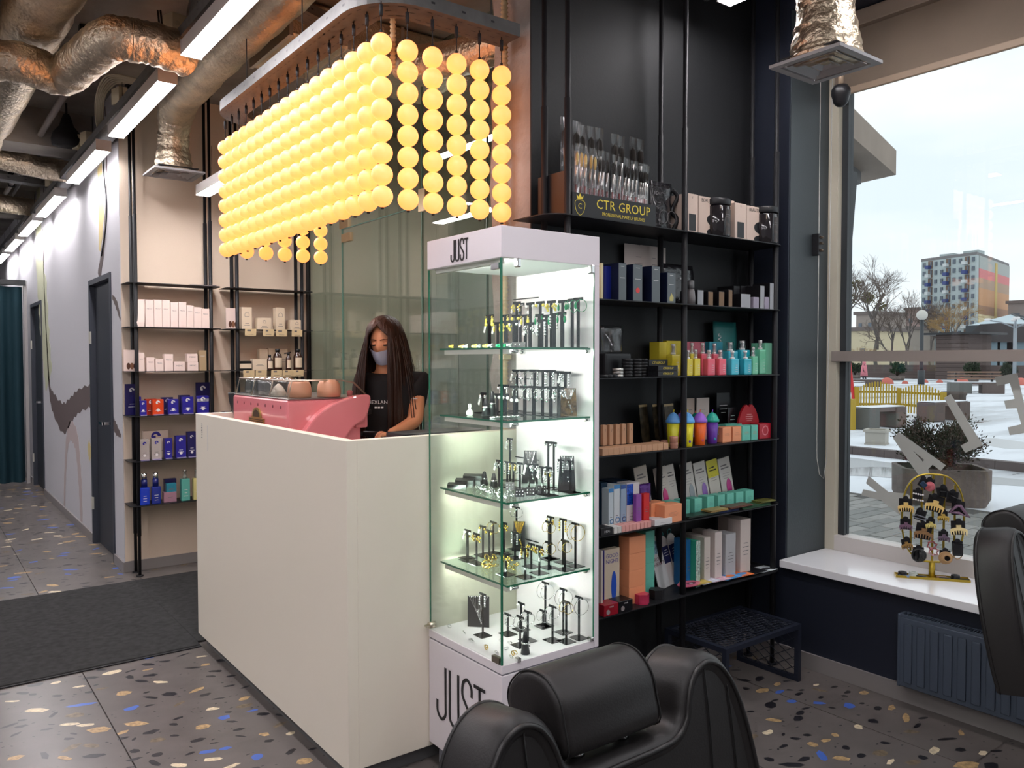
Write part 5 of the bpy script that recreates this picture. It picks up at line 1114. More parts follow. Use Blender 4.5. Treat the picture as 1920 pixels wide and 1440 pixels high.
def spray(px, yt, Y, w, cols, lab, big_=False, cover=True, grp=None, shape='sq'):
    x = at(px, 700, Y=Y).x; h = at(px, yt, Y=Y).z-zC; t = thing('spray_bottle', lab, 'bottle', (x, Y, zC), group=grp)
    bh = h*(.66 if not big_ else .72); col = pm('liquid_%d_%d_%d' % cols, sr(*cols), .15, coat=.5)
    mb = MB(); mb.bbox(-w/2, w/2, -w*.32, w*.32, 0, bh, w*.12, 2); mb.build('body', col, t)
    MB().lathe([(w*.2, bh), (w*.2, bh+h*.05)], 14).build('neck', PAPER, t)
    MB().lathe([(w*.12, bh+h*.05), (w*.12, h*.9), (w*.16, h*.9), (w*.16, h*.985)], 12).build('pump', PAPER, t)
    if cover: MB().lathe([(w*.24, bh+.001), (w*.25, h*.99), (w*.18, h)], 14, cap=False).build('clear_cap', BAG, t)
    e = MB(); lines(e, FR((w*.15, -w*.32-.0004, bh*.6)), w*.4, 0, 4, bh*.13, .0012, seed=px); e.build('lettering', WHITEINK, t)
Yb_ = 2.335
YE, PK, CY_, TQ, GR = (222, 202, 60), (226, 92, 110), (60, 184, 204), (28, 170, 190), (104, 190, 150)
spray(1262, 644, 2.42, .055, YE, 'yellow spray bottle seen left of the middle post')
spray(1290, 656, Yb_, .036, YE, 'yellow spray bottle in the front row, just right of the middle post')
spray(1304, 655, Yb_, .038, YE, 'second yellow spray bottle of the front row')
spray(1297, 642, 2.40, .042, YE, 'yellow spray bottle in the second row'); spray(1317, 642, 2.41, .045, PK, 'pink spray bottle in the second row, left one'); spray(1339, 643, 2.41, .045, PK, 'pink spray bottle in the second row, right one')
spray(1329, 656, Yb_, .05, PK, 'pink spray bottle, left of two in the front row'); spray(1350, 656, Yb_, .05, PK, 'pink spray bottle, right of two in the front row')
spray(1373, 657, Yb_, .054, CY_, 'light blue pump bottle in the front row', cover=False); spray(1397, 657, Yb_, .054, TQ, 'turquoise pump bottle in the front row', cover=False)
spray(1391, 638, 2.42, .07, TQ, 'tall blue pump bottle behind the turquoise ones', True); spray(1368, 641, 2.43, .07, CY_, 'tall light blue bottle in the back row', True)
spray(1412, 650, Yb_, .04, GR, 'small pale green spray bottle near the right end'); spray(1425, 637, 2.37, .052, GR, 'tall green spray bottle near the right end', True)
for i, (p0, p1, yt, c_, Y, d) in enumerate(((1236, 1250, 641, YE, 2.46, .06), (1250, 1277, 639, (208, 190, 30), 2.47, .04), (1287, 1322, 641, (196, 96, 112), 2.48, .04), (1330, 1355, 641, (60, 160, 180), 2.49, .03), (1434, 1447, 643, (120, 196, 162), 2.36, .08))):
    box('colour_carton', ['yellow striped carton at the left of the bright bottles', 'yellow carton behind the first yellow bottle', 'pink carton behind the pink bottles', 'blue carton behind the light blue bottles', 'pale green carton at the right end of the third plate'][i], 'box', p0, p1, yt, 2, Y, d, C(*c_))
t = thing('teal_pouch', 'large teal pouch with vertical white lettering standing behind the blue bottles', 'pouch', (at(1371, 700, Y=2.47).x, 2.50, zC)); pouch(t, .17, at(1371, 603, Y=2.47).z-zC, .018, C(44, 122, 120, .4), 4, tilt=-.05)
mb = MB(); text_mb(mb, 'RAP', .032, FR((-.055, -.0035, .17)) @ Matrix.Rotation(pi/2, 4, 'Z')); mb.build('lettering', GREYINK if 0 else PAPER, t)
# ---- plate D
zD = RZ[3]+.0006; KR = C(196, 152, 118, .6); KR2 = C(168, 128, 100, .5)
t = thing('mirror_case', 'rose gold zigzag display card behind the small tan cartons on the fourth plate', 'display', (2.09, 2.45, zD))
for k in range(5): MB().box(-.055+.0*k, -.005, 0, .003, 0, .12, Matrix.Translation((-.08+.05*k, 0, 0)) @ Matrix.Rotation(.25*(-1)**k, 4, 'Z')).build('panel', pm('rose_gold', (.42, .25, .17), .35, .35), t)
MB().box(.12, .20, -.05, -.047, 0, .125, Matrix.Rotation(.2, 4, 'Z')).build('panel', KR, t)
for i, px in enumerate((1135, 1147, 1159, 1171, 1184)): box('lipstick_carton', side[i]+' upright tan lipstick carton on the fourth plate', 'box', px-3.6, px+3.6, 804, 3, 2.385, .018, KR, group='upright tan cartons', txt='/', tcol=INK, tsz=.8, zoff=.03, h=.085)
for i in range(12): 
    x = at(1128+i*10.4, 700, Y=2.32).x; me = None
    ob('soap_carton', MB().bbox(-.0155, .0155, 0, .072, 0, .029, .001, 1).mesh('soap_carton', KR), None, (x+.015, 2.312, zD), side[i]+' small tan carton lying in the front row of the fourth plate', 'box', 'tan cartons lying in a row')
for k, (px, Y, n) in enumerate(((1264, 2.33, 2), (1247, 2.42, 1), (1229, 2.43, 1))):
    for q in range(n): ob('cream_jar', MB().lathe([(.017, 0), (.018, .002), (.018, .014), (.0185, .015), (.0185, .024), (.017, .026)], 18).mesh('cream_jar', C(190, 136, 116, .35)), None, (at(px, 700, Y=Y).x, Y, zD+.0265*q), ['pinkish cream jar', 'pinkish cream jar behind the row of tan cartons, right one', 'pinkish cream jar behind the row of tan cartons, left one'][k]+([', lower of the stacked pair', ', upper of the stacked pair'][q] if n > 1 else ''), 'jar')
for k, (px, Y, w, yt) in enumerate(((1214, 2.47, .08, 764), (1240, 2.46, .09, 765), (1262, 2.44, .10, 764))):
    t = thing('foil_sachet', ['left', 'middle', 'right'][k]+' black and gold sachet leaning behind the tan cartons', 'sachet', (at(px, 700, Y=Y).x, Y, zD), .3); MB().box(-w/2, w/2, 0, .003, 0, .185, Matrix.Rotation(-.12, 4, 'X')).build('sachet', pm('black_gold_foil', (.05, .038, .02), .35, .4, vary=.95, vscale=30), t)
    MB().box(-w/2, w/2, -.0006, 0, .174, .184, Matrix.Rotation(-.12, 4, 'X')).build('gold_seal', C(150, 130, 90, .4), t)
def cup(px, Y, yt, bc, lc, sc, lab, txt='Soul', tc=(90, 60, 160)):
    x = at(px, 700, Y=Y).x; h = at(px, yt, Y=Y).z-zD; s = h/.2; t = thing('party_cup', lab, 'cup', (x, Y, zD))
    MB().lathe([(.026*s, 0), (.028*s, .003), (.036*s, .13*s)], 24).build('cup', C(*bc, .35), t)
    MB().lathe([(.039*s, .128*s), (.041*s, .13*s), (.041*s, .142*s), (.037*s, .146*s), (.035*s, .152*s), (.024*s, .172*s), (.01*s, .182*s), (.004*s, .186*s)], 24).build('lid', C(*lc, .35), t)
    MB().cyl((0, 0, .18*s), (.003, 0, .2*s), .003*s, 8).build('straw', C(*sc, .4), t)
    mb = MB(); text_mb(mb, txt, .03*s, FR((.014*s, -.0325*s, .078*s), .35) @ Matrix.Rotation(-pi/2, 4, 'Z')); mb.build('lettering', C(*tc), t)
    MB().sphere((-.006*s, -.0262*s, .03*s), .010*s, 12, 8, (1, .35, 1)).build('emblem', C(*tc), t)
cup(1289, 2.345, 768, (222, 212, 30), (90, 160, 220), (230, 200, 40), 'yellow cup with blue whipped lid just right of the middle post')
cup(1263, 2.375, 768, (200, 196, 40), (90, 150, 210), (230, 200, 40), 'yellow cup with blue whipped lid seen left of the middle post')
cup(1313, 2.35, 768, (232, 100, 30), (150, 96, 200), (235, 110, 60), 'orange cup with purple whipped lid', tc=(210, 80, 120))
cup(1336, 2.36, 768, (98, 52, 160), (40, 170, 150), (120, 70, 180), 'purple cup with teal whipped lid', tc=(40, 150, 170))
cup(1276, 2.46, 770, (190, 60, 40), (120, 80, 170), (225, 80, 50), 'dark orange cup in the second row behind the post'); cup(1304, 2.46, 770, (160, 90, 60), (20, 130, 110), (225, 100, 60), 'cup with dark teal lid in the second row')
OR, TEA = C(236, 156, 112, .5), C(104, 192, 172, .5)
for i, (p0, p1, yt, c_, Y) in enumerate(((1356, 1372, 801, OR, 2.345), (1375, 1391, 800, OR, 2.345), (1393, 1408, 798, TEA, 2.34), (1410, 1422, 797, TEA, 2.34), (1362, 1392, 795, TEA, 2.42))):
    box('cube_carton', ['orange cube carton beside the purple cup', 'second orange cube carton from the purple cup', 'teal cube carton right of the orange ones', 'teal cube carton next to the red box', 'teal carton hidden behind the orange cubes'][i], 'box', p0, p1, yt, 3, Y, .05, c_, ln=3, tcol=pm('tone_ink', sr(190, 130, 100), .6))
box('red_carton', 'red carton with a pale printed ring at the right end of the fourth plate', 'box', 1425, 1446, 794, 3, 2.345, .055, C(176, 26, 44, .35), txt='O', tcol=C(220, 120, 130), tsz=.8, tpos=.5)
t = thing('lip_mask_pouch', 'red pouch cut in the shape of lips with white print', 'pouch', (at(1410, 700, Y=2.41).x, 2.425, zD+.062))
o_l = [(-.07, 0), (.07, 0), (.066, .05), (.04, .088), (.018, .10), (0, .088), (-.018, .10), (-.04, .088), (-.066, .05)]
MB().prism([tuple(v) for v in cr_spline([Vector(p) for p in o_l], 3)], 0, .012, 'y').build('pouch', C(186, 34, 44, .35), t)
mb = MB(); text_mb(mb, 'KISS', .022, FR((0, -.0008, .03))) if 0 else lines(mb, FR((0, -.0004, .05)), .06, 0, 4, .01, .004); mb.build('print', C(228, 150, 150), t)
ob('box_support', MB().bbox(-.06, .06, 0, .08, 0, .061, .001, 1).mesh('box_support', BKP), None, (at(1410, 700, Y=2.42).x, 2.425-.01+.0, zD), 'black box behind the teal cubes carrying the lip shaped pouch', 'box') if 0 else None
box('black_carton', 'black box behind the teal cubes under the lip shaped pouch', 'box', 1392, 1432, 796, 3, 2.405, .08, BKP, h=.0615)
for i, (px, Y, w, h, c_, lab) in enumerate(((1302, 2.51, .075, .2, C(186, 170, 156, .5), 'beige face mask sachet leaning behind the cups, left one'), (1328, 2.50, .09, .2, C(200, 190, 182, .5), 'silvery face mask sachet leaning behind the cups, right one'), (1366, 2.50, .10, .22, C(22, 24, 26, .3), 'tall black pouch with small yellow print on the fourth plate'), (1384, 2.46, .075, .15, C(28, 28, 30, .2), 'crinkled black sachet before the tall black pouch'))):
    t = thing('sachet', lab, 'sachet', (at(px, 700, Y=Y-.03).x, Y, zD)); MB().box(-w/2, w/2, 0, .004, 0, h, Matrix.Rotation(-.0, 4, 'X')).build('sachet', c_, t)
    e = MB(); lines(e, FR((0, -.0004, h*.72)), w*.6, 0, 3, .018, .002, seed=i); e.build('print', WHITEINK if i > 1 else GREYINK, t)
# ---- plate E
zE = RZ[4]+.0006
for i, (p0, p1, yt, c_, lab, bc) in enumerate(((1142, 1151, 916, (196, 210, 214), 'slim white and blue tube box, first of three', (60, 130, 190)), (1152, 1163, 909, (206, 214, 216), 'slim white and blue tube box, second of three', (60, 130, 190)), (1165, 1175, 909, (150, 170, 190), 'slim grey blue tube box, third of three', (40, 80, 150)), (1176, 1200, 905, (206, 200, 200), 'white carton with a deep blue glittering panel', (24, 60, 150)))):
    t = box('skincare_carton', lab, 'box', p0, p1, yt, 4, 2.36, .06, C(*c_, .35), ln=4, tpos=.45)
    w = at(p1, 700, Y=2.36).x-at(p0, 700, Y=2.36).x; h = at(p0, yt, Y=2.36).z-zE
    if i < 3: MB().torus((w*.1, -.001, h*.22), w*.32, .0016, 16, 4, Matrix.Rotation(pi/2, 4, 'X')).build('ring_print', C(*bc, .3), t); MB().box(-w/2, w/2, -.0006, 0, h*.9, h*.99).build('label_band', C(*bc, .3), t)
    else: MB().box(-w*.5, w*.0, -.0006, 0, h*.5, h*.96).build('blue_panel', pm('blue_glitter', sr(20, 70, 170), .2, .3, vary=.7, vscale=120), t)
box('dark_carton', 'dark teal carton beside the display case on the fifth plate', 'box', 1128, 1140, 905, 4, 2.40, .1, C(14, 44, 66, .3)); 
box('dark_carton', 'dark blue carton behind the slim tube boxes', 'box', 1150, 1180, 902, 4, 2.43, .1, C(16, 34, 60, .3))
box('purple_tube_box', 'slim purple carton with teal foot on the fifth plate', 'box', 1194, 1204, 927, 4, 2.335, .02, C(142, 76, 160, .4), ln=3, band=(0, .07), bcol=C(40, 160, 150))
box('red_tube_box', 'slim bright red carton on the fifth plate', 'box', 1208, 1219, 925, 4, 2.335, .02, C(206, 34, 34, .35), ln=3)
t = thing('purple_pouch', 'shiny purple pouch behind the red and purple cartons', 'pouch', (at(1213, 700, Y=2.40).x, 2.41, zE)); pouch(t, .07, .165, .01, pm('purple_foil', sr(84, 40, 120), .25, .3, bump=.4, bscale=30), 6, tilt=0)
for i, (p0, p1, yt, Y) in enumerate(((1222, 1248, 942, 2.37), (1248, 1280, 946, 2.315))): box('orange_cube', ['orange cube carton, back one on the fifth plate', 'orange cube carton, front one beside the middle post'][i], 'box', p0, p1, yt, 4, Y, .06, OR, ln=4, tcol=pm('tone_ink', sr(190, 130, 100), .6))
for i, (p0, p1, Y) in enumerate(((1212, 1233, 2.35), (1229, 1262, 2.308))): box('white_flat_carton', ['small white flat carton, rear one', 'small white flat carton, front one at the plate edge'][i], 'box', p0, p1, 970, 4, Y, .045, C(214, 212, 212), ln=1, tpos=.5, h=.026)
for i in range(8): ob('pink_soap_carton', MB().bbox(-.0095, .0095, 0, .07, 0, .026, .001, 1).mesh('pink_soap_carton', C(222, 160, 152, .5)), None, (at(1170+i*7.0, 700, Y=2.31).x, 2.308, zE), side[i]+' small pale pink carton in the row on the fifth plate', 'box', 'pale pink cartons in a row')
for i in range(2): ob('white_soap_carton', MB().bbox(-.010, .010, 0, .07, 0, .026, .001, 1).mesh('white_soap_carton', C(220, 216, 210, .5)), None, (at(1155+i*7.6, 700, Y=2.31).x, 2.308, zE), ['left', 'right'][i]+' small white carton left of the pink row', 'box')
for i in range(3): ob('beige_soap_carton', MB().bbox(-.014, .014, 0, .08, 0, .026, .001, 1).mesh('beige_soap_carton', C(214, 176, 150, .5)), None, (at(1131+i*9, 700, Y=2.38).x, 2.39-.005, zE), side[i]+' beige carton lying behind the black one beside the display case', 'box') if i == 9 else None
box('black_flat_carton', 'flat black lettered carton next to the display case on the fifth plate', 'box', 1128, 1150, 985, 4, 2.308, .06, BLACK, txt='HUG', tcol=WHITEINK, tsz=.22, h=.03, tpos=.5)
MINT = C(112, 198, 178, .5)
for i, (p0, p1, yt, Y) in enumerate(((1259, 1274, 934, 2.40), (1282, 1295, 934, 2.395), (1304, 1318, 925, 2.39), (1328, 1341, 923, 2.39), (1348, 1361, 919, 2.385), (1365, 1378, 917, 2.385), (1382, 1396, 912, 2.385), (1400, 1415, 909, 2.385))):
    box('mint_cube', side[i]+' mint green cube carton in the row on the fifth plate', 'box', p0, p1, yt, 4, Y, .055, MINT, group='mint cubes in a row', ln=4, tcol=C(90, 160, 150), h=.068)
sach = [((1204, 1228), 874, (196, 190, 176), None, (80, 80, 90)), ((1240, 1263), 876, (204, 196, 186), (200, 40, 120), (60, 170, 90)), ((1262, 1278), 871, (206, 200, 192), None, None), ((1290, 1312), 868, (206, 202, 196), (150, 160, 165), None), ((1314, 1336), 866, (206, 202, 196), (150, 110, 190), None), ((1338, 1358), 862, (212, 206, 196), (214, 204, 50), None), ((1360, 1382), 858, (206, 202, 196), (196, 60, 140), None)]
for i, ((p0, p1), yt, c_, blob, b2) in enumerate(sach):
    Y = 2.475; x0, x1 = at(p0, 700, Y=Y).x, at(p1, 700, Y=Y).x; w = x1-x0; h = at(p0, yt, Y=Y).z-zE
    t = thing('mask_sachet', ['grey lettered sachet behind the rear post', 'white sachet with a pink and green motif', 'white sachet left of the middle post', 'white sachet with a silvery droplet', 'white sachet with a lilac droplet', 'white sachet with a yellow upper band', 'white sachet with a magenta droplet at the right'][i], 'sachet', ((x0+x1)/2, Y, zE), group='sheet mask sachets leaning on the fifth plate')
    Mx = Matrix.Rotation(-.12, 4, 'X') @ Matrix.Shear('XZ', 4, (-.18, 0)) if 0 else Matrix.Rotation(-.1, 4, 'X') @ Matrix.Rotation(-.13, 4, 'Y')
    MB().bbox(-w/2, w/2, 0, .006, 0, h, .002, 1, Mx).build('sachet', C(*c_, .45), t)
    Lm = Mx @ FR((0, -.0006, h*.82)); e = MB(); e.box(-w*.35, w*.15, 0, .006, 0, .0006, Lm); e.box(-w*.35, w*.3, -.014, -.008, 0, .0006, Lm); lines(e, Lm, w*.6, -h*.17, 3, .012, .0012, seed=i); e.build('lettering', INK if i == 5 else GREYINK, t)
    if blob:
        if i == 5: MB().box(-w/2, w/2, -.0012, 0, h*.62, h, Mx).build('yellow_band', C(*blob), t)
        else: MB().sphere((0, 0, 0), 1, 14, 10, (w*.22, .002, h*.2), Mx @ Matrix.Translation((w*.12, -.001, h*.33))).build('droplet_print', C(*blob, .2), t)
    if b2: MB().sphere((0, 0, 0), 1, 10, 8, (w*.15, .002, h*.06), Mx @ Matrix.Translation((w*.2, -.001, h*.1))).build('leaf_print', C(*b2), t)
for i, (p0, p1, c_, n) in enumerate(((1288, 1345, (36, 48, 40), 5), (1330, 1362, (168, 140, 84), 4), (1338, 1384, (44, 52, 92), 4), (1366, 1408, (110, 70, 56), 4), (1390, 1442, (46, 84, 56), 5), (1425, 1462, (118, 116, 60), 4))):
    x0, x1 = at(p0, 700, Y=2.33).x, min(at(p1, 700, Y=2.33).x, 3.36)
    for k in range(n):
        ob('foil_mask_packet', MB().bbox(-(x1-x0)/2, (x1-x0)/2, -.03, .03, 0, .0022, .001, 1).mesh('foil_mask_packet', pm('packet_%d' % i, sr(*c_), .35, .3, vary=.3, vscale=25)), None, ((x0+x1)/2+rj.uniform(-.006, .006), 2.345-.0+rj.uniform(-.004, .004), zE+.0024*k+(.012 if i in (1, 3, 5) else 0)), ['dark green', 'gold', 'dark blue', 'copper brown', 'green', 'olive gold'][i]+' foil mask packet in the flat fanned piles', 'packet', ['dark green', 'gold', 'dark blue', 'copper brown', 'green', 'olive gold'][i]+' mask packets in a pile')
# ---- plate F
zF = RZ[5]+.0006
for i, (p0, p1, yt, c_, Y, tx) in enumerate(((1134, 1163, 1029, (206, 190, 168), 2.37, 'GOOD\nNIGHT'), (1128, 1132, 1032, (190, 180, 170), 2.34, None))):
    t = box('night_mask_carton', ['cream and blue carton lettered GOOD NIGHT with a blue foot print', 'edge of a second cream carton beside the display case'][i], 'box', p0, p1, yt, 5, Y, .03, C(*c_, .5), txt=tx, tcol=C(70, 66, 150), tsz=.26, tpos=.84)
    if i == 0:
        w = at(p1, 700, Y=Y).x-at(p0, 700, Y=Y).x; h = at(p0, yt, Y=Y).z-zF
        MB().sphere((.008, -.0015, h*.36), .001*w*160, 14, 10, (1, .01, 2.2)).build('blue_motif', C(40, 80, 180, .3), t) if 0 else MB().prism([(w*.12+w*.17*cos(a*pi/8), h*.36+h*.25*sin(a*pi/8)) for a in range(16)], -.0012, 0, 'y').build('blue_motif', C(44, 84, 186, .3), t)
        MB().box(-w/2-.004, -w/2, 0, .03, 0, h*.98).build('blue_side', C(34, 30, 130, .3), t)
for k in range(4):
    for i, (p0, p1, c_, Y) in enumerate(((1181, 1212, OR, 2.36), (1212, 1229, TEA, 2.40), (1166, 1180, TEA, 2.42))):
        if i == 2 and k > 2: continue
        z_ = .0715*k; x0, x1 = at(p0, 700, Y=Y).x, at(p1, 700, Y=Y).x
        if Y+.06 > 2.53: continue
        t = thing('stacked_cube', '%s cube carton, %s of the %s stack on the lowest plate' % (['orange', 'teal', 'teal'][i], ['lowest', 'second', 'third', 'topmost'][k], ['orange', 'right teal', 'left teal'][i]), 'box', ((x0+x1)/2, Y, zF+z_), group='cube cartons stacked on the lowest plate')
        MB().bbox(-(x1-x0)/2, (x1-x0)/2, 0, .062, 0, .0708, .001, 1).build('carton', c_, t)
t = thing('clear_roll', 'clear plastic wrapped tube lying on the orange cartons', 'tube', (at(1226, 700, Y=2.45).x, 2.46, zF+.0715*4)) if 0 else None
for i, (px, w, h, c_, lab, tx, Yc) in enumerate(((1246, .075, .255, (196, 196, 196), 'hanging sachet with blue floral top lettered ROSE HEART', 'ROSE\nHEART', 2.44), (1262, .055, .24, (206, 200, 196), 'white and navy hanging sachet, left of two', None, 2.46), (1278, .055, .25, (206, 200, 196), 'white and navy hanging sachet, right of two by the post', None, 2.45))):
    t = thing('hanging_sachet', lab, 'sachet', (at(px, 700, Y=Yc).x+.01, Yc, zF)); Mx = Matrix.Rotation(-.2, 4, 'X') @ Matrix.Rotation(-.14, 4, 'Y')
    o_ = [(-w/2, 0), (w/2, 0), (w/2, h*.8)]+[(w*.5*cos(a*pi/8), h*.8+h*.14*sin(a*pi/8)) for a in range(1, 8)]+[(-w/2, h*.8)]
    MB().prism(o_, 0, .005, 'y', Mx).build('sachet', C(*c_, .45), t)
    MB().torus(Mx @ Vector((0, .002, h*.97)), .012, .0025, 14, 5, Mx @ Matrix.Rotation(pi/2, 4, 'X') if 0 else Matrix.Rotation(pi/2, 4, 'X')).build('hanging_loop', C(*((110, 150, 170) if i == 0 else (60, 140, 140))), t)
    if tx: mb = MB(); text_mb(mb, tx, .022, Mx @ FR((0, -.0006, h*.48))); mb.build('lettering', C(100, 40, 60), t); MB().box(-w/2, w/2, -.0008, 0, h*.62, h*.84, Mx).build('floral_print', pm('floral', sr(110, 140, 160), .4, vary=.8, vscale=90), t)
    else: MB().box(-w/2, w/2, -.0008, 0, h*.42, h*.74, Mx).build('navy_band', C(30, 34, 80), t); mb = MB(); lines(mb, Mx @ FR((0, -.001, h*.66)), w*.6, 0, 3, .012, .002); mb.build('lettering', WHITEINK, t)
for i, (p0, p1, yt, c_, Y, lab, fr_) in enumerate(((1307, 1315, 1014, (58, 176, 142), 2.36, 'green and white leafy carton on the lowest plate', (170, 190, 180)), (1289, 1297, 1012, (30, 110, 170), 2.39, 'blue carton beside the middle post on the lowest plate', None), (1323, 1334, 1007, (206, 196, 186), 2.36, 'white slim carton, first of the pale ones', None), (1305, 1318, 1003, (200, 190, 180), 2.44, 'low white carton behind the green one', None), (1343, 1356, 997, (212, 200, 194), 2.36, 'white carton with small black emblem, second pale one', None), (1363, 1382, 1000, (184, 184, 186), 2.37, 'broad grey white carton, third pale one', None), (1391, 1410, 973, (212, 198, 190), 2.37, 'tallest white carton at the right of the lowest plate', None), (1372, 1388, 969, (198, 184, 174), 2.44, 'tall beige carton behind the tallest white one', None), (1322, 1336, 995, (196, 184, 174), 2.45, 'beige carton with a lid behind the slim white one', None))):
    t = box('pale_carton', lab, 'box', p0, p1, yt, 5, Y, .075, C(*c_, .5), ln=4, tpos=.7)
    if fr_: w = at(p1, 700, Y=Y).x-at(p0, 700, Y=Y).x; h = at(p0, yt, Y=Y).z-zF; MB().box(-w/2, w/2, -.0005, 0, 0, h).build('leaf_print', pm('leafy', sr(*fr_), .4, vary=.6, vscale=110), t)
# round and hexagonal boxes at the front left
hexo = [(.034*cos(a*pi/3+pi/6), .034*sin(a*pi/3+pi/6)) for a in range(6)]
ob('hexagonal_box', MB().prism(hexo, 0, .042, 'z').mesh('hexagonal_box', pm('iridescent_pink', sr(206, 60, 96), .25, .2, vary=.35, vscale=12)), None, (at(1206, 700, Y=2.345).x, 2.35, zF), 'shiny pink hexagonal box at the front of the lowest plate', 'box')
ob('hexagonal_box', MB().prism(hexo, 0, .04, 'z').mesh('hexagonal_box', BLACK), None, (at(1233, 700, Y=2.36).x, 2.36, zF), 'black hexagonal box with gold print beside the pink one', 'box')
for i, (p0, p1, c_) in enumerate(((1134, 1161, (150, 24, 40)), (1162, 1188, (20, 20, 24)))):
    t = box('flat_tin_carton', ['red flat carton with a silver disc beside the display case', 'black flat carton with a silver disc, right of the red one'][i], 'box', p0, p1, 1118, 5, 2.308, .07, C(*c_, .3), txt='mask', tcol=WHITEINK, tsz=.14, h=.046, tpos=.8)
    MB().cyl((-.018, -.0012, .016), (-.018, -.0002, .016), .010, 18).build('disc_print', C(150, 140, 140, .3), t)
# flat illustrated packets fanned out on the right
fan = [(1296, (214, 104, 128), 'round pink packet with an eye printed on it'), (1313, (196, 168, 80), 'golden edged packet in the fan'), (1330, (204, 204, 222), 'white packet with lilac print in the fan'), (1350, (220, 176, 190), 'pink and white packet in the fan'), (1372, (70, 150, 210), 'blue packet with orange print in the fan'), (1394, (222, 110, 50), 'orange packet in the fan'), (1420, (26, 26, 30), 'black packet in the fan'), (1440, (206, 214, 216), 'white packet with black print at the right end')]
for i, (px, c_, lab) in enumerate(fan):
    w = .055 if i else .05; X_ = at(px, 700, Y=2.345).x; 
    mm_ = MB().prism([(.075*cos(a*pi/12)*.9, .04*sin(a*pi/12)*.92) for a in range(24)], 0, .003, 'z') if i == 0 else MB().bbox(-w*1.25, w*1.05, -.034, .05, 0, .003, .001, 1)
    t = thing('face_mask_packet', lab, 'packet', (min(X_, 3.33), 2.352, zF+.0035*(8-i)), .05*(-1)**i)
    mm_.build('packet', pm('packet_art_%d' % i, sr(*c_), .35, vary=.45 if i not in (0, 6) else .1, vscale=38), t)
    if i == 0:
        MB().prism([(.03*cos(a*pi/8)+.01, .014*sin(a*pi/8)-.005) for a in range(16)], .003, .0036, 'z').build('eye_print', C(120, 40, 70), t); MB().prism([(.010*cos(a*pi/8)+.01, .008*sin(a*pi/8)-.005) for a in range(16)], .0036, .004, 'z').build('eye_white', PAPER, t)
    if i in (4, 5, 7): MB().prism([(.03*cos(a*pi/5)+.01, .016*sin(a*pi/5)) for a in range(10)], .003, .0035, 'z').build('art_print', C(*[(230, 120, 50), (50, 140, 210), (60, 60, 64)][[4, 5, 7].index(i)]), t)
# ================================================================= LEFT SHELVES (beige wall)
LZ = [2.030, 1.727, 1.42, 1.113, .80, .493]
def lshelf(label, x0, x1, posts):
    s = thing('wall_shelving', label, 'shelf', (x0, 6.0, 0)); o = s.location
    for z in LZ: ob('shelf_plate', rplate(x0, x1, 5.905, 6.115, z, .05).mesh('shelf_plate', STEEL), s, tuple(-v for v in o))
    for x in posts:
        for y in (5.945, 6.065):
            p = MB().cyl((x, y, .002), (x, y, CEIL-.002), .0105, 12).cyl((x, y, .28), (x, y, 2.5), .0135, 12).build('post', STEEL, s, loc=tuple(-v for v in o))
            for za in (.001, CEIL-.008): MB().cyl((x, y, za), (x, y, za+.007), .024, 14).build('post_foot', STEEL, p)
lshelf('black steel wall shelves left of the counter beside the corridor', 1.205, 1.835, (1.262, 1.765))
lshelf('black steel wall shelves behind the coffee machine', 1.875, 2.545, (1.955, 2.455))
def lb(name, label, cat, px0, px1, yt, lev, Y, dep, col, group=None, txt=None, tcol=None, tsz=.2, ln=0, tpos=.72, zoff=0, h=None, mark=None, mcol=None):
    z = LZ[lev]+.0006+zoff; x0 = at(px0, 700, Y=Y).x; x1 = at(px1, 700, Y=Y).x; h = h or at((px0+px1)/2, yt, Y=Y).z-z; w = x1-x0
    t = thing(name, label, cat, ((x0+x1)/2, Y, z), 0, group)
    MB().bbox(-w/2, w/2, 0, min(dep, 6.113-Y), 0, h, .001, 1).build('carton', col, t)
    if txt or ln:
        mb = MB(); M = FR((0, -.0004, h*tpos))
        if txt: text_mb(mb, txt, w*tsz, M)
        if ln: lines(mb, M, w*.6, -h*.25, ln, h*.09, .003)
        mb.build('lettering', tcol or GREYINK, t)
    if mark:
        e = MB(); r = w*.2; M = FR((0, -.0004, h*mark)); P = [(r*cos(a*pi/7), r*sin(a*pi/7)) for a in range(10)]+[(r*.45*cos(a*pi/7)-.1*r, r*.45*sin(a*pi/7)) for a in range(9, -1, -1)]
        vs = [M @ Vector((x, y, .0005)) for x, y in P]; n = 10
        e.add(vs, [(i, i+1, 2*n-2-i, 2*n-1-i) for i in range(n-1)], False); e.box(-r*.55, -r*.05, -r*.7, r*.1, 0, .0006, M); e.build('swirl_mark', mcol or WHITEINK, t)
    return t
PWH = C(236, 216, 206, .55)
YL = 5.93
t = thing('cream_tube', 'white cream tube standing first in the row of tall white cartons', 'tube', (at(265, 700, Y=YL).x, YL+.02, LZ[1]+.0006)); h = at(265, 561, Y=YL).z-LZ[1]
MB().add([(s*w, sd*d, z) for z, w, d in ((0, .024, .016), (.03, .026, .018), (h, .036, .001)) for s, sd in ((-1, -1), (1, -1), (1, 1), (-1, 1))], [(i*4+j, i*4+(j+1) % 4, i*4+4+(j+1) % 4, i*4+4+j) for i in range(2) for j in range(4)]+[(3, 2, 1, 0), (8, 9, 10, 11)], False).build('tube', PWH, t)
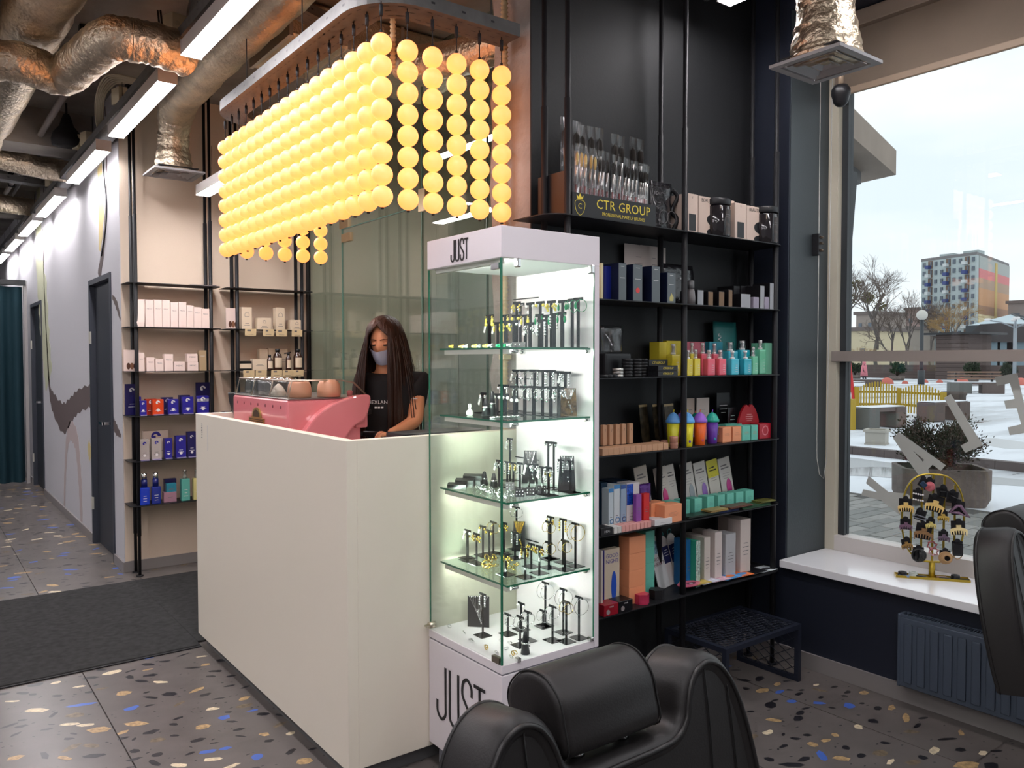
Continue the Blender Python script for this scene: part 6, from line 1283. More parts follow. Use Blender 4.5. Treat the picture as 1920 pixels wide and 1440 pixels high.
for i, (p0, p1, yt) in enumerate(((274.5, 290, 562), (290.7, 305.5, 562), (306, 320.5, 562.5), (321.5, 335.5, 567), (336.5, 351, 566.5), (351.7, 364.5, 572.5), (365, 379.5, 576), (380, 394, 579))):
    lb('white_carton', side[i]+' white carton in the stepped row on the upper left shelf', 'box', p0, p1, yt, 1, YL, .05, PWH, 'white cartons in a stepped row', txt='MEDIC', tsz=.22, tpos=.66 if i < 5 else .72)
t = thing('brochure', 'thin brochure lying on the uppermost left shelf plate', 'paper', (at(378, 530, Y=6.0).x, 5.99, LZ[0]+.0006), .15); MB().box(-.11, .1, -.07, .07, 0, .004).build('sheet', C(140, 130, 128, .5), t)
t = thing('brochure', 'second thin brochure crossing the first on the uppermost left shelf plate', 'paper', (at(388, 530, Y=6.0).x-.03, 5.98, LZ[0]+.005), -.1); MB().box(-.09, .08, -.05, .05, 0, .003).build('sheet', C(110, 104, 104, .5), t)
def photocard(label, px0, px1, yt, lev):
    t = lb('photo_card', label, 'card', px0, px1, yt, lev, 6.03, .004, PWH, txt=None); w = at(px1, 700, Y=6.03).x-at(px0, 700, Y=6.03).x
    h = at(px0, yt, Y=6.03).z-LZ[lev]; 
    for k in range(3): MB().prism([(-w*.2+w*.22*k+w*.12*cos(a*pi/5), h*.24+h*.16*sin(a*pi/5)) for a in range(10)], -.001, -.0002, 'y').build('portrait_print', C(*[(92, 60, 48), (140, 96, 70), (70, 46, 40)][k]), t)
photocard('white card with small portrait photos at the left end of the middle left shelf', 232, 262, 656, 2)
photocard('white card with small portrait photos on the right wall shelf', 425, 451, 578, 1)
for i, (p0, p1, yt, lab) in enumerate(((260, 271, 661, 'white bottle carton beside the portrait card'), (275, 290, 670, 'short white carton, second in the mixed row'), (292, 307, 673, 'lowest short white carton of the mixed row'), (308.5, 325, 664, 'taller white carton in the middle of the mixed row'))): lb('white_carton', lab, 'box', p0, p1, yt, 2, YL+.01, .05, PWH, txt='MEDIC', tsz=.22, tpos=.65)
lb('white_carton', 'flat wide white carton in the mixed row', 'box', 326.5, 347, 678, 2, YL+.01, .06, PWH, txt='MEDIC', tsz=.2, tpos=.55); lb('white_carton', 'wide white carton, lower of the stacked pair', 'box', 352, 372, 679, 2, YL+.01, .06, PWH, txt='MEDIC', tsz=.2, tpos=.6)
zt = at(360, 679, Y=YL+.01).z-LZ[2]; lb('white_carton', 'wide white carton, upper of the stacked pair', 'box', 351.5, 371, 662, 2, YL+.01, .06, PWH, txt='MEDIC', tsz=.2, tpos=.6, zoff=zt+.0005, h=.058)
lb('gold_carton', 'pale gold carton at the right end of the mixed row', 'box', 374, 387.5, 657, 2, YL+.02, .05, C(172, 150, 118, .35), txt='MEDIC', tsz=.2, tcol=WHITEINK)
IB = C(40, 34, 140, .3); DB = C(30, 26, 84, .35); ORG = C(214, 70, 26, .35)
for i, (p0, p1, yt, c_, Y, lab, lev) in enumerate(((234, 259, 720, DB, 6.05, 'tall indigo display board at the left end of the fourth left shelf', 3), (367, 393, 717, DB, 6.05, 'tall indigo display board at the right end of the fourth left shelf', 3), (255, 264, 744, IB, 5.99, 'blue carton partly hidden behind the post', 3), (261, 274, 751.5, IB, 5.94, 'small blue carton in front, first from the left', 3),
        (272, 293, 748, C(176, 50, 24, .4), 6.0, 'dark orange carton behind the bright orange one', 3), (285, 306, 749, ORG, 5.95, 'bright orange carton with a white swirl', 3), (303, 324, 745, DB, 6.0, 'dark blue carton behind the third small one', 3), (314, 334, 748.5, IB, 5.95, 'small blue carton in the middle of the row', 3), (336, 356, 741, DB, 6.0, 'dark blue carton at the back right of the row', 3), (341, 362, 744, IB, 5.95, 'small blue carton, second from the right', 3), (369, 391, 742, IB, 5.95, 'blue carton with a rainbow strip in front of the tall board', 3),
        (267, 314, 807.5, C(224, 206, 190, .5), 6.05, 'large cream carton at the back of the fifth left shelf', 4), (260, 278, 824, C(176, 166, 160, .4), 5.95, 'grey carton with blue swirl, left one', 4), (282.5, 301, 822, C(176, 166, 160, .4), 5.95, 'grey carton with blue swirl, right one', 4), (307, 321, 822, IB, 5.96, 'slim blue carton right of the grey ones', 4), (328, 347, 817, IB, 5.96, 'blue carton left of the darkest one', 4), (350, 366, 809.5, DB, 5.96, 'darkest blue carton cut by the counter edge', 4))):
    grey = c_ is not IB and c_ is not DB and c_ is not ORG and lev == 4
    t = lb('cosmetics_carton', lab.replace(' of the left wall unit', ''), 'box', p0, p1, yt, lev, Y, .012 if yt < 722 else .045, c_, ln=2 if p1-p0 > 12 else 1, tpos=.6, tcol=GREYINK if grey else WHITEINK, mark=.8, mcol=IB if grey else WHITEINK)
    w = at(p1, 700, Y=Y).x-at(p0, 700, Y=Y).x
    if Y < 5.97:
        MB().cyl((0, -.0015, .035), (0, -.0003, .035), w*.15, 14).build('seal', PAPER, t)
        MB().box(-w*.45, w*.45, -.02, -.0006, 0, .006).build('clear_foot', C(150, 140, 180, .2), t)
    if 'rainbow' in lab: MB().box(-w/2, w/2, -.0008, 0, .085, .105).build('rainbow_strip', pm('rainbow', sr(170, 170, 190), .2, .4, vary=.5, vscale=40), t)
# bottles on the lowest left shelf
def lbottle(px, yt, cols, capc, lab, w=.05, lev=5, Y=5.95, cap_h=.22, pump=False):
    x = at(px, 700, Y=Y).x; z = LZ[lev]+.0006; h = at(px, yt, Y=Y).z-z; t = thing('cosmetic_bottle', lab, 'bottle', (x, Y, z))
    bh = h*.56 if cap_h < .5 else h*.72
    MB().bbox(-w/2, w/2, -w*.4, w*.4, 0, bh, w*.12, 2).build('body', C(*cols, .15, coat=.4), t)
    if cap_h < .5: MB().lathe([(w*.34, bh), (w*.34, h*.80)], 16).build('shoulder', C(22, 30, 100, .15), t); MB().lathe([(w*.3, h*.8), (w*.3, h)], 16).build('cap', CHROME, t)
    else: MB().lathe([(w*.25, bh), (w*.22, h*.8), (w*.12, h*.82), (w*.12, h*.93), (w*.2, h*.94), (w*.18, h)], 14).build('pump', C(140, 140, 130, .2), t); MB().lathe([(w*.3, bh-.0005), (w*.27, h*.98)], 14, cap=False).build('clear_cap', BAG, t)
    e = MB(); lines(e, FR((0, -w*.4-.0005, bh*.5)), w*.5, 0, 3, bh*.14, .003, seed=px); e.build('lettering', WHITEINK, t)
lbottle(267, 888, (24, 60, 190), 0, 'bright blue glass bottle with silver cap, left of two on the lowest left shelf', .062); lbottle(288.5, 886, (24, 44, 140), 0, 'dark blue glass bottle with silver cap, right of two on the lowest left shelf', .06)
lbottle(344, 881, (90, 170, 156), 0, 'mint green square pump bottle on the lowest left shelf', .058, cap_h=.6); lbottle(366, 880, (206, 196, 130), 0, 'pale yellow pump bottle cut by the counter edge', .055, cap_h=.6)
lb('mauve_carton', 'mauve carton at the bottom of the small stack on the lowest left shelf', 'box', 304, 328, 923, 5, 5.95, .05, C(164, 124, 140, .4), ln=1); zt = .058
lb('teal_carton', 'teal carton on top of the mauve one', 'box', 309, 328, 905, 5, 5.955, .04, C(40, 128, 150, .35), ln=2, zoff=.0615, h=.07); lb('indigo_carton', 'dark indigo carton behind the teal one', 'box', 306, 328, 898, 5, 6.01, .04, DB)
# right unit: cartons, amber bottles, price cards
KW = C(226, 208, 182, .55)
for i, (p0, p1, yt, lev, lab) in enumerate(((455, 473.5, 576, 1, 'tall cream carton with an arch emblem, left of two'), (484, 509.5, 596, 1, 'low wide cream carton between the tall ones'), (519, 535, 577, 1, 'tall cream carton with an arch emblem, right of two'), (546, 569, 600, 1, 'low cream carton at the right end'))):
    t = lb('cream_carton', lab+' of the upper right wall shelf', 'box', p0, p1, yt, lev, 5.94, .07, KW, ln=2, tpos=.5)
    w = at(p1, 700, Y=5.94).x-at(p0, 700, Y=5.94).x; h = at(p0, yt, Y=5.94).z-LZ[lev]; r = w*(.22 if i in (0, 2) else .1); M = FR((0, -.0005, h*.68)); e = MB()
    P = [(r, -r), (r, 0)]+[(r*cos(a*pi/6), r*sin(a*pi/6)) for a in range(7)]+[(-r, 0), (-r, -r)]
    for a, b in zip(P, P[1:]+P[:1]):
        d = Vector((b[0]-a[0], b[1]-a[1]))
        if d.length < 1e-6: continue
        q = Vector((-d.y, d.x)).normalized()*.0012; e.add([M @ Vector((a[0]-q.x, a[1]-q.y, .0004)), M @ Vector((b[0]-q.x, b[1]-q.y, .0004)), M @ Vector((b[0]+q.x, b[1]+q.y, .0004)), M @ Vector((a[0]+q.x, a[1]+q.y, .0004))], [(0, 1, 2, 3)], False)
    e.build('arch_emblem', GREYINK, t)
for i, (p0, p1, yt, Y) in enumerate(((487, 503, 654, 6.05), (504, 522, 653, 6.05), (523, 540, 654, 6.05), (474, 501, 673, 5.95))): lb('cream_carton', ['cream carton at the back left of the lower right wall shelf', 'cream carton at the back behind the amber bottles', 'cream carton at the back between the amber bottles', 'wide cream carton in front on the lower right wall shelf'][i], 'box', p0, p1, yt, 2, Y, .05, KW, ln=2)
t = lb('black_jar_box', 'black jar with a cream label at the left of the lower right wall shelf', 'jar', 449, 472, 677, 2, 5.95, .06, BLACK); MB().box(-.045, .045, -.001, 0, .015, .05).build('label', KW, t)
AMB = pm('amber_glass', (.045, .018, .012), .1, coat=.6)
for i, (px, yt, w, pump) in enumerate(((506, 665, .045, 0), (520.5, 654, .068, 0), (541, 661, .042, 1), (558.5, 654, .068, 0))):
    Y = 5.955; x = at(px, 700, Y=Y).x; z = LZ[2]+.0006; h = at(px, yt, Y=Y).z-z; t = thing('amber_bottle', ['small amber bottle with black cap, leftmost', 'large amber bottle with black cap, left of two', 'small amber bottle with black spray nozzle', 'large amber bottle with black cap at the right end'][i]+' on the right wall shelf', 'bottle', (x, Y, z)); r = w/2
    MB().lathe([(r*.95, 0), (r, .004), (r, h*.62), (r*.85, h*.72), (r*.4, h*.82), (r*.4, h*.85)], 20).build('body', AMB, t)
    MB().lathe([(r*.5, h*.85), (r*.5, h)], 14).build('cap', BLACK, t)
    if pump: MB().box(-.005, .045, -.006, .006, h*.94, h, Matrix.Rotation(-.2, 4, 'Y')).build('nozzle', BLACK, t)
    n = 8; vs = [(sin(a)*(r+.0004), -cos(a)*(r+.0004), zz) for zz in (h*.12, h*.58) for a in [(-.9+1.8*j/n) for j in range(n+1)]]
    MB().add(vs, [(j, j+1, n+2+j, n+1+j) for j in range(n)], True).build('label', KW, t)
CD = C(226, 204, 160, .6)
for i, (px, py, lev) in enumerate(((471, 613, 1), (504.5, 613, 1), (529, 613, 1), (558, 613, 1), (467, 692, 2), (490, 692, 2), (519, 691, 2), (540, 691, 2), (560, 691, 2))):
    x = at(px, 700, Y=5.9).x; z = LZ[lev]
    t = thing('price_card', '%s cream price card on the edge of the %s right wall shelf' % (side[i if i < 4 else i-4], 'upper' if lev == 1 else 'lower'), 'price card', (x, 5.900, z+.002)); M = Matrix.Rotation(.12, 4, 'X')
    MB().box(-.042, .042, -.0012, 0, -.052, .0, M).build('card', CD, t)
    e = MB(); lines(e, M @ FR((-.012, -.0014, -.018)), .03, 0, 1, .01, .012, seed=i); lines(e, M @ FR((0, -.0014, -.042)), .07, 0, 1, .01, .002); e.build('print', GREYINK, t)
# ================================================================= CURTAIN
cu = thing('curtain', 'dark teal pleated curtain across the far end of the corridor', 'curtain', (.3, 11.3, 0))
n = 90; vs = []
for z in (.02, 1.2, 2.2, 2.32, 2.38):
    for i in range(n): 
        u = i/(n-1); f = .05 if z < 2.2 else .03; vs.append((-1.6+2.43*u, f*sin(u*95+.3*sin(z)), z))
fs = [(k*n+i, k*n+i+1, k*n+n+i+1, k*n+n+i) for k in range(4) for i in range(n-1)]
MB().add(vs, fs, True).build('fabric', pm('teal_velvet', (.004, .03, .043), .8), cu)
MB().box(-1.8, .86, -.06, .06, 2.40, 2.46).build('rail', BLACK, cu); MB().box(.84, .875, -.03, .03, 0, 2.46).build('post', pm('post_grey', (.35, .33, .32), .5), cu)
# ================================================================= BENCH, RADIATOR
BN = pm('bench_navy', (.016, .02, .034), .42)
t = thing('mesh_bench', 'low dark navy metal bench with an expanded mesh seat below the shelves', 'bench', (2.745, 2.125, 0))
L_, W_, H_ = .55, .345, .27
fr = MB(); b = .022
for y in (0, W_-b): fr.box(0, L_, y, y+b, H_-b, H_)
for x in (0, L_-b): fr.box(x, x+b, b, W_-b, H_-b, H_)
fr.build('seat_frame', BN, t)
for x in (0, L_-b):
    for y in (0, W_-b): MB().box(x, x+b, y, y+b, .001, H_-b).build('leg', BN, t)
    MB().box(x, x+b, b, W_-b, .001, b).build('foot_rail', BN, t)
ms = MB()
def mesh_pan(mb, o, u, v, w, h, n, m_, r=.0016, lift=Vector((0, 0, 0))):
    for i in range(n):
        for j in range(m_):
            c = o+u*(w*(i+.5)/n)+v*(h*(j+.5)/m_)
            if (i+j) % 2: continue
            for a, b_2 in (((-.5, 0), (0, .5)), ((0, .5), (.5, 0)), ((.5, 0), (0, -.5)), ((0, -.5), (-.5, 0))):
                p = c+u*(a[0]*w/n*2)+v*(a[1]*h/m_*2)+lift*(1 if a[1] == 0 and False else 0); q = c+u*(b_2[0]*w/n*2)+v*(b_2[1]*h/m_*2)
                mb.tube([p, q], r, 3)
X_, Y_, Z_ = Vector((1, 0, 0)), Vector((0, 1, 0)), Vector((0, 0, 1))
mesh_pan(ms, Vector((b, b, H_-.004)), X_, Y_, L_-2*b, W_-2*b, 36, 14, .0022)
ms.build('mesh_seat', BN, t, kind='stuff')
for x in (.011, L_-.011):
    e = MB(); mesh_pan(e, Vector((x, b, b)), Y_, Z_, W_-2*b, H_-2*b, 8, 10, .0018); e.build('mesh_side', BN, t, kind='stuff')
RD = pm('radiator_navy', (.062, .08, .112), .4)
t = thing('radiator', 'dark blue panel radiator with vertical ribs under the window sill', 'radiator', (3.38, 1.715, 0))
MB().bbox(0, .012, -1.9, 0, .095, .395, .004, 1).build('front_panel', RD, t)
MB().bbox(.05, .062, -1.895, -.005, .1, .395, .004, 1).build('rear_panel', RD, t)
MB().bbox(-.001, .062, -.012, .003, .092, .407, .003, 1).bbox(-.001, .062, -1.9, -1.888, .092, .407, .003, 1).build('side_cover', RD, t)
g_ = MB()
g_.box(.002, .008, -1.888, -.012, .396, .407).box(.052, .06, -1.888, -.012, .396, .407)
y = -1.88
while y < -.02: g_.box(.008, .052, y, y+.004, .398, .405); y += .012
g_.build('top_grille', RD, t)
rib = MB(); rib.bbox(-.007, .0, -.017, .017, .118, .372, .006, 2); rme = rib.mesh('rib', RD)
for i in range(34): ob('rib', rme, t, (0, -.045-.0545*i, 0))
for y in (-.2, -1.6): MB().box(.062, .078, y-.02, y+.02, .12, .38).build('wall_bracket', RD, t)
# ================================================================= HAIR CLIP STAND ON THE SILL
GO = pm('stand_gold', sr(186, 160, 60), .32, .75)
so = Vector((3.648, 1.702, .5153)); U = Vector((.582, -.813, 0)); Nn = Vector((-.813, -.582, 0))   # U right, Nn towards the room
def onp(px, py, off=0.):
    d = at(px, py, Z=0)-EYE; o_ = so+Nn*off; tt = (o_-EYE).dot(Nn)/d.dot(Nn); return EYE+d*tt
def loc(px, py, off=0.): p = onp(px, py, off)-so; return Vector((p.dot(U), p.dot(Nn), p.z))
SM = Matrix((U, Nn, Vector((0, 0, 1)))).transposed().to_4x4(); SM.translation = so
t = thing('clip_stand', 'brass display stand with an oval frame and bars standing on the window sill', 'display stand', so)
t.matrix_world = SM
hw, z0, z1 = .125, loc(1745, 1053).z, loc(1745, 889).z
ov = []
for i in range(48):
    a = 2*pi*i/48; cx = abs(cos(a))**.72*(1 if cos(a) > 0 else -1); cz = abs(sin(a))**.8*(1 if sin(a) > 0 else -1)
    ov.append(Vector((hw*cx, 0, (z0+z1)/2+(z1-z0)/2*cz)))
vs = []
for p in ov:
    q = (p-Vector((0, 0, (z0+z1)/2))).normalized()
    for du, dn in ((-.0035, -.007), (.0035, -.007), (.0035, .007), (-.0035, .007)): vs.append(p+q*du+Vector((0, dn, 0)))
n = 48
MB().add(vs, [(i*4+k, i*4+(k+1) % 4, ((i+1) % n)*4+(k+1) % 4, ((i+1) % n)*4+k) for i in range(n) for k in range(4)], True).build('oval_frame', GO, t)
for u in (-.088, -.045, 0, .045, .088):
    hh = (z1-z0)/2*(1-(abs(u)/hw)**2.6)**.45-.004; zc = (z0+z1)/2; MB().box(u-.0045, u+.0045, -.002, .002, zc-hh, zc+hh).build('bar', GO, t)
MB().cyl((0, 0, .006), (0, 0, z0), .013, 20).build('column', GO, t)
tr_ = MB().box(-.15, .15, -.028, .028, 0, .003).box(-.15, .15, .026, .028, .003, .011).box(-.15, .15, -.028, -.026, .003, .011).box(-.15, -.148, -.026, .026, .003, .011).box(.148, .15, -.026, .026, .003, .011)
tr_.build('tray', GO, t)
def claw(mb, w, h, curve=1):
    """hair claw: bowed spine with teeth and a handle loop"""
    n = 9; pts = [Vector((w*(i/(n-1)-.5), 0, -h*.25*(2*i/(n-1)-1)**2*curve)) for i in range(n)]
    vs = []
    for p in pts:
        for a, b in ((-.003, 0), (.003, 0), (.003, h*.34), (-.003, h*.34)): vs.append(p+Vector((0, a, b)))
    mb.add(vs, [(i*4+k, i*4+(k+1) % 4, i*4+4+(k+1) % 4, i*4+4+k) for i in range(n-1) for k in range(4)]+[(3, 2, 1, 0), tuple((n-1)*4+k for k in range(4))], False)
    for i in range(7):
        x = w*(i/6-.5)*.92; z = -h*.25*(2*i/6-1)**2*curve; mb.cyl((x, 0, z+.002), (x*.92, .004, z-h*.42), .0022, 6, .0012)
    mb.box(-w*.14, w*.14, -.003, .003, h*.34, h*.62)
    return mb
clips = [(1743, 912, .034, 'round', (190, 96, 104), 'pink round clip on a card at the top of the stand', 0), (1731, 908, .03, 'card', (44, 62, 84), 'blue black card clip at the top of the stand', .5),
         (1721, 930, .03, 'pearls', 0, 'black card with two rows of pearl pins', 0), (1768, 926, .034, 'card', (18, 18, 20), 'black card clip, upper right on the stand', -.2), (1786, 936, .036, 'card', (20, 20, 22), 'black card clip above the purple one', .1),
         (1698, 951, .042, 'claw', (232, 196, 120), 'shiny gold claw clip at the left of the stand', 0), (1752, 949, .05, 'claw', (226, 192, 120), 'long shiny gold claw clip in the middle of the stand', .25), (1797, 957, .042, 'tri', (118, 90, 112), 'mauve triangular clip at the right of the stand', 0),
         (1725, 969, .034, 'bar', (100, 104, 112), 'grey slim barrette on a black card', .3), (1768, 970, .03, 'claw', (190, 160, 80), 'small gold claw clip right of the centre', 0), (1698, 986, .034, 'claw', (120, 92, 112), 'mauve claw clip at the left of the stand', 0), (1745, 984, .028, 'claw', (212, 196, 120), 'small pale gold claw clip in the centre', 0),
         (1797, 994, .044, 'claw', (226, 206, 150), 'large cream claw clip at the right of the stand', -.05), (1731, 1001, .05, 'claw', (140, 108, 76), 'large light brown claw clip below the centre', .15), (1769, 1008, .03, 'claw', (104, 88, 104), 'dusky mauve claw clip right of the brown one', 0),
         (1700, 1022, .03, 'claw', (150, 116, 66), 'tortoise claw clip at the lower left', -.2), (1722, 1040, .036, 'ball', (18, 18, 20), 'black round hair tie bundle at the lower left', 0), (1747, 1022, .026, 'coil', (150, 80, 84), 'rose coil hair tie in the lower middle', 0), (1750, 1033, .028, 'coil', (190, 140, 140), 'glittering rose coil hair tie below the other', 0),
         (1772, 1045, .034, 'ties', (164, 130, 90), 'beige hair ties bundle at the lower right', 0), (1795, 1028, .034, 'ties2', (30, 30, 32), 'black clip card with a white barcode at the lower right', 0)]
for i, (px, py, w, kd, c_, lab, ra) in enumerate(clips):
    off = .012+.003*(i % 3); p = onp(px, py, off)
    g = thing('hair_clip', lab, 'hair clip', p, group='hair clips on the sill stand'); g.matrix_world = Matrix.Translation(p) @ SM.to_3x3().to_4x4() @ Matrix.Scale(1.55, 4)
    M = Matrix.Rotation(ra, 4, 'Y'); cm = C(*c_, .3) if c_ else BLACK
    if kd not in ('coil',): MB().bbox(-w*.42, w*.42, -.004, -.002, -w*.32, w*.6, .001, 1, M).build('backing_card', BLACK, g); MB().cyl((0, -.003, w*.62), (0, .004, w*.62), .007, 12).build('hook', BLACK, g)
    q = MB()
    if kd == 'claw': claw(q, w, w*.55)
    elif kd == 'round': q.lathe([(.0, .004), (.013, .004), (.014, 0), (.013, -.002)], 18, M=Matrix.Rotation(-pi/2, 4, 'X'))
    elif kd == 'card': q.bbox(-w*.3, w*.3, 0, .004, -w*.25, w*.25, .002, 1, Matrix.Rotation(.3, 4, 'Y'))
    elif kd == 'pearls':
        for r_ in range(2):
            for k in range(5): q.sphere((-.012+.006*k, .001, .008-.017*r_-.001*k), .0028, 8, 6)
        cm = JM['pearl']
    elif kd == 'tri':
        P3 = [Vector((-.024, 0, -.006)), Vector((-.004, 0, .014)), Vector((.004, 0, .014)), Vector((.026, 0, -.018))]; q.tube(P3+[Vector((.0, 0, -.006))], .005, 6, True)
    elif kd == 'bar': q.tube([Vector((-.02, 0, -.004)), Vector((-.01, 0, .003)), Vector((.012, 0, .003)), Vector((.02, 0, 0)), Vector((.01, 0, -.005)), Vector((-.01, 0, -.007))], .002, 6, True)
    elif kd == 'ball':
        for k in range(6): q.torus((0, .004+.001*k, 0), .017-.0012*k, .0035, 20, 6, Matrix.Rotation(pi/2+.1*k, 4, 'X') @ Matrix.Rotation(.3*k, 4, 'Y'))
    elif kd == 'coil':
        q.tube([Vector((.011*cos(a*.35), .004*sin(a*2.1), .011*sin(a*.35)))*(1+.25*sin(a*2.1)) for a in range(36)], .0022, 5)
    elif kd == 'ties':
        for k in range(4): q.torus((.001*k, .003+.002*k, -.0), .016-.002*k, .0028, 20, 6, Matrix.Rotation(pi/2+.15*k, 4, 'X'))
    else:
        q.bbox(-.013, .013, 0, .004, -.02, .016, .005, 2); MB().box(-.006, .006, .004, .0046, -.009, .006).build('barcode_label', PAPER, g); MB().torus((0, .003, -.012), .018, .002, 20, 5, Matrix.Rotation(pi/2, 4, 'X') @ Matrix.Diagonal((.7, 1, 1, 1))).build('hair_tie', C(170, 140, 110, .5), g)
    me = q.mesh('clip', cm); o_ = ob('clip', me, g); o_.matrix_local = Matrix.Translation((0, .004, 0)) @ M
for i, (u, v, c_, k, lab) in enumerate(((-.12, .004, (16, 16, 18), 'coil', 'black spiral hair tie in the left end of the brass tray'), (-.075, -.004, (196, 204, 196), 'coil', 'white spiral hair tie in the brass tray'), (-.115, .018, (120, 146, 180), 'flat', 'light blue band in the front left of the brass tray'), (-.045, .01, (16, 16, 18), 'flat', 'black hair bow left of the brass column'), (.04, -.004, (150, 110, 80), 'flat', 'brown clip behind the column in the brass tray'), (.05, .014, (20, 20, 20), 'flat', 'black clip right of the brass column'), (.095, .0, (18, 18, 20), 'coil', 'black bow at the right of the brass tray'), (.125, .012, (22, 22, 24), 'flat', 'black clip at the right end of the brass tray'))):
    p = so+U*u+Nn*v+Vector((0, 0, .0035)); q = MB()
    if k == 'coil':
        for z in range(3): q.torus((0, 0, .005+.006*z), .016-.001*z, .0045, 18, 7)
    else: q.bbox(-.022, .022, -.007, .007, 0, .009, .003, 2)
    ob('hair_tie', q.mesh('hair_tie', C(*c_, .35)), None, p, lab, 'hair tie', rz=rj.uniform(-.4, .4)-.9)
# ================================================================= STYLING CHAIRS
LEA = pm('black_leather', (.0145, .013, .013), .45, bump=.045, bscale=260, spec=.45)
LEB = pm('black_leather_side', (.0235, .021, .021), .42, bump=.12, bscale=260, spec=.45); PIPE = pm('piping_black', (.013, .012, .012), .4); SEAM = pm('seam', (.006, .006, .006), .7)
def back_outline():
    h = [(0, .42), (.07, .42), (.115, .424), (.137, .44), (.147, .468), (.162, .50), (.19, .529), (.235, .54), (.285, .515), (.325, .45), (.352, .34), (.365, .2), (.36, .05), (.345, -.04)]
    L2 = [(-x, z) for x, z in reversed(h[1:])]
    return cr_spline([Vector(p) for p in L2+h], 4, False)
def chair(label, cx, cy, zb, tilt, rz=0., hr_dz=0., scale=1., hr_w=.115, hr_tilt=-.1, hx=0.):
    t = thing('styling_chair', label, 'chair', (cx, cy, 0), rz)
    B = Matrix.Translation((0, 0, zb)) @ Matrix.Rotation(-tilt, 4, 'X') @ Matrix.Scale(scale, 4)
    o = back_outline(); n = len(o); nr = []
    for i in range(n):
        d = (o[(i+1) % n]-o[i-1]).normalized() if 0 < i < n-1 else (o[min(i+1, n-1)]-o[max(i-1, 0)]).normalized(); nr.append(Vector((-d.y, d.x)))
    # nr points inwards? outline runs left to right over the top, so the left normal points up/outwards
    rings = [(-.004, .036), (-.012, .022), (-.006, .010), (.004, .003), (.02, 0), (.1, 0), (.118, .006), (.128, .03)]
    vs = [B @ Vector((o[i].x-nr[i].x*ins, y, o[i].y-nr[i].y*ins)) for y, ins in rings for i in range(n)]
    fs = [(k*n+i, (k+1)*n+i, (k+1)*n+i+1, k*n+i+1) for k in range(len(rings)-1) for i in range(n-1)]
    mb = MB().add(vs, fs, True)
    # front and rear caps as strips to the base line
    for k, fl in ((0, False), (len(rings)-1, True)):
        y = rings[k][0]; ins = rings[k][1]; a = [B @ Vector((o[i].x-nr[i].x*ins, y, o[i].y-nr[i].y*ins)) for i in range(n)]
        bm = bmesh.new(); bv = [bm.verts.new(v) for v in a]; f = bm.faces.new(bv); bmesh.ops.triangulate(bm, faces=[f]); mb.bm(bm, smooth=False)
    mb.build('backrest', LEA, t)
    pf = [B @ Vector((o[i].x-nr[i].x*.019, -.010, o[i].y-nr[i].y*.019)) for i in range(n)]
    MB().tube(pf, .0055, 8).build('piping', PIPE, t)
    MB().tube([B @ Vector((o[i].x-nr[i].x*.001, .105, o[i].y-nr[i].y*.001)) for i in range(n)], .004, 6).build('piping', PIPE, t)
    for x0, x1, zt in ((-.28, -.235, .49), (-.225, -.15, .51), (.225, .15, .51), (.285, .235, .49), (-.09, -.075, .33), (.09, .075, .33), (-.03, -.025, .33), (.03, .025, .33)):
        pts = [B @ Vector((x0*(1-u)+x1*u+.02*sin(u*pi)*(1 if x0 > 0 else -1), -.0065, zt-(.5*u))) for u in [j/8 for j in range(9)]]
        MB().tube(pts, .0016, 5).build('seam', SEAM, t)
    # headrest
    q = MB(); zc = .345; hz0, hz1 = .405+hr_dz, .535+hr_dz
    HM_ = B @ Matrix.Translation((hx, 0, 0)) @ Matrix.Rotation(hr_tilt, 4, 'X')
    sec = [Vector(p) for p in ((-.045, hz0), (-.052, hz0+.05), (-.048, hz1-.035), (-.015, hz1+.004), (.04, hz1+.012), (.09, hz1-.012), (.105, hz1-.05), (.07, hz0+.03), (.02, hz0-.004))]
    c = cr_spline(sec, 4); m_ = len(c); cen = sum(c, Vector((0, 0)))/m_
    prof = [(-hr_w-.0048, .02), (-hr_w-.0046, .5), (-hr_w-.004, .78), (-hr_w-.003, .90), (-hr_w+.003, .97), (-hr_w+.014, 1.), (0, 1.015), (hr_w-.014, 1.), (hr_w-.003, .97), (hr_w+.004, .90), (hr_w+.0042, .78), (hr_w+.0046, .5), (hr_w+.0048, .02)]
    vs = [HM_ @ Vector((x, cen.x+(p.x-cen.x)*s, cen.y+(p.y-cen.y)*s)) for x, s in prof for p in c]
    fs = [(k*m_+i, (k+1)*m_+i, (k+1)*m_+(i+1) % m_, k*m_+(i+1) % m_) for k in range(len(prof)-1) for i in range(m_)]+[tuple(reversed(range(m_))), tuple((len(prof)-1)*m_+i for i in range(m_))]
    h = q.add(vs, fs, True).build('headrest', LEA, t)
    for s in (-1, 1): MB().tube([HM_ @ Vector((s*(hr_w-.002), cen.x+(p.x-cen.x)*.992, cen.y+(p.y-cen.y)*.992)) for p in c], .0018, 5, True).build('stitching', SEAM, h)
    for x in (-.055, .055):
        MB().cyl(B @ Vector((x+hx, .045, .41)), B @ Vector((x+hx, .035, hz0+.02)), .0075, 12).build('headrest_post', CHROME, t)
        MB().lathe([(.016, 0), (.015, .007), (.009, .012)], 16, M=B @ Matrix.Translation((x+hx, .047, .421))).build('post_collar', CHROME, t)
    # seat, arms, pedestal (below the picture)
    MB().bbox(-.26, .26, -.52, .0, zb-.12, zb-.005, .035, 3).build('seat', LEA, t)
    for s in (-1, 1): MB().bbox(s*.31-.035, s*.31+.035, -.5, -.02, zb+.03, zb+.09, .02, 3).build('armrest', LEA, t); MB().box(s*.31-.012, s*.31+.012, -.3, -.2, zb-.1, zb+.04).build('arm_support', CHROME, t)
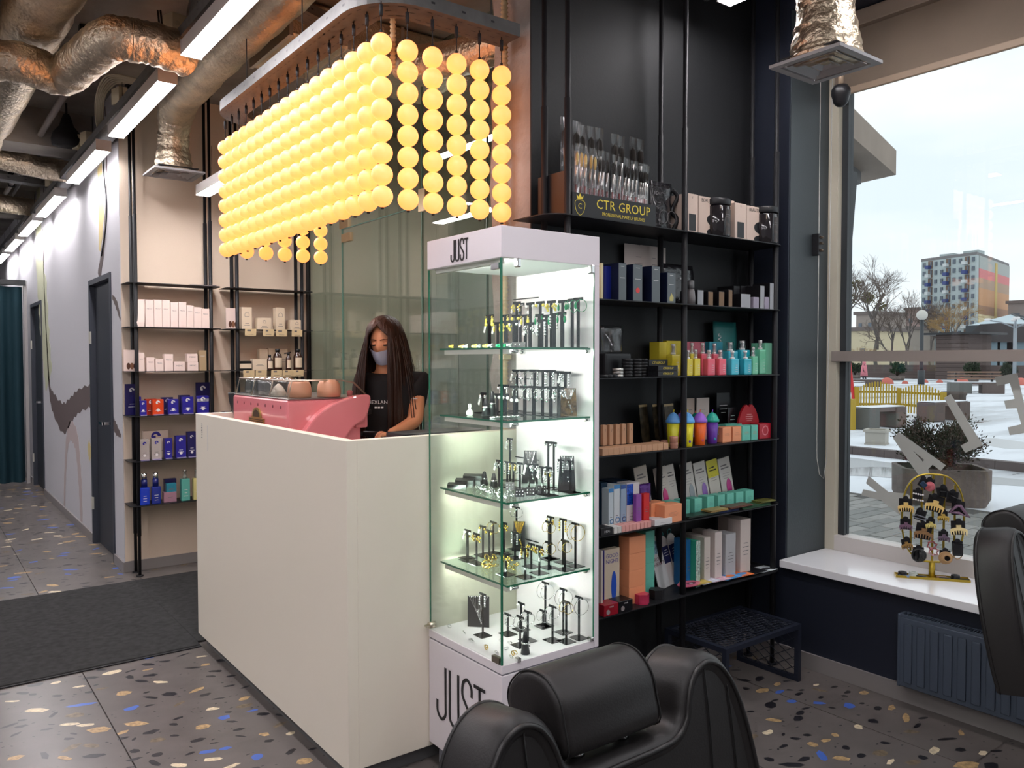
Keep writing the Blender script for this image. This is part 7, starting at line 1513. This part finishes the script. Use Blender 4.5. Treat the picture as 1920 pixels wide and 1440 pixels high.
    MB().cyl((0, -.26, .04), (0, -.26, zb-.12), .035, 20).build('pedestal', CHROME, t); MB().lathe([(.3, .001), (.3, .012), (.28, .03), (.05, .045)], 36, c=(0, -.26, 0)).build('base_disc', CHROME, t)
    return t
chair('black leather styling chair in the foreground with its headrest before the display case', 1.012, .93, .39, .17, 0, hr_dz=.035, hx=-.022)
chair('black leather styling chair cut by the right edge beside the window', 3.048, .98, .49, .2, 0., hr_dz=.05, scale=.88)
# ================================================================= OUTSIDE
G = -.15
SNOW = pm('snow', (.78, .81, .85), .45, vary=.0)
def ground_mat():
    m = bpy.data.materials.new('snow_ground'); m.use_nodes = True; n = m.node_tree; b = n.nodes['Principled BSDF']
    t = n.nodes.new('ShaderNodeTexCoord'); mp = n.nodes.new('ShaderNodeMapping'); mp.inputs['Rotation'].default_value = (0, 0, -.45); mp.inputs['Scale'].default_value = (.09, .34, 1)
    z = n.nodes.new('ShaderNodeTexNoise'); z.inputs['Scale'].default_value = 1.6; z.inputs['Detail'].default_value = 7; z.inputs['Roughness'].default_value = .62
    r = n.nodes.new('ShaderNodeValToRGB'); e = r.color_ramp.elements; e[0].position = .32; e[0].color = (.22, .22, .23, 1); e[1].position = .55; e[1].color = (.78, .81, .86, 1)
    k = e.new(.42); k.color = (.52, .54, .57, 1)
    rr = n.nodes.new('ShaderNodeValToRGB'); rr.color_ramp.elements[0].position = .34; rr.color_ramp.elements[0].color = (.06, .06, .06, 1); rr.color_ramp.elements[1].position = .46; rr.color_ramp.elements[1].color = (.6, .6, .6, 1)
    L = n.links.new; L(t.outputs['Object'], mp.inputs[0]); L(mp.outputs[0], z.inputs['Vector']); L(z.outputs['Fac'], r.inputs[0]); L(r.outputs[0], b.inputs['Base Color']); L(z.outputs['Fac'], rr.inputs[0]); L(rr.outputs[0], b.inputs['Roughness'])
    return m
struct('ground', MB().box(3.95, 420, -260, 330, G-.3, G), ground_mat())
def patch(label, pts, z, col, rough=.1, name='puddle', cat='puddle'):
    q = [at(x, y, Z=G) for x, y in pts]; c = sum(q, Vector())/len(q)
    s_ = cr_spline([(p-c).to_2d() for p in q], 4)
    ob(name, MB().prism([(p.x, p.y) for p in s_], 0, z, 'z').mesh(name, pm('wet_'+name+str(len(label)), col, rough)), None, (c.x, c.y, G), label, cat)
patch('wide shallow puddle reflecting the fence before the kerb', [(1572, 880), (1650, 876), (1720, 884), (1760, 893), (1700, 897), (1620, 893), (1572, 890)], .004, (.2, .2, .21), .04)
patch('grey slush strip along the kerb', [(1572, 857), (1640, 864), (1720, 876), (1660, 880), (1572, 874)], .003, (.36, .37, .38), .35, 'slush', 'slush')
patch('grey slush strip right of the planter', [(1800, 890), (1900, 898), (1960, 906), (1930, 912), (1840, 905)], .003, (.36, .37, .38), .35, 'slush', 'slush')
patch('dirty wet patch on the snow right of the stone bin', [(1848, 822), (1900, 826), (1950, 838), (1900, 842), (1855, 835)], .003, (.5, .51, .52), .3, 'slush', 'slush')
# near paving: rows of grey slabs, each a stone of its own
pv = thing('paving', 'grey rectangular paving stones just outside the window', 'paving', (4.0, 0, G))
PVM = [pm('paver_%d' % i, c, .6, bump=.2, bscale=30) for i, c in enumerate(((.24, .235, .22), (.29, .28, .265), (.2, .2, .19)))]
pme = [MB().bbox(.004, .296, .004, .146, 0, .035, .006, 1).mesh('paving_stone', m_) for m_ in PVM]
rr_ = random.Random(4); cntp = 0
MB().box(0, 5.2, -1.5, 5.9, -.01, .018).build('joint_bed', pm('joint_sand', (.1, .095, .09), .9), pv)
a_ = .0
for j in range(49):
    for i in range(17):
        x, y = i*.302+(j % 2)*.15, -1.4+j*.15
        wx, wy = x+4.0, y
        e1 = at(1560, 935+0, Z=G); ang = wy/wx
        if not (.30 < wy/max(wx, .1) < .66): continue
        if wx+.3 > 4.0+5.1: continue
        if cntp < 298: ob('paving_stone', pme[rr_.randrange(3)], pv, (x, y, rr_.uniform(-.003, .002))); cntp += 1
# kerb
KB = pm('kerb_brown', (.11, .085, .08), .6)
k0, k1, k2 = at(1573, 848, Z=G), at(1690, 864, Z=G), at(1930, 876, Z=G)
t = thing('kerb', 'dark low kerb crossing the snowy square', 'kerb', (k0.x, k0.y, G))
d = (Vector((12.95, 4.4, 0))-Vector((13.1, 8.3, 0)))
P0 = Vector((13.15, 8.6, 0)); P1 = Vector((12.95, 3.4, 0)); nK = 9
for i in range(nK):
    a = P0.lerp(P1, i/nK); b = P0.lerp(P1, (i+.985)/nK); yw = atan2((b-a).y, (b-a).x); l = (b-a).length
    MB().box(0, l, -.08, .08, 0, .13).build('kerb_stone', KB, t, loc=(a-Vector((k0.x, k0.y, 0))), rz=yw)
# planters
CPL = pm('brown_concrete', (.16, .125, .11), .75, bump=.4, bscale=12, vary=.25, vscale=4); BPL = pm('beige_concrete', (.42, .39, .34), .75, bump=.2, bscale=20)
pc_ = at(1772, 956, Z=G); pl = thing('planter', 'large brown concrete planter with rounded corners outside the window', 'planter', (9.42, 4.32, G), -.87)
hx, hy = .46, .33
def rrect(hx, hy, r, n=5): return arc(hx-r, hy-r, r, 0, 90, n)+arc(-hx+r, hy-r, r, 90, 180, n)+arc(-hx+r, -hy+r, r, 180, 270, n)+arc(hx-r, -hy+r, r, 270, 360, n)
o1 = rrect(hx, hy, .1); o0 = rrect(hx*.9, hy*.88, .1); oi = rrect(hx-.05, hy-.05, .07); n = len(o1)
vs = [(x, y, 0) for x, y in o0]+[(x, y, .1) for x, y in [(a*.99, b*.99) for a, b in o1]]+[(x, y, .42) for x, y in o1]+[(x, y, .42) for x, y in oi]+[(x, y, .34) for x, y in oi]
MB().add(vs, [(k*n+i, k*n+(i+1) % n, (k+1)*n+(i+1) % n, (k+1)*n+i) for k in range(4) for i in range(n)]+[tuple(range(4*n, 5*n)), tuple(reversed(range(n)))], False).build('trough', CPL, pl)
def shrub(name, label, loc_, w, h, dens, cols, seed, leaf=.05, trunkc=(.06, .045, .035), spiky=True, cat='shrub'):
    r = random.Random(seed); t = thing(name, label, cat, loc_)
    mb = MB()
    br = MB(); tips = []
    for i in range(26):
        a = r.uniform(0, 2*pi); e = r.uniform(.15, 1.0); l = r.uniform(.6, 1.)
        tip = Vector((cos(a)*w/2*l*cos(e*.9), sin(a)*w/2*l*cos(e*.9), h*l*(.25+.75*sin(e*1.5)))); mid = tip*.5+Vector((0, 0, h*.08)); br.tube([Vector((0, 0, 0)), mid, tip], [.02, .012, .004], 5); tips.append((mid, tip))
    br.build('branches', pm('shrub_wood', trunkc, .9), t)
    for i in range(dens):
        mid, tip = tips[i % len(tips)]; u = r.random()**.6; c = mid.lerp(tip, u)+Vector((r.gauss(0, 1), r.gauss(0, 1), r.gauss(0, .8)))*w*.07
        d1 = (tip-mid).normalized()+Vector((r.gauss(0, .5), r.gauss(0, .5), r.gauss(.2, .5))); d1.normalize(); s_ = d1.cross(Vector((r.gauss(0, 1), r.gauss(0, 1), r.gauss(0, 1)))).normalized(); l = leaf*r.uniform(.7, 1.5)
        mb.mat(r.randrange(len(cols))); 
        mb.add([c, c+d1*l*.5+s_*l*.28, c+d1*l*1.1, c+d1*l*.5-s_*l*.28], [(0, 1, 2, 3)], False)
    mb.build('foliage', [pm('leaf_%02d%02d%02d' % tuple(int(v*99) for v in c), c, .8) for c in cols], t, kind='stuff')
    return t
shrub('juniper_shrub', 'brownish juniper bush growing in the large concrete planter', (9.42, 4.32, G+.345), .95, .62, 9000, [(.06, .045, .03), (.045, .05, .025), (.09, .06, .045), (.035, .04, .02)], 5, .028)
b = thing('square_planter', 'small square beige concrete planter on the snow', 'planter', (14.95, 8.05, G), .3)
b.scale = (.68,)*3
MB().prism([(-.24, 0), (.24, 0), (.27, .36), (-.27, .36)], -.26, .26, 'y').build('body', BPL, b)
MB().box(-.31, .31, -.31, -.22, .36, .43).box(-.31, .31, .22, .31, .36, .43).box(-.31, -.22, -.22, .22, .36, .43).box(.22, .31, -.22, .22, .36, .43).build('rim', BPL, b); MB().box(-.27, .27, -.28, .28, 0, .04).build('foot', BPL, b)
# benches
DKC = pm('bench_stone_grey', (.13, .13, .12), .8, bump=.3, bscale=20); DKB = pm('bench_stone_brown', (.12, .09, .08), .8, bump=.3, bscale=20); WD = pm('wet_wood', (.12, .085, .075), .5)
def sbench(label, A, B_, w, h, snow=True, back=False, m1=None, m2=None, bl=.55):
    """stone block bench between two points on the ground"""
    A = Vector(A); B_ = Vector(B_); d = (B_-A); L_ = d.length; t = thing('stone_bench', label, 'bench', (A.x, A.y, G), atan2(d.y, d.x))
    MB().bbox(0, bl, -w/2, w/2, 0, h, .02, 1).build('block', m1 or DKC, t); MB().bbox(L_-bl, L_, -w/2, w/2, 0, h, .02, 1).build('block', m2 or DKB, t)
    MB().box(.1, L_-.1, -w/2+.03, w/2-.03, h-.09, h+.01).build('seat', WD, t)
    if snow: MB().bbox(.06, L_-.06, -w/2+.02, w/2-.02, h+.01, h+.03, .008, 1).build('snow_cover', SNOW, t)
    if back:
        for x in (bl*.4, L_-bl*.4): MB().box(x-.05, x+.05, w/2-.06, w/2, h*.2, h+.52).build('upright', BLACK, t)
        for z in (h+.15, h+.3, h+.46): MB().box(.0, L_, w/2-.1, w/2-.06, z, z+.07).build('slat', pm('bench_wood', (.22, .13, .09), .6), t)
a1 = at(1602, 806, Z=G); a2 = at(1703, 797, Z=G)
sbench('stone block bench with a snowy seat at the left, nearest the window frame', (17.75, 9.98), (19.25, 9.86), .5, .5, bl=.42)
sbench('stone block bench with a snowy seat beside the round bin', (21.35, 10.2), (22.95, 9.98), .5, .5, m1=DKB, bl=.5)
far1, far2 = at(1778, 737, Z=G), at(1880, 738, Z=G)
sbench('bench with a slatted wooden back farther out on the square', far1, far2, .7, .52, True, True, bl=.95)
f3, f4 = at(1568, 724, Z=G), at(1653, 725, Z=G)
sbench('distant low stone bench behind the yellow fence', f3, f4, .8, .42, True, bl=.9)
b_p = at(1805, 783, Z=G); t = thing('stone_bin', 'round dark stone litter bin beside the second bench', 'bin', (b_p.x*1.02, b_p.y*1.02+.25, G)); MB().lathe([(.3, 0), (.31, .6), (.34, .62), (.34, .7), (.27, .7), (.26, .66)], 24).build('bin', pm('bin_stone', (.1, .08, .07), .8), t)
# yellow picket fence
YF_ = pm('fence_yellow', sr(176, 146, 44), .6)
def fence(label, A, B_, h0, arch, n, posts=(0, 1)):
    A, B_ = Vector(A), Vector(B_); d = B_-A; L_ = d.length; t = thing('picket_fence', label, 'fence', (A.x, A.y, G), atan2(d.y, d.x), group='yellow picket fence sections')
    for i in range(n):
        u = (i+.5)/n; hh = h0+arch*sin(pi*u); MB().prism([(L_*u-.021, .05), (L_*u+.021, .05), (L_*u+.021, hh-.03), (L_*u, hh), (L_*u-.021, hh-.03)], -.012, .012, 'y').build('picket', YF_, t)
    for z in (.25, .62): MB().box(0, L_, .012, .04, z, z+.07).build('rail', YF_, t)
    for p in posts: MB().box(L_*p-.06, L_*p+.06, -.06, .06, 0, h0).build('post', YF_, t)
q0, q1, q2, q3 = at(1560, 770, Z=G), at(1606, 775, Z=G), at(1685, 776, Z=G), at(1768, 784, Z=G)
fence('yellow picket fence section cut by the window frame', q0.to_2d(), q1.to_2d(), .8, .12, 8); fence('yellow arched picket fence section behind the first bench', q1.to_2d(), q2.to_2d(), .78, .2, 15, (1,)); fence('yellow arched picket fence section behind the second bench', q2.to_2d(), q3.to_2d(), .72, .2, 15, (1,))
q4, q5 = at(1566, 803, Z=G), at(1597, 806, Z=G); fence('short yellow fence panel beside the first bench', q4.to_2d(), q5.to_2d(), .72, .02, 5)
# red swing pole
RED = pm('red_paint', sr(200, 40, 44), .4)
base = at(1604, 775, Z=G); dist = base.x
pts = [at(x, y, X=base.x) for x, y in ((1604, 774), (1599, 735), (1594, 695), (1590, 660), (1584, 649), (1576, 647), (1570, 652))]
t = thing('red_pole', 'bent red metal pole of the playground rising past the window rail', 'pole', base); MB().tube([p-base for p in cr_spline(pts, 4, False)], .055, 8).build('pole', RED, t)
t = thing('blue_figure_rider', 'blue child seat of the playground at the window frame edge', 'playground toy', at(1574, 745, Z=G)); MB().bbox(-.25, .25, -.2, .2, .2, 1.0, .08, 2).build('seat', pm('toy_blue', sr(40, 90, 120), .5), t); MB().torus((0, -.1, .18), .16, .03, 16, 6, Matrix.Rotation(pi/2, 4, 'X')).build('wheel', RED, t)
# red half domes
for i, (px, py, s_) in enumerate(((1663, 715, 1), (1697, 715, .5), (1734, 713, .55), (1762, 713, .5), (1803, 716, 1.1), (1914, 717, 1.1), (1632, 715, .5))):
    p = at(px, py, Z=G); p = EYE+(p-EYE)*.9; p.z = G; ob('half_dome', MB().sphere((0, 0, 0), .42*s_, 18, 12, (1, 1, 1.0)).mesh('half_dome', pm('dome_red', sr(200, 110, 96), .7)), None, p, side[min(i, 11)]+' red half dome bollard on the far side of the square' if i < 6 else 'small red dome beside the distant child', 'bollard', 'red half domes on the square')
# round lamp post and far street lamps
def lamppost(label, px, yb_, yt_, dd, gl=True):
    p = at(px, yb_, Z=G); p = EYE+(p-EYE)*dd; x = p.x; z1 = at(px, yt_, X=x).z; t = thing('lamp_post', label, 'lamp post', (x, p.y, G)); s_ = x/50
    MB().cyl((0, 0, 0), (0, 0, z1-G), .11*s_, 10).build('pole', pm('pole_dark', (.05, .055, .06), .5), t)
    MB().cyl((0, 0, 0), (0, 0, .9*s_), .2*s_, 10).build('foot', pm('pole_dark', (.05, .055, .06), .5), t)
    if gl: MB().sphere((0, 0, z1-G+.2*s_), .32*s_, 16, 12).build('globe', pm('lamp_globe', (.6, .57, .52), .4), t)
lamppost('dark lamp post with a white globe before the willow', 1727, 716, 597, .9)
# brown wall, shed and shop roof
BW = pm('brown_cladding', (.105, .075, .068), .75, bump=.3, bscale=3, stretch=(.2, .2, 8), vary=.2, vscale=1)
w0, w1 = at(1550, 707, Z=G), at(1786, 706, Z=G); w0 = EYE+(w0-EYE)*1.0
def slab(name, label, cat, A, B_, z0, z1, th, m_, **k):
    A, B_ = A.to_2d(), B_.to_2d(); d = B_-A; t = thing(name, label, cat, (A.x, A.y, 0), atan2(d.y, d.x)); MB().box(0, d.length, 0, th, z0, z1).build('wall', m_, t); return t
def ptX(px, X): p = at(px, 700, X=X); return Vector((p.x, p.y, 0))
slab('boundary_wall', 'long low brown wall closing the far side of the square', 'wall', ptX(1540, 68), ptX(1960, 68), G, at(1650, 684, X=68).z, .6, BW)
zs = lambda y, X, px=1800: at(px, y, X=X).z
t = slab('brown_kiosk', 'dark brown boarded kiosk with a flat roof', 'building', ptX(1754, 66), ptX(1816, 66), G, zs(627, 66), 4, BW)
L2 = (ptX(1816, 66)-ptX(1754, 66)).length
MB().box(-.8, L2+1, -.6, 4.5, zs(627, 66), zs(623, 66)).build('roof', pm('roof_dark', (.03, .03, .032), .5), t)
for i in range(int((zs(627, 66)-G)/.32)): z_ = G+i*.32; MB().box(0, L2, -.04, 0, z_+.02, z_+.30).build('board', BW, t)
RF = pm('dark_roof', (.05, .042, .042), .7)
t = slab('shop_building', 'low shop building with a dark pitched roof behind the kiosk', 'building', ptX(1812, 78), ptX(2000, 78), G, zs(642, 78, 1850), 10, pm('shop_cream', (.5, .42, .34), .7))
Ls = (ptX(2000, 78)-ptX(1812, 78)).length
A_ = ptX(1812, 78)
def lx(px): return (ptX(px, 78)-A_).length*(1 if px >= 1812 else -1)
MB().prism([(lx(1812), zs(642, 78)), (lx(1845), zs(610, 78)), (lx(1885), zs(609, 78)), (lx(1990), zs(628, 78)), (lx(1990), zs(645, 78))], -1, 10, 'y').build('roof', RF, t)
for px in (1863, 1890, 1908): MB().box(lx(px)-.7, lx(px)+.7, -.5, 0, G, zs(636, 78)).build('pillar', pm('shop_blue', sr(120, 140, 150), .5), t); MB().prism([(lx(px)-1.1, zs(636, 78)), (lx(px)+1.1, zs(636, 78)), (lx(px), zs(630, 78))], -.9, 0, 'y').build('cap', SNOW, t)
for i in range(8): MB().box(lx(1850)+i*1.6, lx(1850)+i*1.6+.8, -.3, -.05, G, zs(652, 78)).build('panel', pm('shop_stripe_%d' % (i % 2), sr(210, 120, 100) if i % 2 else sr(220, 206, 180), .6), t)
p = ptX(1895, 84); t = thing('glass_pyramid', 'small glass pyramid skylight above the shop roof', 'skylight', (p.x, p.y, 0)); z_ = zs(613, 84)
MB().add([(-2.8, -2.8, z_), (2.8, -2.8, z_), (2.8, 2.8, z_), (-2.8, 2.8, z_), (0, 0, zs(593, 84))], [(0, 1, 4), (1, 2, 4), (2, 3, 4), (3, 0, 4), (3, 2, 1, 0)], False).build('glazing', pm('sky_glazing', (.45, .55, .6), .2), t); MB().box(-2.9, 2.9, -2.9, 2.9, z_-1.5, z_).build('curb', pm('pole_dark', (.05, .055, .06), .5), t)
for i, (x0, x1) in enumerate(((-2.8, 0), (2.8, 0), (0, 0))): MB().cyl((x0, -2.8, z_), (0, 0, zs(593, 84)), .1, 5).build('mullion', pm('pole_dark', (.05, .055, .06), .5), t)
p = ptX(1902, 60); t = thing('street_lamp', 'grey street lamp with four snowy arms near the right edge', 'street lamp', (p.x, p.y, G)); zt = zs(610, 60)-G; MB().cyl((0, 0, 0), (0, 0, zt), .12, 8).build('pole', pm('lamp_grey', (.3, .33, .36), .5), t)
for k in range(4): a = k*pi/2+.4; MB().tube([Vector((0, 0, zt-.3)), Vector((cos(a)*.8, sin(a)*.8, zt+.1)), Vector((cos(a)*1.5, sin(a)*1.5, zt+.25))], .05, 5).build('arm', pm('lamp_grey', (.3, .33, .36), .5), t); MB().bbox(cos(a)*1.6-.25, cos(a)*1.6+.25, sin(a)*1.6-.15, sin(a)*1.6+.15, zt+.2, zt+.38, .05, 1).build('lamp_head', PAPER, t)
# apartment tower
def apt(label, px0, pxc, px1, yt0, ytc, yt1, X0, Xc, X1, floors, cols_l, m_l, m_r, bands=None):
    P0, Pc, P1 = ptX(px0, X0), ptX(pxc, Xc), ptX(px1, X1); zt = at(pxc, ytc, X=Xc).z; z0 = G
    t = thing('apartment_tower', label, 'building', (Pc.x, Pc.y, 0)); o = Pc
    a, b, c = P0-o, Vector(), P1-o; d = a+c
    base = [(v.x, v.y) for v in (a, b, c, d)]
    MB().prism(base, z0, zt, 'z').build('walls', m_l, t)
    def face(u0, u1, A, B_, za, zb, off=.15):
        p, q = A.lerp(B_, u0), A.lerp(B_, u1); nrm = Vector(((q-p).y, -(q-p).x, 0)).normalized()
        if nrm.dot(-o-p) < 0: nrm = -nrm
        vs = [Vector((v.x, v.y, z))+nrm*k for k in (0, off) for v, z in ((p, za), (q, za), (q, zb), (p, zb))]
        return MB().add(vs, [(0, 1, 2, 3), (7, 6, 5, 4), (0, 4, 5, 1), (1, 5, 6, 2), (2, 6, 7, 3), (3, 7, 4, 0)], False)
    fh = (zt-z0)/floors
    WN = pm('far_window', (.12, .14, .17), .2); BALB = pm('balcony_blue', sr(70, 80, 130), .6); BALW = pm('balcony_white', (.6, .62, .62), .6); BRN = pm('loggia_brown', sr(120, 100, 88), .7)
    for f in range(3, floors):
        za = z0+fh*f
        for k in range(cols_l):
            u = (k+.5)/cols_l; bal = k in (1, 4, 7)
            if bal:
                face(u-.3/cols_l, u+.42/cols_l, a, b, za+fh*.05, za+fh*.95, .15).build('loggia', BRN, t)
                face(u-.35/cols_l, u+.2/cols_l, a, b, za+fh*.05, za+fh*.42, 1.4).build('balcony', BALB if (f*7+k*3) % 5 < 3 else BALW, t)
                face(u+.1/cols_l, u+.34/cols_l, a, b, za+fh*.35, za+fh*.85, .3).build('window', WN, t)
            else: face(u-.2/cols_l, u+.2/cols_l, a, b, za+fh*.32, za+fh*.8, .25).build('window', WN, t)
    if bands:
        for f0, f1, c_ in bands: face(.06, 1., b, c, z0+fh*f0, z0+fh*f1, .2).build('colour_band', pm('band_%02x%02x%02x' % c_, sr(*c_), .7), t)
        face(.52, .58, b, c, z0, zt*.98, .35).build('stripe', pm('stripe_yellow', sr(206, 180, 110), .7), t)
    MB().prism([(x*1.01, y*1.01) for x, y in base], zt, zt+.8, 'z').build('parapet', pm('parapet', (.2, .19, .19), .7), t)
    for u in (.25, .7): q = a.lerp(b, u)+c*.4; MB().box(q.x-2, q.x+2, q.y-2, q.y+2, zt+.8, zt+3).build('roof_hut', m_l, t)
TWL = pm('tower_panel', sr(176, 186, 186), .75)
apt('twelve storey panel apartment tower with blue balconies and a coloured gable', 1725, 1828, 1888, 499, 478, 480, 230, 226, 262, 12, 9, TWL, TWL, ((10.6, 12, (172, 176, 172)), (9.6, 10.6, (216, 130, 130)), (8.5, 9.6, (178, 150, 128)), (6.6, 8.5, (200, 150, 110)), (5.6, 6.6, (160, 122, 98)), (4.6, 5.6, (226, 210, 170)), (0, 4.6, (176, 136, 104))))
for i, (px0, px1, yt, X, c_, lab) in enumerate(((1604, 1640, 590, 190, (150, 138, 130), 'distant brick block behind the bare trees'), (1578, 1632, 621, 150, (200, 186, 156), 'low beige building at the left behind the trees'), (1696, 1740, 580, 310, (146, 124, 118), 'distant brownish block left of the tower'), (1888, 1960, 568, 240, (140, 130, 126), 'pale building at the right edge behind the skylight'), (1640, 1700, 618, 210, (150, 140, 130), 'hazy distant block between the trees'))):
    t = slab('distant_building', lab, 'building', ptX(px0, X), ptX(px1, X), G, zs(yt, X, (px0+px1)/2), 15, pm('far_wall_%d' % i, sr(*c_), .8)); L_ = (ptX(px1, X)-ptX(px0, X)).length; zt = zs(yt, X, (px0+px1)/2)
    MB().box(-.5, L_+.5, -.5, 15.5, zt, zt+.8).build('roof', pm('far_roof', (.16, .13, .12), .8), t)
    nf = max(1, int((zt-2)/3.4)); nc = max(2, int(L_/4.5))
    for f in range(nf):
        for k in range(nc): MB().box((k+.3)*L_/nc, (k+.62)*L_/nc, -.2, 0, 2+f*3.4, 3.6+f*3.4).build('window', pm('far_window', (.12, .14, .17), .2), t)
# bare trees
BARK = pm('bark', (.13, .11, .10), .9); TWIG = pm('twigs', (.17, .13, .11), .9)
def tree(label, px, yb_, yt_, X, seed, spread=.5, twigc=TWIG, levels=6, lean=0, nm='bare_tree', thin=1., balls=0, droop=0, tc=0):
    p = ptX(px, X); zt = zs(yt_, X, px)-G; r = random.Random(seed); t = thing(nm, label, 'tree', (p.x, p.y, G)); tr1 = MB(); tw = MB(); tips = []
    def grow(a, d, l, rad, lv):
        b = a+d*l; mid = (a+b)/2+Vector((r.gauss(0, .04), r.gauss(0, .04), 0))*l
        (tr1 if lv > levels-3 else tw).tube([a, mid, b], [rad, rad*.85, rad*.7], 5 if lv > levels-3 else 3)
        if lv <= 0: tips.append(b); return
        n = 3 if lv > 1 else 4
        for k in range(n):
            q = d+Vector((r.gauss(0, spread), r.gauss(0, spread), r.gauss(0, spread*.6)+.12-droop*(levels-lv)*.3)); q.normalize()
            grow(a.lerp(b, r.uniform(.55, 1)) if k else b, q, l*r.uniform(.62, .82), rad*.6*thin, lv-1)
    grow(Vector((0, 0, 0)), Vector((lean, 0, 1)).normalized(), zt*.34, zt*.02, levels)
    tr1.build('trunk', BARK, t); tw.build('twigs', twigc, t, kind='stuff')
    if balls:
        bb = MB()
        for k in range(balls):
            c = r.choice(tips)*.85
            for q in range(60):
                d = Vector((r.gauss(0, 1), r.gauss(0, 1), r.gauss(0, 1))).normalized(); bb.tube([c+d*.25, c+d*.75], .05, 3)
        bb.build('mistletoe', pm('mistletoe', (.17, .16, .06), .9), t, kind='stuff')
tree('tall bare tree with mistletoe balls at the left of the window', 1585, 700, 488, 95, 3, .42, balls=14)
tree('broad bare tree in the middle of the window', 1645, 700, 497, 92, 8, .5)
tree('smaller dark bare tree right of the broad one', 1672, 700, 565, 84, 12, .6)
tree('slim bare birch between the trees and the tower', 1700, 700, 560, 120, 21, .3); tree('slim bare tree beside the lamp post', 1745, 700, 575, 120, 25, .3)
tree('thin bare tree before the tower', 1762, 700, 560, 120, 31, .3)
tree('golden brown leafless willow before the apartment tower', 1785, 700, 556, 100, 17, .5, pm('willow_twigs', (.42, .27, .12), .9), 7, nm='willow_tree', droop=.1)
tree('low golden bush left behind the wall', 1615, 700, 625, 88, 19, .6, pm('willow_twigs', (.42, .27, .12), .9), 5, nm='willow_bush')
# clipped evergreens along the wall
for i, (px, yt_, X, w) in enumerate(((1603, 681, 63, 1.0), (1682, 682, 61, 1.15), (1822, 681, 61, 1.0), (1890, 684, 61, 1.0))):
    p = ptX(px, X); zt = zs(yt_, X, px)-G
    shrub('evergreen_bush', side[i]+' rounded evergreen in a tub along the far brown wall', (p.x, p.y, G+.32), w, zt-.2, 1800, [(.02, .035, .018), (.03, .05, .02)], 40+i, .12, cat='bush')
    ob('tub', MB().lathe([(w*.42, 0), (w*.5, .315)], 16).mesh('tub', CPL), None, (p.x, p.y, G), side[i]+' low brown tub under a rounded evergreen', 'planter')
# child in a pink coat walking
cp_ = EYE+(at(1620, 708, Z=G)-EYE)*.8; cp_.z = G
t = thing('person', 'child in a long pink coat and dark trousers walking on the distant snow', 'person', cp_, .6)
s_ = (zs(678, cp_.x, 1620)-G)
v = [(0, 0, .5), (0, 0, .68), (0, 0, .82), (0, .0, .87), (0, 0, .93), (-.07, 0, .45), (-.08, .06, .25), (-.08, -.02, .03), (.07, 0, .45), (.08, -.06, .25), (.08, -.12, .03), (-.13, 0, .78), (-.17, .04, .6), (-.16, -.04, .46), (.13, 0, .78), (.17, -.04, .6), (.16, -.1, .47)]
e = [(0, 1), (1, 2), (2, 3), (3, 4), (0, 5), (5, 6), (6, 7), (0, 8), (8, 9), (9, 10), (2, 11), (11, 12), (12, 13), (2, 14), (14, 15), (15, 16)]
ob('body', skin_mesh('body', [Vector(a)*s_ for a in v], e, [q*s_ for q in (.1, .1, .09, .04, .06, .06, .045, .035, .06, .045, .035, .04, .035, .025, .04, .035, .025)], pm('child_dark', (.03, .03, .045), .8), 1), t)
PC = pm('pink_coat', sr(214, 130, 140), .8); MB().lathe([(.17*s_, .3*s_), (.15*s_, .5*s_), (.13*s_, .72*s_), (.1*s_, .84*s_), (.05*s_, .87*s_)], 14).build('coat', PC, t); MB().sphere((0, 0, .94*s_), .085*s_, 14, 10).build('hood', PC, t)
for sgn in (-1, 1): MB().tube([Vector((sgn*.12, 0, .8))*s_, Vector((sgn*.18, 0, .62))*s_, Vector((sgn*.17, -.04, .48))*s_], [.055*s_, .05*s_, .04*s_], 8).build('sleeve', PC, t)
# own building outside: canopy and wall edge seen left
t = thing('entrance_canopy', 'brown triangular canopy of the building seen from below at upper left of the window', 'canopy', (7, 4, 3.4)); o_ = t.location
P = [at(1577, 238, Z=3.4), at(1680, 328, Z=3.4), at(1588, 349, Z=3.4), at(1560, 352, Z=3.4), at(1540, 240, Z=3.4)]
MB().prism([(p.x-o_.x, p.y-o_.y) for p in P], 0, .25, 'z').build('soffit', pm('soffit_brown', sr(150, 134, 120), .7, vary=.1, vscale=2), t)
P = [at(1578, 293, Z=3.398), at(1615, 323, Z=3.398), at(1592, 330, Z=3.398), at(1570, 335, Z=3.398)]
MB().prism([(p.x-o_.x, p.y-o_.y) for p in P], -.12, -.001, 'z').build('beam', pm('beam_dark', (.1, .1, .1), .6), t)
c0 = at(1583, 700, X=8.0)
struct('wall_facade', MB().box(3.95, 7.4, 2.6, 3.2, G, 3.39), pm('facade_dark', (.06, .062, .065), .6)) if 0 else None
t = thing('facade_column', 'dark slanted facade panel beside the left window frame outside', 'column', (6.3, 3.75, G))
q = [at(1576, 340, X=6.3), at(1590, 330, X=6.3), at(1576, 500, X=6.3), at(1573, 620, X=6.3)]
MB().prism([(q[0].y-3.75+.3, q[0].z-G), (q[1].y-3.75, q[1].z-G+.05), (q[2].y-3.75, q[2].z-G), (q[3].y-3.75, q[3].z-G), (q[3].y-3.75+.3, q[3].z-G)], -.15, .15, 'x').build('panel', pm('facade_dark', (.06, .062, .065), .6), t)
